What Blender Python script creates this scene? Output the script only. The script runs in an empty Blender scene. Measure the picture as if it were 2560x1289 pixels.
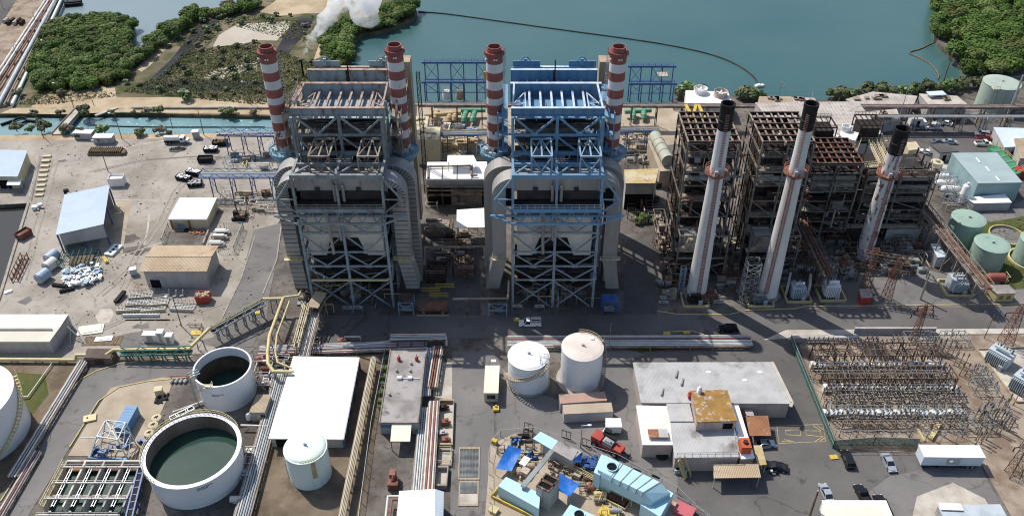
import bpy,math,random
from math import sin,cos,tan,pi,radians,sqrt,atan2,hypot
random.seed(7)
S=bpy.context.scene
COL=S.collection
# -- camera, sky, sun
FPX,PITCH,CAMH,CX,CY=2130.0,radians(37.3),140.0,1278.0,644.5
cd=bpy.data.cameras.new("camera");cam=bpy.data.objects.new("camera",cd);COL.objects.link(cam)
cd.sensor_width=36;cd.lens=36*FPX/2560;cd.clip_start=1;cd.clip_end=6000
cam.location=(0,0,CAMH);cam.rotation_euler=(pi/2-PITCH,0,0)
S.camera=cam
W=bpy.data.worlds.new("World");S.world=W;W.use_nodes=True
nt=W.node_tree
sk=nt.nodes.new("ShaderNodeTexSky");sk.sky_type='NISHITA';sk.sun_disc=False
SUN_EL=radians(52)
sk.sun_elevation=SUN_EL;sk.sun_rotation=radians(-45);sk.dust_density=1.5;sk.air_density=1.0
bg=nt.nodes["Background"];bg.inputs[1].default_value=0.112
nt.links.new(sk.outputs[0],bg.inputs[0])
sl=bpy.data.lights.new("sun",'SUN');sl.energy=3.75;sl.angle=radians(0.5);sl.color=(1,.95,.88)
so=bpy.data.objects.new("sun",sl);COL.objects.link(so)
so.location=(-200,400,400);so.rotation_euler=(pi/2-SUN_EL,0,radians(180+45))
vs=S.view_settings;vs.view_transform='Standard';vs.look='None';vs.gamma=1;vs.exposure=0.35
S.cycles.max_bounces=5;S.cycles.transparent_max_bounces=8;S.cycles.volume_bounces=6
S.cycles.volume_step_rate=1
S.cycles.pixel_filter_type='BLACKMAN_HARRIS';S.cycles.filter_width=1.1
# -- survey: photo pixel --> ground co--ordinates in metres
CP,SP=cos(PITCH),sin(PITCH)
def ray(x,y):
 u=(x-CX)/FPX;v=(y-CY)/FPX
 return(u,CP-v*SP,-SP-v*CP)
def P(x,y,z=0.0):
 d=ray(x,y);t=(z-CAMH)/d[2]
 return(d[0]*t,d[1]*t,z)
def hz(yb,yt):
 """height of a thing that stands at picture row yb and reaches up to row yt"""
 Y=P(CX,yb)[1];d=ray(CX,yt)
 return CAMH+d[2]*Y/d[1]
def PY(x,y,Y):
 d=ray(x,y);t=Y/d[1]
 return(d[0]*t,Y,CAMH+d[2]*t)
def PP(z,*pts):return[P(a,b,z)for a,b in pts]
# -- materials
MATS={}
def mat(name,c,c2=None,sc=.3,lo=.42,hi=.62,rough=.75,metal=0,bump=0,bsc=8,c3=None,sc3=1.2,lo3=.55,hi3=.7,streak=0,wave=None,wsc=3,wamt=.3,rnd=0,brick=None,crack=0,alpha=None,spec=None,emit=None):
 if name in MATS:return MATS[name]
 m=bpy.data.materials.new(name);m.use_nodes=True;MATS[name]=m
 n=m.node_tree.nodes;l=m.node_tree.links;b=n["Principled BSDF"]
 b.inputs["Roughness"].default_value=rough;b.inputs["Metallic"].default_value=metal
 b.inputs["Specular IOR Level"].default_value=spec if spec is not None else(.08 if rough>.84 else.22 if rough>.55 else.5)
 geo=n.new("ShaderNodeNewGeometry");vec=geo.outputs["Position"]
 if streak:
  mp=n.new("ShaderNodeMapping");mp.inputs["Scale"].default_value=(1,1,streak)
  l.new(vec,mp.inputs[0]);svec=mp.outputs[0]
 else:svec=vec
 def noise(scale,v=svec,det=6,ro=.6):
  t=n.new("ShaderNodeTexNoise");t.inputs["Scale"].default_value=scale
  t.inputs["Detail"].default_value=det;t.inputs["Roughness"].default_value=ro
  l.new(v,t.inputs["Vector"]);return t.outputs[0]
 def ramp(f,a,z):
  r=n.new("ShaderNodeMapRange");r.inputs[1].default_value=a;r.inputs[2].default_value=z
  l.new(f,r.inputs[0]);return r.outputs[0]
 def mix(f,a,b_,mode='MIX'):
  x=n.new("ShaderNodeMix");x.data_type='RGBA';x.blend_type=mode
  if isinstance(f,(int,float)):x.inputs[0].default_value=f
  else:l.new(f,x.inputs[0])
  for i,q in((6,a),(7,b_)):
   if isinstance(q,tuple):x.inputs[i].default_value=(*q,1)
   else:l.new(q,x.inputs[i])
  return x.outputs[2]
 col=c
 if c2:col=mix(ramp(noise(sc),lo,hi),c,c2)
 if c3:col=mix(ramp(noise(sc3),lo3,hi3),col,c3)
 if brick:
  bt=n.new("ShaderNodeTexBrick");bt.inputs["Scale"].default_value=1
  bt.inputs["Brick Width"].default_value=brick[0];bt.inputs["Row Height"].default_value=brick[1]
  bt.inputs["Mortar Size"].default_value=brick[2];bt.offset=brick[3]if len(brick)>3 else 0
  l.new(vec,bt.inputs["Vector"])
  dk=mix(1.0,col,(.45,.45,.45),'MULTIPLY');col=mix(bt.outputs["Fac"],col,dk)
 if crack:
  vo=n.new("ShaderNodeTexVoronoi");vo.feature='DISTANCE_TO_EDGE';vo.inputs["Scale"].default_value=crack
  wv=n.new("ShaderNodeVectorMath");wv.operation='MULTIPLY_ADD';nn=n.new("ShaderNodeTexNoise");nn.inputs["Scale"].default_value=.35;nn.inputs["Detail"].default_value=5
  l.new(vec,nn.inputs["Vector"]);l.new(nn.outputs["Color"],wv.inputs[0]);wv.inputs[1].default_value=(5,5,0);l.new(vec,wv.inputs[2]);l.new(wv.outputs[0],vo.inputs["Vector"])
  col=mix(ramp(vo.outputs["Distance"],.009,.002),col,mix(1.0,col,(.74,.72,.7),'MULTIPLY'))
  col=mix(ramp(noise(.018,vec,3),.5,.72),col,mix(1.0,col,(.72,.7,.68),'MULTIPLY'))
  col=mix(ramp(noise(.9,vec,8,.75),.6,.78),col,mix(1.0,col,(1.28,1.26,1.24),'MULTIPLY'))
 h=None
 if wave:
  w=n.new("ShaderNodeTexWave");w.wave_type='BANDS';w.bands_direction=wave
  w.inputs["Scale"].default_value=wsc;l.new(vec,w.inputs["Vector"]);h=w.outputs["Fac"]
  col=mix(ramp(h,.75,1),col,mix(1.0,col,(1-wamt,)*3,'MULTIPLY'))
 if rnd:
  oi=n.new("ShaderNodeObjectInfo");hs=n.new("ShaderNodeHueSaturation")
  hs.inputs["Hue"].default_value=.5
  l.new(ramp(oi.outputs["Random"],-1/(2*rnd)+.5,1/(2*rnd)+.5),hs.inputs["Value"])
  mr=n.new("ShaderNodeMapRange");mr.inputs[3].default_value=1-rnd;mr.inputs[4].default_value=1+rnd
  l.new(oi.outputs["Random"],mr.inputs[0]);l.new(mr.outputs[0],hs.inputs["Value"])
  if isinstance(col,tuple):hs.inputs["Color"].default_value=(*col,1)
  else:l.new(col,hs.inputs["Color"])
  col=hs.outputs[0]
 if isinstance(col,tuple):b.inputs["Base Color"].default_value=(*col,1)
 else:l.new(col,b.inputs["Base Color"])
 if bump:
  bp=n.new("ShaderNodeBump");bp.inputs["Strength"].default_value=bump;bp.inputs["Distance"].default_value=.15
  l.new(h if h is not None else noise(bsc,vec,4),bp.inputs["Height"]);l.new(bp.outputs[0],b.inputs["Normal"])
 if alpha is not None:b.inputs["Alpha"].default_value=alpha
 return m
RUST=(.16,.065,.035)
M_=mat
conc=M_("yard_concrete",(.385,.35,.305),(.275,.247,.21),.09,.4,.62,.9,bump=.3,bsc=2,c3=(.15,.125,.105),sc3=.45,lo3=.58,hi3=.75,crack=.09)
yard2=M_("works_ground",(.18,.162,.143),(.095,.083,.073),.12,.38,.6,.9,c3=(.05,.04,.034),sc3=.8,lo3=.54,hi3=.72,bump=.3,bsc=2)
asph=M_("asphalt",(.118,.112,.108),(.155,.146,.138),.08,.4,.65,.9,c3=(.07,.067,.066),sc3=.35,lo3=.6,hi3=.75,bump=.15,bsc=6,crack=.04)
asph2=M_("old_asphalt",(.165,.157,.152),(.215,.203,.193),.07,.4,.65,.9,c3=(.1,.095,.09),sc3=.3,lo3=.56,hi3=.75,bump=.15,bsc=6,crack=.045)
asphd=M_("dark_asphalt",(.085,.082,.082),(.11,.105,.102),.12,.4,.65,.9,c3=(.05,.048,.048),sc3=.5,lo3=.58,hi3=.75)
dirt=M_("brown_dirt",(.19,.15,.108),(.118,.09,.063),.16,.4,.62,.95,c3=(.24,.19,.14),sc3=.5,lo3=.58,hi3=.75,bump=.5,bsc=1.5)
gravel=M_("yard_gravel",(.33,.27,.21),(.2,.148,.11),.14,.42,.6,.95,c3=(.36,.3,.23),sc3=.4,lo3=.56,hi3=.7,bump=.5,bsc=4)
sand=M_("pale_sand",(.47,.38,.26),(.33,.25,.16),.08,.4,.65,.95,c3=(.2,.16,.09),sc3=.15,lo3=.6,hi3=.75,bump=.4,bsc=1)
scrub=M_("scrub_soil",(.125,.112,.07),(.2,.165,.11),.07,.42,.6,.95,c3=(.07,.08,.035),sc3=.12,lo3=.46,hi3=.6,bump=.6,bsc=1)
liner=M_("black_pond_liner",(.03,.029,.034),(.055,.052,.058),.12,.42,.62,.9,c3=(.1,.085,.06),sc3=.2,lo3=.6,hi3=.7,bump=.4,bsc=1)
pale=M_("dry_pond_bed",(.46,.42,.35),(.38,.335,.27),.06,.4,.65,.95,c3=(.25,.2,.13),sc3=.12,lo3=.64,hi3=.74)
turf=M_("rough_turf",(.065,.085,.024),(.1,.1,.04),.2,.42,.6,.95,c3=(.16,.125,.08),sc3=.3,lo3=.6,hi3=.72,bump=.5,bsc=3)
padc=M_("pad_concrete",(.42,.355,.275),(.33,.27,.2),.2,.4,.65,.9,c3=(.25,.13,.06),sc3=.18,lo3=.62,hi3=.78)
padw=M_("pale_slab",(.5,.46,.4),(.36,.32,.27),.3,.42,.65,.9)
kerbm=M_("kerb_yellow",(.5,.42,.16),(.36,.33,.24),.6,.45,.6,.85)
kerbg=M_("kerb_grey",(.36,.33,.29),(.27,.24,.2),.5,.45,.6,.9)
lineY=M_("road_paint_yellow",(.5,.4,.13),(.28,.25,.16),.8,.45,.6,.8)
lineW=M_("road_paint_white",(.5,.48,.45),(.3,.28,.26),.8,.45,.6,.8)
white=M_("white_paint",(.77,.77,.75),(.62,.6,.57),.25,.5,.75,.5,c3=(.42,.36,.29),sc3=.5,lo3=.68,hi3=.82,streak=.25)
whiter=M_("white_roof",(.84,.84,.82),(.78,.77,.74),.2,.5,.75,.6)
tankw=M_("tank_white",(.72,.73,.74),(.62,.62,.62),.2,.45,.75,.45,c3=(.42,.33,.24),sc3=.28,lo3=.68,hi3=.85,streak=.2)
tankl=M_("tank_pale_green",(.66,.75,.7),(.58,.66,.6),.2,.5,.75,.5,c3=(.36,.27,.15),sc3=.3,lo3=.72,hi3=.85,streak=.15)
tankpk=M_("tank_top_faded",(.68,.62,.57),(.6,.52,.46),.2,.4,.65,.7,c3=(.45,.28,.16),sc3=.22,lo3=.66,hi3=.8)
green=M_("tank_green",(.26,.37,.3),(.3,.4,.33),.15,.42,.62,.55,c3=(.15,.23,.19),sc3=.4,lo3=.6,hi3=.75,streak=.3)
blue=M_("blue_steel",(.13,.26,.39),(.17,.31,.43),.3,.42,.62,.5,c3=(.11,.15,.2),sc3=.6,lo3=.62,hi3=.78)
blued=M_("blue_girder",(.1,.22,.36),(.13,.26,.4),.25,.42,.62,.5,c3=(.08,.12,.19),sc3=.5,lo3=.62,hi3=.78,streak=.3)
blueh=M_("pale_blue_flange",(.5,.57,.62),(.3,.42,.54),.5,.45,.6,.55,c3=(.3,.2,.14),sc3=1,lo3=.66,hi3=.76)
bluel=M_("light_blue_steel",(.2,.32,.42),(.26,.36,.43),.4,.42,.62,.55,c3=(.18,.16,.15),sc3=.8,lo3=.6,hi3=.75)
blueg=M_("navy_gantry",(.03,.08,.24),(.045,.11,.28),.4,.42,.62,.5,c3=(.1,.1,.12),sc3=.8,lo3=.62,hi3=.75)
greys=M_("grey_steel",(.27,.3,.305),(.19,.205,.205),.35,.42,.62,.6,c3=(.17,.095,.06),sc3=.8,lo3=.56,hi3=.7)
greyg=M_("grey_girder",(.34,.39,.41),(.26,.3,.32),.3,.42,.62,.6,c3=(.2,.115,.07),sc3=.5,lo3=.57,hi3=.7,streak=.3)
rflange=M_("rusty_flange",(.33,.22,.165),(.42,.35,.3),.5,.42,.6,.7,c3=(.16,.075,.045),sc3=.8,lo3=.5,hi3=.66)
rust=M_("rusty_steel",(.13,.082,.06),(.08,.05,.038),.5,.4,.62,.8,c3=(.25,.19,.15),sc3=.9,lo3=.52,hi3=.66)
rustd=M_("dark_rust",(.06,.04,.032),(.036,.027,.024),.5,.4,.62,.85,c3=(.16,.1,.07),sc3=.9,lo3=.56,hi3=.7)
rustl=M_("weathered_steel",(.3,.255,.21),(.19,.145,.115),.5,.42,.6,.8,c3=(.42,.36,.29),sc3=.7,lo3=.56,hi3=.7)
rustr=M_("red_rust",(.2,.085,.06),(.13,.06,.045),.5,.42,.6,.8,c3=(.33,.2,.14),sc3=1,lo3=.56,hi3=.7)
duct=M_("duct_cladding",(.3,.285,.27),(.22,.21,.2),.15,.42,.65,.55,c3=(.38,.33,.26),sc3=.3,lo3=.57,hi3=.75,streak=.3,metal=.2)
ductp=M_("panelled_duct_cladding",(.31,.305,.3),(.23,.225,.22),.2,.42,.65,.55,c3=(.15,.12,.1),sc3=.6,lo3=.62,hi3=.75,metal=.2)
casing=M_("furnace_casing",(.62,.58,.5),(.5,.46,.4),.2,.42,.62,.65,c3=(.2,.13,.08),sc3=.6,lo3=.6,hi3=.75,streak=.2)
caseg=M_("grey_casing",(.35,.345,.335),(.26,.255,.25),.2,.42,.62,.65,c3=(.19,.13,.09),sc3=.6,lo3=.58,hi3=.75,streak=.25)
darkc=M_("dark_casing",(.05,.046,.044),(.03,.027,.026),.3,.42,.62,.85,c3=(.085,.06,.045),sc3=.7,lo3=.6,hi3=.72)  # near-black; on the furnace cores, interior shade is put into this colour
grate=M_("floor_grating",(.085,.075,.066),(.05,.043,.038),.5,.4,.62,.8,c3=(.15,.11,.08),sc3=1.1,lo3=.56,hi3=.7)
stk_r=M_("chimney_red",(.31,.105,.085),(.24,.09,.075),.3,.42,.62,.65,c3=(.35,.2,.16),sc3=.5,lo3=.6,hi3=.8,streak=.3)
stk_w=M_("chimney_white",(.68,.67,.65),(.58,.56,.53),.3,.42,.65,.65,c3=(.35,.27,.22),sc3=1.1,lo3=.66,hi3=.74,streak=.5)
stk_p=M_("chimney_peeling_white",(.66,.64,.62),(.55,.52,.5),.3,.42,.65,.65,c3=(.13,.08,.07),sc3=1.0,lo3=.565,hi3=.595,streak=.45)
stk_d=M_("chimney_scorched_white",(.6,.58,.56),(.45,.42,.4),.4,.42,.65,.65,c3=(.07,.065,.065),sc3=.9,lo3=.52,hi3=.56)
stk_k=M_("chimney_black",(.014,.014,.015),(.028,.026,.026),.5,.42,.62,.7,c3=(.05,.047,.045),sc3=1.2,lo3=.72,hi3=.8)
stk_o=M_("faded_red_lead",(.3,.13,.085),(.22,.095,.065),.5,.42,.62,.7,c3=(.45,.3,.22),sc3=1,lo3=.58,hi3=.7)
steelb=M_("platform_blue",(.22,.37,.47),(.16,.29,.39),.4,.42,.62,.6,c3=(.25,.2,.17),sc3=.9,lo3=.62,hi3=.74)
black=M_("black_rubber",(.018,.018,.019),rough=.8)
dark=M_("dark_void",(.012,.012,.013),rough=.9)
glass=M_("window_glass",(.02,.025,.03),rough=.08)
chrome=M_("lamp_lens",(.75,.75,.72),rough=.2)
yellow=M_("yellow_paint",(.58,.43,.08),(.46,.33,.07),.6,.42,.62,.6,c3=(.3,.2,.1),sc3=.9,lo3=.64,hi3=.75)
pipey=M_("yellow_pipe",(.58,.48,.22),(.48,.4,.2),.5,.42,.62,.55,c3=(.34,.25,.14),sc3=.9,lo3=.62,hi3=.75)
cream=M_("cream_paint",(.56,.49,.33),(.47,.4,.27),.4,.42,.62,.7,c3=(.35,.28,.19),sc3=.7,lo3=.62,hi3=.75,streak=.3)
tan_=M_("tan_sheet",(.42,.34,.24),(.35,.27,.18),.3,.42,.62,.65,wave='X',wsc=1.2,wamt=.35,bump=.3)
roofb=M_("blue_grey_sheet",(.33,.42,.52),(.3,.385,.48),.2,.42,.62,.45,wave='X',wsc=.9,wamt=.1,bump=.12)
roofl=M_("pale_blue_sheet",(.6,.68,.75),(.54,.62,.69),.2,.42,.62,.45,wave='Y',wsc=.5,wamt=.12,bump=.12)
rooft=M_("tan_corrugated_sheet",(.5,.4,.28),(.42,.31,.2),.15,.42,.62,.65,c3=(.35,.17,.1),sc3=.3,lo3=.6,hi3=.74,wave='X',wsc=.9,wamt=.4,bump=.4)
roofc=M_("cream_sheet",(.74,.69,.57),(.68,.63,.51),.2,.42,.62,.6,wave='Y',wsc=.6,wamt=.08,bump=.1)
roofw=M_("white_sheet",(.8,.8,.78),(.74,.74,.72),.2,.42,.62,.55,wave='Y',wsc=1.1,wamt=.07,bump=.08)
roofg=M_("grey_seam_roof",(.46,.455,.45),(.37,.365,.36),.25,.42,.62,.6,c3=(.14,.125,.11),sc3=.17,lo3=.56,hi3=.74,wave='X',wsc=1.1,wamt=.14,bump=.12)
roofr=M_("rusty_sheet",(.33,.15,.075),(.25,.11,.06),.4,.42,.62,.8,c3=(.42,.3,.22),sc3=.8,lo3=.56,hi3=.7,wave='X',wsc=1.1,wamt=.3,bump=.3)
rooflich=M_("lichen_roof",(.33,.19,.055),(.25,.15,.06),.4,.42,.62,.9,c3=(.45,.42,.4),sc3=.9,lo3=.53,hi3=.66)
roofk=M_("stained_flat_roof",(.36,.335,.32),(.23,.21,.2),.2,.42,.62,.9,c3=(.1,.09,.085),sc3=.35,lo3=.6,hi3=.74,bump=.2,bsc=2)
rooftile=M_("tiled_flat_roof",(.5,.455,.41),(.38,.34,.3),.2,.42,.62,.9,c3=(.27,.22,.18),sc3=.6,lo3=.56,hi3=.7,brick=(1.1,.9,.05))
roofyel=M_("stained_yellow_roof",(.5,.44,.31),(.42,.31,.13),.3,.42,.6,.8,c3=(.26,.13,.05),sc3=.5,lo3=.62,hi3=.72)
wallg=M_("grey_wall",(.42,.41,.4),(.34,.33,.31),.3,.42,.62,.8,c3=(.25,.2,.16),sc3=.6,lo3=.64,hi3=.76,streak=.3)
wallt=M_("teal_wall_sheet",(.3,.42,.43),(.26,.37,.38),.3,.42,.62,.6,wave='X',wsc=1,wamt=.1)
roofgb=M_("grey_green_sheet",(.34,.42,.42),(.3,.38,.38),.2,.42,.62,.5,wave='Y',wsc=.5,wamt=.1,bump=.1)
pink=M_("pink_wall",(.48,.39,.34),(.4,.33,.29),.3,.42,.62,.8,c3=(.28,.22,.18),sc3=.7,lo3=.62,hi3=.75,streak=.3)
equip=M_("equipment_grey",(.4,.43,.45),(.33,.36,.38),.5,.42,.62,.5,c3=(.2,.16,.13),sc3=.9,lo3=.64,hi3=.75)
galv=M_("galvanised_steel",(.38,.4,.41),(.3,.31,.32),.6,.42,.62,.45,metal=.3)
pipew=M_("white_pipe_lagging",(.63,.61,.57),(.5,.47,.43),.4,.42,.62,.55,c3=(.33,.26,.2),sc3=.8,lo3=.62,hi3=.75)
pipeb=M_("bluish_pipe_lagging",(.46,.52,.55),(.37,.42,.45),.4,.42,.62,.5)
piper=M_("red_brown_pipe",(.26,.11,.085),(.2,.085,.065),.5,.42,.62,.6)
skyb=M_("turbine_light_blue",(.38,.61,.68),(.43,.63,.69),.3,.42,.62,.5,c3=(.35,.42,.42),sc3=.7,lo3=.66,hi3=.78)
tarp=M_("blue_tarpaulin",(.02,.16,.55),(.015,.11,.42),.5,.42,.62,.4,bump=.5,bsc=1.2)
redp=M_("red_paint",(.42,.045,.03),(.33,.04,.03),.5,.42,.62,.5,c3=(.2,.08,.06),sc3=1,lo3=.64,hi3=.75)
cblue=M_("container_blue",(.06,.19,.38),(.08,.22,.41),.4,.42,.62,.5,c3=(.15,.14,.14),sc3=.9,lo3=.66,hi3=.75,wave='Y',wsc=1.1,wamt=.2,bump=.2)
timber=M_("weathered_timber",(.2,.15,.1),(.13,.095,.065),.6,.42,.62,.9)
carW=M_("car_white",(.78,.78,.77),rough=.25)
carS=M_("car_silver",(.5,.55,.58),rough=.25,metal=.5)
carK=M_("car_black",(.012,.012,.014),rough=.2)
carG=M_("car_grey",(.2,.22,.24),rough=.25,metal=.4)
carR=M_("car_maroon",(.22,.03,.03),rough=.25)
leaf=M_("mangrove_leaf",(.07,.12,.025),(.105,.16,.035),.06,.4,.62,.55,c3=(.05,.085,.02),sc3=.35,lo3=.5,hi3=.66,rnd=.3,spec=.08)
leafb=M_("bush_leaf",(.105,.12,.055),(.08,.1,.038),.12,.42,.6,.6,rnd=.35,spec=.2)
leafd=M_("dry_bush_leaf",(.17,.15,.105),(.12,.115,.07),.15,.42,.6,.7,rnd=.3)
leafg=M_("bright_bush_leaf",(.09,.15,.03),(.06,.11,.025),.3,.42,.6,.5,rnd=.25)
bark=M_("bark",(.12,.095,.075),rough=.9)
fence_g=M_("green_fence_mesh",(.04,.13,.105),(.06,.17,.13),.4,.4,.6,.7)
insul=M_("brown_insulator",(.075,.055,.045),rough=.4)
# -- mesh builder
KID={}
class MB:
 def __init__(s):s.v=[];s.f=[];s.m=[];s.cur=0
 def add(s,vs_,fs,mi=None):
  o=len(s.v);s.v+=[tuple(q)for q in vs_]
  for f in fs:s.f.append([i+o for i in f]);s.m.append(s.cur if mi is None else mi)
  return s
 def box(s,c,d,rz=0,mi=None):
  a,b,h=d[0]/2,d[1]/2,d[2]/2;C,Q=cos(rz),sin(rz)
  vs_=[(c[0]+x*C-y*Q,c[1]+x*Q+y*C,c[2]+z)for z in(-h,h)for x,y in((-a,-b),(a,-b),(a,b),(-a,b))]
  return s.add(vs_,[(3,2,1,0),(4,5,6,7),(0,1,5,4),(1,2,6,5),(2,3,7,6),(3,0,4,7)],mi)
 def bb(s,x0,x1,y0,y1,z0,z1,mi=None):
  return s.box(((x0+x1)/2,(y0+y1)/2,(z0+z1)/2),(x1-x0,y1-y0,z1-z0),0,mi)
 def prism(s,poly,z0,z1,mi=None,cap=True,top=None):
  """z0/z1 numbers, or lists per corner"""
  n=len(poly)
  a0=sum(poly[i][0]*poly[(i+1)%n][1]-poly[(i+1)%n][0]*poly[i][1]for i in range(n))
  idx=list(range(n))if a0>0 else list(range(n))[::-1]
  g=lambda z,i:z[i]if isinstance(z,(list,tuple))else z
  vs_=[(poly[i][0],poly[i][1],g(z0,i))for i in idx]+[(poly[i][0],poly[i][1],g(z1,i))for i in idx]
  fs=[(i,(i+1)%n,n+(i+1)%n,n+i)for i in range(n)]
  s.add(vs_,fs,mi)
  if cap:s.add(vs_,[tuple(range(n))[::-1]],mi);s.add(vs_,[tuple(range(n,2*n))],top if top is not None else mi)
  return s
 def bar(s,p,q,w,h=None,mi=None):
  h=h or w
  d=[q[i]-p[i]for i in range(3)];L=sqrt(sum(x*x for x in d))or 1e-6;d=[x/L for x in d]
  up=(0,0,1)if abs(d[2])<.95 else(0,1,0)
  sx=(d[1]*up[2]-d[2]*up[1],d[2]*up[0]-d[0]*up[2],d[0]*up[1]-d[1]*up[0])
  k=sqrt(sum(x*x for x in sx));sx=[x/k for x in sx]
  sy=(sx[1]*d[2]-sx[2]*d[1],sx[2]*d[0]-sx[0]*d[2],sx[0]*d[1]-sx[1]*d[0])
  vs_=[]
  for e in(p,q):
   for a,b in((-1,-1),(1,-1),(1,1),(-1,1)):
    vs_.append(tuple(e[i]+sx[i]*a*w/2+sy[i]*b*h/2 for i in range(3)))
  return s.add(vs_,[(0,1,2,3),(7,6,5,4),(4,5,1,0),(5,6,2,1),(6,7,3,2),(7,4,0,3)],mi)
 def tube(s,p,q,r,n=8,r2=None,mi=None,cap=True):
  r2=r if r2 is None else r2
  d=[q[i]-p[i]for i in range(3)];L=sqrt(sum(x*x for x in d))or 1e-6;d=[x/L for x in d]
  up=(0,0,1)if abs(d[2])<.95 else(0,1,0)
  sx=(d[1]*up[2]-d[2]*up[1],d[2]*up[0]-d[0]*up[2],d[0]*up[1]-d[1]*up[0])
  k=sqrt(sum(x*x for x in sx));sx=[x/k for x in sx]
  sy=(sx[1]*d[2]-sx[2]*d[1],sx[2]*d[0]-sx[0]*d[2],sx[0]*d[1]-sx[1]*d[0])
  vs_=[]
  for e,rr in((p,r),(q,r2)):
   for j in range(n):
    a=2*pi*j/n
    vs_.append(tuple(e[i]+(sx[i]*cos(a)+sy[i]*sin(a))*rr for i in range(3)))
  fs=[(j,n+j,n+(j+1)%n,(j+1)%n)for j in range(n)]
  if cap:fs+=[tuple(range(n)),tuple(range(n,2*n))[::-1]]
  return s.add(vs_,fs,mi)
 def path(s,pts,r,n=8,mi=None):
  for a,b in zip(pts,pts[1:]):s.tube(a,b,r,n,mi=mi)
  for a in pts[1:-1]:s.ball(a,r*1.04,n,4,mi=mi)
  return s
 def ball(s,c,r,n=8,m=5,sz=1,mi=None):
  pr=[(max(r*sin(pi*i/m),1e-4),c[2]-r*sz*cos(pi*i/m))for i in range(m+1)]
  return s.lathe(c,pr,n,mi=mi)
 def lathe(s,c,prof,n=24,mi=None,cap=False):
  vs_=[]
  for r,z in prof:
   for j in range(n):
    a=2*pi*j/n;vs_.append((c[0]+r*cos(a),c[1]+r*sin(a),z))
  fs=[]
  for i in range(len(prof)-1):
   for j in range(n):fs.append((i*n+j,i*n+(j+1)%n,(i+1)*n+(j+1)%n,(i+1)*n+j))
  if cap:fs.append(tuple(range((len(prof)-1)*n,len(prof)*n)))
  return s.add(vs_,fs,mi)
 def ringrail(s,c,r,z,n=24,h=1.1,w=.07,a0=0,a1=2*pi,mi=None):
  for j in range(n):
   a=a0+(a1-a0)*j/n;b=a0+(a1-a0)*(j+1)/n
   p=(c[0]+r*cos(a),c[1]+r*sin(a));q=(c[0]+r*cos(b),c[1]+r*sin(b))
   for k in(h,h*.5):s.bar((*p,z+k),(*q,z+k),w,mi=mi)
   s.bar((*p,z),(*p,z+h),w,mi=mi)
  return s
 def rail(s,pts,h=1.1,w=.07,step=2.0,mi=None):
  for p,q in zip(pts,pts[1:]):
   for k in(h,h*.5):s.bar((p[0],p[1],p[2]+k),(q[0],q[1],q[2]+k),w,mi=mi)
   L=sqrt(sum((p[i]-q[i])**2 for i in range(3)));n=max(1,int(L/step))
   for j in range(n+1):
    t=j/n;e=[p[i]+(q[i]-p[i])*t for i in range(3)]
    s.bar(e,(e[0],e[1],e[2]+h),w,mi=mi)
  return s
 def sheet(s,poly,z=None,mi=None):
  n=len(poly);a0=sum(poly[i][0]*poly[(i+1)%n][1]-poly[(i+1)%n][0]*poly[i][1]for i in range(n))
  pl=poly if a0>0 else poly[::-1]
  return s.add([(p[0],p[1],p[2]if z is None else z)for p in pl],[tuple(range(n))],mi)
 def build(s,name,mats,parent=None,smooth=False):
  if not isinstance(mats,(list,tuple)):mats=[mats]
  if parent is not None:
   r=parent;o=[0,0,0]
   while r is not None:o=[o[i]+r.location[i]for i in range(3)];r=r.parent
  else:
   xs=[q[0]for q in s.v];ys=[q[1]for q in s.v];zs=[q[2]for q in s.v]
   o=[(min(xs)+max(xs))/2,(min(ys)+max(ys))/2,min(zs)]
  me=bpy.data.meshes.new(name)
  me.from_pydata([(q[0]-o[0],q[1]-o[1],q[2]-o[2])for q in s.v],[],s.f)
  for m in mats:me.materials.append(m)
  if len(mats)>1:me.polygons.foreach_set("material_index",s.m)
  if smooth:
   me.polygons.foreach_set("use_smooth",[True]*len(s.f))
   try:me.set_sharp_from_angle(angle=radians(40))
   except Exception:pass
  me.update()
  ob=bpy.data.objects.new(name,me);COL.objects.link(ob)
  if parent is None:ob.location=o
  else:ob.parent=parent;KID.setdefault(parent.name,[]).append(ob)
  return ob
def T(name,label,cat,loc=(0,0,0),group=None,rz=0):
 o=bpy.data.objects.new(name,None);COL.objects.link(o);o.empty_display_size=.5
 o.location=loc;o.rotation_euler=(0,0,rz);o["label"]=label;o["category"]=cat
 if group:o["group"]=group
 return o
def tag(o,label,cat,group=None,kind=None):
 if label:o["label"]=label
 if cat:o["category"]=cat
 if group:o["group"]=group
 if kind:o["kind"]=kind
 return o
def struct(o):o["kind"]="structure";return o
def kids(o):return KID.get(o.name,[])
def dup(o,loc,rz=0,label=None,sc=None,group=None,parent=None):
 c=o.copy();COL.objects.link(c)
 if parent is None:
  c.location=loc;c.rotation_euler=(0,0,rz)
  if label:c["label"]=label
  if group:c["group"]=group
  if sc:c.scale=sc if isinstance(sc,(tuple,list))else(sc,sc,sc)
 else:c.parent=parent;KID.setdefault(parent.name,[]).append(c)
 for k in kids(o):dup(k,None,parent=c)
 return c
def recol(o,swap):
 """give a copy its own paint: swap = {old material: new}"""
 def tree(q):
  return[q]+[w for k in kids(q)for w in tree(k)]
 for q in tree(o):
  if q.type=='MESH' and any(sl_.material in swap for sl_ in q.material_slots):
   q.data=q.data.copy()
   for i,mm in enumerate(q.data.materials):
    if mm in swap:q.data.materials[i]=swap[mm]
def inset(poly,d):
 cx=sum(p[0]for p in poly)/len(poly);cy=sum(p[1]for p in poly)/len(poly);out=[]
 for p in poly:
  L=hypot(p[0]-cx,p[1]-cy);k=(L-d)/L;out.append((cx+(p[0]-cx)*k,cy+(p[1]-cy)*k))
 return out
def lerp(a,b,t):return tuple(a[i]+(b[i]-a[i])*t for i in range(len(a)))
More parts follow.
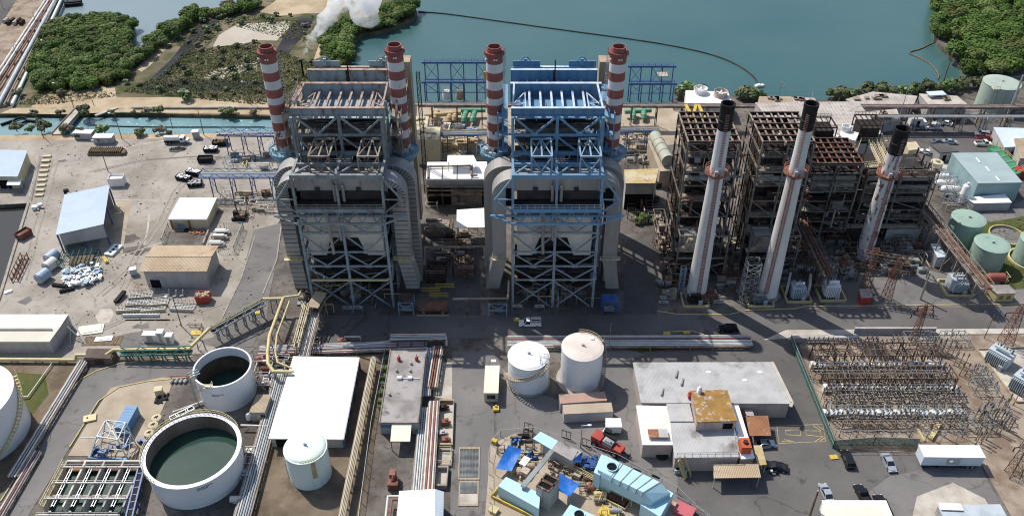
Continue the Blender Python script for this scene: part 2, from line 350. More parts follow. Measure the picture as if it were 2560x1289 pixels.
def base(poly):return(sum(p[0]for p in poly)/len(poly),sum(p[1]for p in poly)/len(poly),0)
R=random.uniform
# -- the setting: water, land, roads
def land(name,pts,m,depth=2.5):
 mb=MB();poly=PP(0,*pts);mb.prism(poly,-depth,0);return struct(mb.build(name,m))
def patch(name,pts,m,z,kind='structure'):
 o=MB().sheet(PP(z,*pts)).build(name,m);o["kind"]=kind;return o
def ribbon(name,pts,w,m,z,h=.0):
 """a strip of width w (metres) along ground points given by pixels"""
 p=PP(0,*pts);mb=MB();n=len(p);Ls=[];Rs=[]
 for i in range(n):
  a=p[max(0,i-1)];b=p[min(n-1,i+1)];L=hypot(b[0]-a[0],b[1]-a[1]);nx,ny=-(b[1]-a[1])/L,(b[0]-a[0])/L
  Ls.append((p[i][0]+nx*w/2,p[i][1]+ny*w/2));Rs.append((p[i][0]-nx*w/2,p[i][1]-ny*w/2))
 for i in range(n-1):
  q=[Rs[i],Rs[i+1],Ls[i+1],Ls[i]]
  if h:mb.prism(q,z-.01,z+h)
  else:mb.sheet([(*c,z)for c in q])
 return struct(mb.build(name,m))
def water_mat(name,c,c2,rough,sc,bs,bsc,foam=0):
 m=mat(name,c,c2,sc,.35,.65,rough,bump=bs,bsc=bsc)
 if foam:
  n=m.node_tree.nodes;l=m.node_tree.links;b=n["Principled BSDF"]
  src=b.inputs["Base Color"].links[0].from_socket
  t=n.new("ShaderNodeTexNoise");t.inputs["Scale"].default_value=.9;t.inputs["Detail"].default_value=5
  g=n.new("ShaderNodeNewGeometry");l.new(g.outputs["Position"],t.inputs["Vector"])
  r=n.new("ShaderNodeMapRange");r.inputs[1].default_value=.64;r.inputs[2].default_value=.72;l.new(t.outputs[0],r.inputs[0])
  x=n.new("ShaderNodeMix");x.data_type='RGBA';l.new(r.outputs[0],x.inputs[0]);l.new(src,x.inputs[6])
  x.inputs[7].default_value=(.75,.8,.8,1);l.new(x.outputs[2],b.inputs["Base Color"])
 return m
seam=water_mat("bay_water",(.03,.092,.095),(.056,.122,.114),.28,.007,.3,.35)
inlm=water_mat("inlet_water",(.13,.19,.21),(.15,.21,.225),.3,.01,.3,.4)  # sky reflection on the inlet is put into this paler base colour
canm=water_mat("canal_water",(.15,.28,.29),(.11,.22,.235),.25,.03,.3,.6,foam=1)
basm=water_mat("basin_water",(.02,.022,.018),(.028,.028,.022),.08,.1,.15,.8)
tnkm=water_mat("tank_water",(.02,.052,.04),(.032,.07,.055),.04,.12,.08,.7)
struct(MB().sheet([(-900,60,0),(900,60,0),(2500,3000,0),(-2500,3000,0)],-1.6).build("water",seam))
struct(MB().sheet(PP(-1.45,(100,215),(90,150),(170,-70),(700,-70),(660,20),(420,70),(345,150))).build("inlet_water",inlm))  # extra sheet over the bay water, tinted with the reflected sky
struct(MB().sheet(PP(-1.2,(-400,340),(700,338),(1000,318),(1010,262),(880,282),(640,294),(-400,296)),None).build("canal_water",canm))
struct(MB().sheet(PP(-1.2,(-500,480),(90,480),(80,540),(-40,950),(-500,950)),None).build("basin_water",basm))
land("ground",[(-900,2600),(-520,960),(-62,905),(0,735),(70,508),(0,512),(-400,516),(-400,336),(0,338),(680,331),(990,318),(1000,268),(1050,262),(1130,259),(1675,259),(1690,236),(1760,230),(1900,247),(2060,250),(2080,240),(2250,236),(2300,226),(2385,222),(2412,205),(2402,172),(2378,140),(2345,110),(2332,80),(2337,40),(2347,0),(2352,-60),(2900,-100),(3000,600),(3600,2600)],yard2)
land("terrain",[(-300,297),(0,285),(300,282),(700,291),(905,276),(880,205),(868,150),(872,112),(905,84),(960,76),(1030,50),(1040,28),(1022,5),(990,-8),(985,-60),(640,-60),(655,0),(600,10),(490,26),(418,56),(374,102),(342,132),(326,128),(322,100),(334,72),(330,54),(290,46),(160,42),(128,66),(100,150),(70,200),(40,262),(0,272),(-300,280)],scrub)
land("causeway",[(-420,285),(0,270),(28,252),(75,160),(118,80),(160,-20),(190,-80),(-420,-80)],gravel)
patch("sandy_ground",[(75,268),(108,238),(200,226),(284,216),(290,244),(420,243),(640,252),(720,262),(720,274),(300,268),(120,276)],sand,.03)
patch("sandy_bank",[(0,283),(30,270),(300,268),(720,275),(720,288),(560,285),(300,280),(150,286)],sand,.05)
patch("sandy_track",[(338,172),(400,112),(462,52),(473,58),(430,105),(372,165),(352,180)],sand,.03)
patch("pond_liner",[(372,198),(425,150),(470,92),(512,46),(548,50),(515,95),(455,150),(398,202)],liner,.04)
patch("pond_liner",[(342,208),(430,202),(645,201),(690,206),(688,226),(480,226),(345,224)],liner,.04)
patch("pond_liner",[(692,118),(722,68),(750,44),(784,46),(770,72),(742,106),(715,140),(695,135)],liner,.04)
patch("dry_pond",[(530,117),(545,88),(592,60),(722,54),(722,68),(690,102),(640,101),(600,112)],pale,.05)
patch("dry_pond",[(505,196),(540,172),(600,160),(640,156),(640,176),(590,184),(560,198)],pale,.03)
patch("sandy_clearing",[(648,30),(690,0),(720,-30),(900,-30),(870,8),(842,34),(760,34),(700,40)],sand,.04)
patch("sandy_clearing",[(782,150),(797,108),(822,92),(826,112),(806,140)],sand,.04)
patch("sandy_track",[(850,60),(900,30),(960,10),(990,8),(960,26),(900,52),(870,70)],sand,.03)
patch("causeway_road",[(-200,235),(0,62),(58,-30),(110,-60),(-200,-60)],asph,.03)
patch("yard",[(-390,515),(4,511),(71,507),(2,735),(-58,900),(560,882),(600,800),(640,700),(668,600),(700,545),(692,430),(690,342),(0,342),(-390,342)],conc,.03)
patch("bank_path",[(-300,337),(0,338),(690,332),(690,343),(0,352),(-300,352)],sand,.05)
patch("road",[(632,575),(704,556),(692,640),(672,735),(664,800),(628,866),(560,872),(520,862),(545,815),(600,700)],asph2,.06)
patch("road",[(-70,1400),(55,1165),(150,1010),(200,948),(240,926),(300,908),(480,890),(560,872),(640,866),(560,935),(480,940),(365,951),(295,966),(245,1000),(172,1118),(60,1302),(0,1420)],asph2,.07)
patch("road",[(780,788),(1640,786),(1860,778),(2000,772),(2750,766),(2750,820),(1960,824),(1890,852),(1862,832),(1270,842),(1060,850),(872,852),(872,892),(790,890)],asph,.06)
patch("pavement",[(1962,824),(2750,819),(2750,832),(1985,838),(1950,850),(1900,852)],padw,.075)
patch("road",[(1568,600),(1632,588),(1640,790),(1556,790),(1560,690)],asphd,.05)
patch("road",[(1085,610),(1195,610),(1200,790),(1095,790)],asphd,.05)
patch("road",[(1128,878),(1236,878),(1232,1000),(1240,1420),(1120,1420),(1128,1100)],asph2,.06)
patch("parking_lot",[(1236,878),(1268,960),(1400,1000),(1530,860),(1610,885),(1565,905),(1700,1180),(1720,1420),(1580,1300),(1400,1120),(1240,1105)],asph2,.065)
patch("parking_lot",[(1892,850),(1952,846),(1990,846),(2086,1122),(2440,1142),(2580,1420),(1700,1420),(1690,1160),(1560,905),(1610,880)],asph,.08)
patch("worn_pavement",[(2130,1260),(2220,1190),(2320,1170),(2448,1165),(2590,1420),(2100,1420)],asph2,.1)
patch("worn_pavement",[(2290,1240),(2380,1205),(2460,1245),(2560,1420),(2250,1420)],padw,.115)
patch("gravel_yard",[(1990,844),(2440,838),(2760,830),(2800,1400),(2590,1400),(2442,1142),(2086,1120)],gravel,.06)
patch("dirt_yard",[(640,1150),(668,1090),(730,895),(945,885),(950,1000),(890,1420),(560,1420),(600,1240)],dirt,.05)
patch("dirt_yard",[(940,880),(985,1050),(1060,1050),(1050,1240),(960,1420),(885,1420),(930,1000)],yard2,.04)
patch("concrete_pad",[(275,968),(405,942),(432,944),(418,990),(372,1096),(330,1140),(168,1138),(215,1060)],padc,.08)
patch("rough_ground",[(-60,902),(60,905),(192,905),(120,1020),(55,1140),(-60,1330),(-220,1400)],dirt,.05)
patch("rough_turf",[(35,930),(110,935),(120,985),(60,1060),(50,990)],turf,.06)
patch("parking_lot",[(2190,300),(2560,290),(2700,300),(2700,480),(2530,480),(2350,480),(2250,400)],asph,.06)
patch("apron",[(2060,700),(2260,660),(2420,700),(2560,690),(2700,700),(2700,768),(2060,775)],asph2,.05)
patch("rough_turf",[(2395,590),(2470,555),(2560,540),(2700,540),(2700,720),(2540,722),(2440,690)],turf,.07)
patch("apron",[(2440,540),(2560,500),(2700,500),(2700,545),(2560,555),(2490,560)],asph2,.06)
patch("pump_yard",[(1040,262),(1700,262),(1700,360),(1240,400),(1040,400)],padc,.05)
patch("roadside_turf",[(1480,846),(1860,838),(1880,880),(1610,884),(1540,880)],turf,.05)
patch("concrete_pad",[(1078,1010),(1132,1000),(1130,1130),(1100,1130)],padw,.08)
patch("concrete_pad",[(1085,905),(1128,905),(1128,1000),(1080,990)],padw,.075)
patch("turbine_pad",[(1225,1110),(1290,1080),(1400,1110),(1700,1260),(1770,1420),(1200,1420)],padc,.075)
for q in([(0,1252),(55,1165),(150,1010),(200,948),(240,927),(300,908),(480,891)],[(172,1118),(245,1002),(295,968),(365,953),(480,942)],[(1640,778),(1690,786),(1820,787),(1850,780)],[(1860,776),(1990,772),(2010,766),(2270,764),(2750,757)],[(1655,838),(1665,830),(1730,828),(1760,838)]):
 ribbon("kerb",q,.28,kerbm,.08,.13)
ribbon("kerb",[(70,508),(35,620),(0,736),(-58,902)],.7,kerbg,.03,.35)
ribbon("kerb",[(545,812),(600,700),(636,590)],.3,kerbg,.07,.1)
ribbon("kerb",[(655,735),(690,650),(702,560)],.3,kerbg,.07,.12)
for q,w in(([(1990,773),(2270,770),(2560,766)],.12),([(1760,796),(1860,782),(1990,776)],.12)):
 ribbon("road_marking",q,w,piper,.09)
for a in(([(1940,1065),(2055,1060),(2062,1103),(1945,1108),(1940,1065)]),[(1962,1075),(1998,1074),(2000,1088),(1962,1086),(1962,1075)],[(2012,1076),(2048,1077),(2052,1091),(2014,1087),(2012,1076)],[(1952,1102),(1975,1104)],[(1958,1098),(1983,1104)],[(2030,1063),(2050,1076)],[(2040,1063),(2056,1073)],[(2034,1104),(2056,1090)],[(2044,1104),(2060,1094)]):
 ribbon("road_marking",a,.16,lineY,.1)
for q,w in(([(232,386),(345,362),(420,350)],.5),([(185,502),(300,500),(430,502)],.35),([(372,535),(366,580),(358,612)],.5),([(300,640),(420,600)],.3)):ribbon("slab_joint",q,w,padw,.045)
g_=random.Random(77)
for i in range(16):
 x,y=g_.uniform(120,640),g_.uniform(372,860)
 if x>560 and y>540:continue
 r_=g_.uniform(1,3.5);c=P(x,y);struct(MB().sheet([(c[0]+r_*g_.uniform(.5,1.2)*1.6*cos(a),c[1]+r_*g_.uniform(.5,1.2)*sin(a),.036+i*.0008)for a in[k*pi/7 for k in range(14)]]).build("yard_stain",[yard2,asph2,padw,gravel][i%4]if i%3 else asph2))
for q in([(480,420),(430,480),(390,560),(330,640),(300,720)],[(640,400),(500,390),(350,400),(220,430)],[(560,620),(480,640),(330,660),(240,740)],[(160,860),(300,800),(420,800),(540,760)],[(130,400),(110,470),(85,560),(50,700)]):
 for dx in(0,14):ribbon("tyre_track",[(a+dx,b)for a,b in q],.45,M_("tyre_track",(.28,.25,.215),(.34,.31,.27),.5,.4,.62,.9),.0925)
q=MB()
for i in range(420):
 x,y=g_.uniform(60,660),g_.uniform(360,870);c=P(x,y);s_=g_.uniform(.1,.4);q.box((c[0],c[1],.06+s_*.2),(s_,s_*g_.uniform(.4,1.2),s_*.5),g_.uniform(0,3),g_.choice([0,0,1,2]))
tag(q.build("litter",[timber,padw,black]),"small litter and rubble scattered over the yard","litter",kind="stuff")
patch("puddle",[(420,372),(445,366),(466,370),(460,376),(440,382),(422,380)],basm,.05)
patch("spilled_lime",[(236,790),(250,772),(275,770),(284,785),(270,806),(245,808)],padw,.05)
patch("puddle",[(40,755),(70,740),(80,748),(62,762)],asph2,.045)
# -- vegetation
def crown_mesh(seed,r,h,n,ls,m,name='crown',parent=None,lobes=9,flat=.8):
 g=random.Random(seed);mb=MB();bl=[]
 for i in range(lobes):
  a=g.uniform(0,2*pi);q=sqrt(g.random())*r*.68
  bl.append((q*cos(a),q*sin(a),h*g.uniform(.42,.78),r*g.uniform(.34,.58)))
 for i in range(n):
  b=g.choice(bl);z=g.uniform(-.55,1);a=g.uniform(0,2*pi);k=sqrt(max(0,1-z*z));rr=b[3]*g.uniform(.75,1.06)
  nx,ny,nz=k*cos(a),k*sin(a),z
  c=(b[0]+nx*rr,b[1]+ny*rr,max(.15,b[2]+nz*rr*flat))
  nx+=g.uniform(-.5,.5);ny+=g.uniform(-.5,.5);nz+=g.uniform(0,1)
  L=sqrt(nx*nx+ny*ny+nz*nz)or 1;nx,ny,nz=nx/L,ny/L,nz/L
  ux,uy,uz=(-ny,nx,0)if abs(nz)<.95 else(1,0,0);L=sqrt(ux*ux+uy*uy+uz*uz);ux,uy,uz=ux/L,uy/L,uz/L
  vx,vy,vz=ny*uz-nz*uy,nz*ux-nx*uz,nx*uy-ny*ux
  s=ls*g.uniform(.6,1.3);s2=s*g.uniform(.5,1)
  mb.add([(c[0]+ux*s*i1+vx*s2*j1,c[1]+uy*s*i1+vy*s2*j1,c[2]+uz*s*i1+vz*s2*j1)for i1,j1 in((-1,-.3),(.1,-1),(1,.2),(-.1,1))],[(0,1,2,3)])
 return mb.build(name,m,parent)
def tree_proto(name,label,cat,seed,r,h,n,ls,m,group,lobes=9):
 t=T(name,label,cat,(0,0,0),group)
 crown_mesh(seed,r,h,n,ls,m,'crown',t,lobes)
 mb=MB();g=random.Random(seed+1)
 mb.tube((0,0,-.4),(.1,0,h*.45),r*.07,6,r*.045)
 for i in range(4):
  a=i*pi/2+g.uniform(-.4,.4);mb.tube((.1,0,h*g.uniform(.25,.42)),(r*.5*cos(a),r*.5*sin(a),h*.62),r*.035,5,r*.015)
 mb.build('trunk',bark,t)
 return t
def inside(p,poly):
 c=False;n=len(poly)
 for i in range(n):
  a,b=poly[i],poly[i-1]
  if(a[1]>p[1])!=(b[1]>p[1])and p[0]<(b[0]-a[0])*(p[1]-a[1])/(b[1]-a[1])+a[0]:c=not c
 return c
def scatter(pts,d,mx,seed,holes=()):
 g=random.Random(seed);poly=PP(0,*pts);out=[];xs=[p[0]for p in poly];ys=[p[1]for p in poly]
 for _ in range(mx*60):
  p=(g.uniform(min(xs),max(xs)),g.uniform(min(ys),max(ys)))
  if inside(p,poly)and all((p[0]-q[0])**2+(p[1]-q[1])**2>d*d for q in out):out.append(p)
  if len(out)>=mx:break
 return out
def plant(protos,spots,label,group,smin=.8,smax=1.2,seed=1,z=0):
 g=random.Random(seed)
 for i,p in enumerate(spots):
  pr=protos[i%len(protos)];s=g.uniform(smin,smax);rz=g.uniform(0,6.28)
  loc=(p[0],p[1],p[2]if len(p)>2 else z)
  if not pr.get('used'):
   pr['used']=1;pr.location=loc;pr.rotation_euler=(0,0,rz);pr.scale=(s,s,s*g.uniform(.9,1.15));pr['label']=label;pr['group']=group
  else:dup(pr,loc,rz,label,(s,s,s*g.uniform(.9,1.15)),group)
G1="mangrove trees of the thicket beside the pipeline causeway"
mp=[tree_proto('mangrove_tree','x','tree',20+i,3.5,3.8,2300,.34,[leaf,leaf,leaf,M_('pale_mangrove_leaf',(.13,.17,.05),(.1,.14,.04),.1,.4,.62,.55,rnd=.25,spec=.08),leaf,M_('olive_mangrove_leaf',(.1,.115,.035),(.075,.095,.028),.1,.4,.62,.55,rnd=.25,spec=.08),leaf][i],G1,14)for i in range(7)]
plant(mp,scatter([(90,212),(100,160),(125,80),(150,58),(290,58),(330,68),(318,95),(318,138),(350,152),(335,172),(320,195),(270,212),(200,222),(110,226)],3.9,112,3),"dark green mangrove tree of the dense thicket beside the pipeline causeway",G1,.85,1.25,5)
plant(mp,scatter([(2345,100),(2340,60),(2352,-30),(2640,-30),(2640,178),(2480,188),(2418,196),(2400,165)],4.6,95,4),"tall mangrove tree of the thicket on the bay shore behind the pale green tank","mangrove trees of the thicket behind the pale green tank",1.15,1.6,6)
plant(mp,scatter([(350,140),(378,112),(424,66),(492,38),(600,20),(655,12),(650,22),(560,42),(490,54),(448,80),(410,116),(370,152)],4.2,42,5)+scatter([(800,150),(812,112),(835,80),(868,70),(905,60),(960,50),(1000,6),(1034,22),(1024,46),(960,72),(900,82),(868,112),(862,150),(872,170),(830,168)],4.0,46,6),"green shoreline mangrove tree along the edge of the scrubby peninsula","mangrove trees along the shore of the peninsula",.8,1.2,7)
bp=[tree_proto('scrub_bush','x','bush',60+i,1.5,1.9,420,.26,[leafb,leafd,leafb,leafg][i],'x',6)for i in range(4)]
GB="scrub bushes on the peninsula behind the plant"
sp_=scatter([(400,190),(460,130),(530,120),(640,105),(690,140),(780,160),(830,165),(860,200),(850,255),(650,245),(350,236),(300,214)],4.6,52,8)+scatter([(430,110),(480,60),(560,40),(640,40),(780,36),(800,90),(760,110),(720,60),(560,62),(540,90),(500,140)],4.6,22,9)
plant(bp,sp_,"low scrub bush on the brown ground of the peninsula behind the plant",GB,.4,1.2,9)
GC="bushes along the banks of the turquoise canal"
for i,(x,y,s)in enumerate([(85,290,.9),(152,288,.9),(217,290,1.6),(280,286,.8),(332,284,.5),(365,286,1),(393,286,1.2),(553,285,.7),(578,286,1.2),(632,286,.9),(40,326,1.2),(75,328,.9),(108,326,1.4),(170,334,1.4),(204,342,1.2),(262,336,1.4),(348,338,1.1),(398,334,1.1),(420,338,.7),(460,252,1.5),(155,238,1),(48,240,1.2),(700,292,1.3)]):
 p=P(x,y);lb="bush on the bank of the turquoise canal left of the red and white chimneys"
 dup(bp[i%4],p,i,lb,s*1.25,GC)
GD="shore bushes along the bay behind the cooling towers and flat roofs"
for i,(x,y,s)in enumerate([(1702,246,1.5),(1722,240,1.9),(1742,238,1.6),(1848,252,1.6),(1866,250,2),(1886,252,1.8),(1900,256,1.2),(2082,250,1.6),(2104,246,1.8),(2128,246,1.5),(2160,244,2),(2190,243,2),(2222,242,1.7),(2262,238,1.6),(2284,236,1.5),(2310,232,1.7),(2336,230,1.4),(2360,226,1.6),(2384,224,1.5),(2412,222,1.6),(2440,216,1.6)]):
 dup(bp[(0,3,0,2)[i%4]],P(x,y),i*1.7,"dark shore bush by the bay behind the cooling towers and flat roofs",s*1.35,GD)
for i,(x,y,s)in enumerate([(965,905,.5),(962,925,.6),(958,945,.6),(955,965,.5),(952,985,.5),(950,1005,.5),(948,1022,.4)]):
 dup(bp[3],P(x,y),i*2.1,"small bright green bush against the stained flat-roofed building",s,"bushes beside the stained flat-roofed building")
for i,(x,y,s)in enumerate([(1590,560,1),(1610,552,1.2),(1630,556,.9),(2290,600,.8)]):
 dup(bp[3],P(x,y),i*2.1,"green weeds bush in the shade between the blue boiler and the rusty boilers" if i<3 else "green bush beside the pale generator box",s,None if i==3 else "weeds between the boilers")
g_=random.Random(3);mb=MB()
for pts,n in(([(300,230),(400,190),(460,130),(640,105),(780,160),(850,255),(640,262)],15000),([(430,110),(480,60),(640,40),(800,60),(760,110),(560,62),(500,140)],2200),([(40,262),(100,230),(250,225),(300,240),(130,262)],900),([(2400,590),(2560,545),(2560,720),(2440,690)],500)):
 poly=PP(0,*pts);xs=[p[0]for p in poly];ys=[p[1]for p in poly];k=0
 while k<n:
  x,y=g_.uniform(min(xs),max(xs)),g_.uniform(min(ys),max(ys))
  if not inside((x,y),poly):continue
  k+=1;a=g_.uniform(0,pi);s=g_.uniform(.2,.6);h=g_.uniform(.08,.4)
  mb.add([(x-s*cos(a),y-s*sin(a),.05),(x+s*cos(a),y+s*sin(a),.05),(x+s*.6*cos(a)+.2,y+s*.6*sin(a),h),(x-s*.5*cos(a),y-s*.5*sin(a)+.2,h*.8)],[(0,1,2,3)])
tag(mb.build("grass",M_("wild_grass",(.13,.14,.06),(.095,.115,.04),.06,.4,.62,.8,c3=(.2,.17,.11),sc3=.25,lo3=.56,hi3=.7,spec=.1)),"tufts of wild grass and low scrub","grass",kind="stuff")
# -- chimneys
def striped_chimney(X,Y,zt,zr,label,side):
 t=T('striped_chimney',label,'chimney',(X,Y,0),'red and white chimneys')
 r=1.92;mb=MB();n=28
 z=zt;k=(zt-zr)/26.9;edges=[zt,zt-3.7*k]+[zt-(3.7+2.13*i)*k for i in range(1,11)]+[zr-.3]
 for i in range(len(edges)-1):
  mi=0 if i%2==0 else(1 if i<8 else 2)
  if i==len(edges)-2:mi=3
  rr=r if i else 1.88
  mb.lathe((X,Y),[(rr,edges[i+1]),(rr,edges[i])]if i else[(r,edges[1]),(r,zt-1.6),(1.62,zt-1.5),(1.62,zt),(1.42,zt),(1.42,zt-6)],n,mi=mi if i else 0)
 mb.lathe((X,Y),[(1.42,zt-6),(.01,zt-6)],n,mi=4)
 mb.build('shaft',[stk_r,stk_w,stk_p,stk_d,dark],t,True)
 c=MB();c.lathe((X,Y),[(1.64,zt-1.9),(2.2,zt-1.85),(2.2,zt-1.1),(2.0,zt-1.1),(1.64,zt-1.3)],n)
 for j in range(18):
  a=j*pi/9;c.box((X+2.22*cos(a),Y+2.22*sin(a),zt-1.5),(.2,.2,.8),a)
 c.build('crown_collar',stk_r,t)
 MB().lathe((X,Y),[(1.94,zt-14.3*k),(2.06,zt-14.25*k),(2.06,zt-14*k),(1.94,zt-13.9*k)],n).build('joint_ring',stk_r,t)
 for a in(-2.6,-1.57,-1.35):
  MB().box((X+2.15*cos(a),Y+2.15*sin(a),zt-(2.6 if a<-2 else 2.4)),(.5,.35,.3),a).build('warning_lamp',chrome,t)
 l=MB();a=0.35 if side>0 else pi-.35
 px,py=X+2.25*cos(a),Y+2.25*sin(a)
 for dx in(-.28,.28):l.bar((px+dx*sin(a),py+dx*cos(a),zr),(px+dx*sin(a),py+dx*cos(a),zt-.8),.07)
 zz=zr
 while zz<zt-1.2:
  l.bar((px-.28,py,zz),(px+.28,py,zz),.05)
  if int(zz)%2==0:
   for q in range(6):
    b0,b1=a-1.4+q*.47,a-.93+q*.47
    l.bar((px+.5*cos(b0),py+.5*sin(b0),zz),(px+.5*cos(b1),py+.5*sin(b1),zz),.05)
  zz+=.8
 for q in(-.9,0,.9):l.bar((px+.5*cos(a+q),py+.5*sin(a+q),zr+2),(px+.5*cos(a+q),py+.5*sin(a+q),zt-.6),.04)
 l.build('ladder',galv,t)
 MB().lathe((X,Y),[(1.95,zr),(3.75,zr),(3.85,zr+.25),(3.85,zr-.5),(3.6,zr-.9),(2.4,zr-2.6),(2.0,zr-2.6)],32).build('base_platform',steelb,t)
 MB().ringrail((X,Y),3.78,zr+.2,24).build('railing',steelb,t)
 b=MB();g=random.Random(int(X*3))
 for j in range(7):
  a=g.uniform(-3.1,0);b.box((X+2.6*cos(a),Y+2.6*sin(a),zr+.5),(g.uniform(.4,1),g.uniform(.4,.9),g.uniform(.6,1.4)),a)
 b.build('platform_equipment',equip,t)
 s=MB();s.lathe((X,Y),[(2.3,zr-8),(2.2,zr-2.5)],24)
 for j in range(4):
  a=j*pi/2+pi/4;s.bar((X+2*cos(a),Y+2*sin(a),0),(X+2*cos(a),Y+2*sin(a),zr-7),.7)
 s.build('support_leg',stk_w,t)
 return t
striped_chimney(-55.9,183,61.0,34.0,'red and white striped chimney of the rust-brown boiler, on the scrap yard side',1)
striped_chimney(-26.9,184,61.0,33.4,'red and white striped chimney of the rust-brown boiler, on the side facing the blue boiler',-1)
striped_chimney(-4.0,182,61.4,34.4,'red and white striped chimney of the blue boiler, facing the rust-brown boiler',1)
striped_chimney(24.2,182,61.4,34.4,'red and white striped chimney between the blue boiler and the rusty boilers',-1)
def stack(base_px,top_px,ringy,blacky,rb,rt,label,m,stripe):
 b=P(*base_px);X,Y=b[0],b[1];zt=PY(*top_px,Y)[2];zr=PY(CX,ringy,Y)[2]if 0 else None
 zr=CAMH+ray(CX,ringy)[2]*Y/ray(CX,ringy)[1];zb=CAMH+ray(CX,blacky)[2]*Y/ray(CX,blacky)[1]
 t=T('smokestack',label,'smokestack',(X,Y,0),'white smokestacks with black tops')
 rad=lambda z:rb+(rt-rb)*min(1,z/(zt*.8))
 MB().lathe((X,Y),[(rb*1.04,-.1),(rb,.8)]+[(rad(z),z)for z in[zb*i/8 for i in range(1,9)]],28).build('shaft',m,t,True)
 c=MB();c.lathe((X,Y),[(rad(zb)+.01,zb),(rt+.05,zt-1),(rt+.12,zt-.8),(rt+.12,zt),(rt-.15,zt),(rt-.15,zt-5)],28,0)
 c.lathe((X,Y),[(rt-.15,zt-5),(.01,zt-5)],28,1)
 c.lathe((X,Y),[(rt+.02,zt-4.3),(rt+.14,zt-4.2),(rt+.14,zt-3.9),(rt+.02,zt-3.8)],28,0)
 c.build('black_cap',[stk_k,dark],t,True)
 pr=MB();q=rad(zr);pr.lathe((X,Y),[(q,zr),(q+1.1,zr),(q+1.1,zr-.35),(q+.8,zr-.5),(q,zr-1.3)],28);pr.build('ring_platform',stk_o,t)
 MB().ringrail((X,Y),q+1.05,zr,20,1.2,.08).build('railing',stk_o,t)
 if stripe:
  a=stripe;l=MB();z=2.5
  while z<zr-.5:
   for dx in(-.42,.42):
    p=lambda zz:(X+(rad(zz)+.12)*cos(a)-dx*sin(a),Y+(rad(zz)+.12)*sin(a)+dx*cos(a),zz)
    l.bar(p(z),p(min(z+3,zr)),.17)
   z+=3
  z=2.5
  while z<zt-2:
   if not(zr-1<z<zr+2):
    w=.42;rr=rad(z)+.15
    l.bar((X+rr*cos(a)-w*sin(a),Y+rr*sin(a)+w*cos(a),z),(X+rr*cos(a)+w*sin(a),Y+rr*sin(a)-w*cos(a),z),.13)
   z+=.42
  l.build('caged_ladder',M_('ladder_red',(.38,.21,.17),(.3,.16,.13),.6,.42,.62,.8),t)
 s=MB()
 for sx in(-1,1):s.box((X+sx*.7,Y-q-.6,zr+.7),(.7,.6,1.2))
 s.build('lamp_box',equip,t)
 MB().prism([(X+(rb+.9)*cos(j*pi/4+.39),Y+(rb+.9)*sin(j*pi/4+.39))for j in range(8)],0,.7).build('plinth',conc,t)
 return t
stack((1738,735),(1815,258),428,322,2.5,1.52,'tall white smokestack with black top nearest the blue boiler',stk_w,-1.62)
stack((1915,737),(2028,258),428,322,2.5,1.52,'tall white smokestack with black top in the middle of the three',stk_w,-2.05)
stack((2155,640),(2258,320),432,382,2.2,1.82,'shorter flaking white smokestack with black top, beside the rusty twin-legged portal tower',stk_p,-1.5)
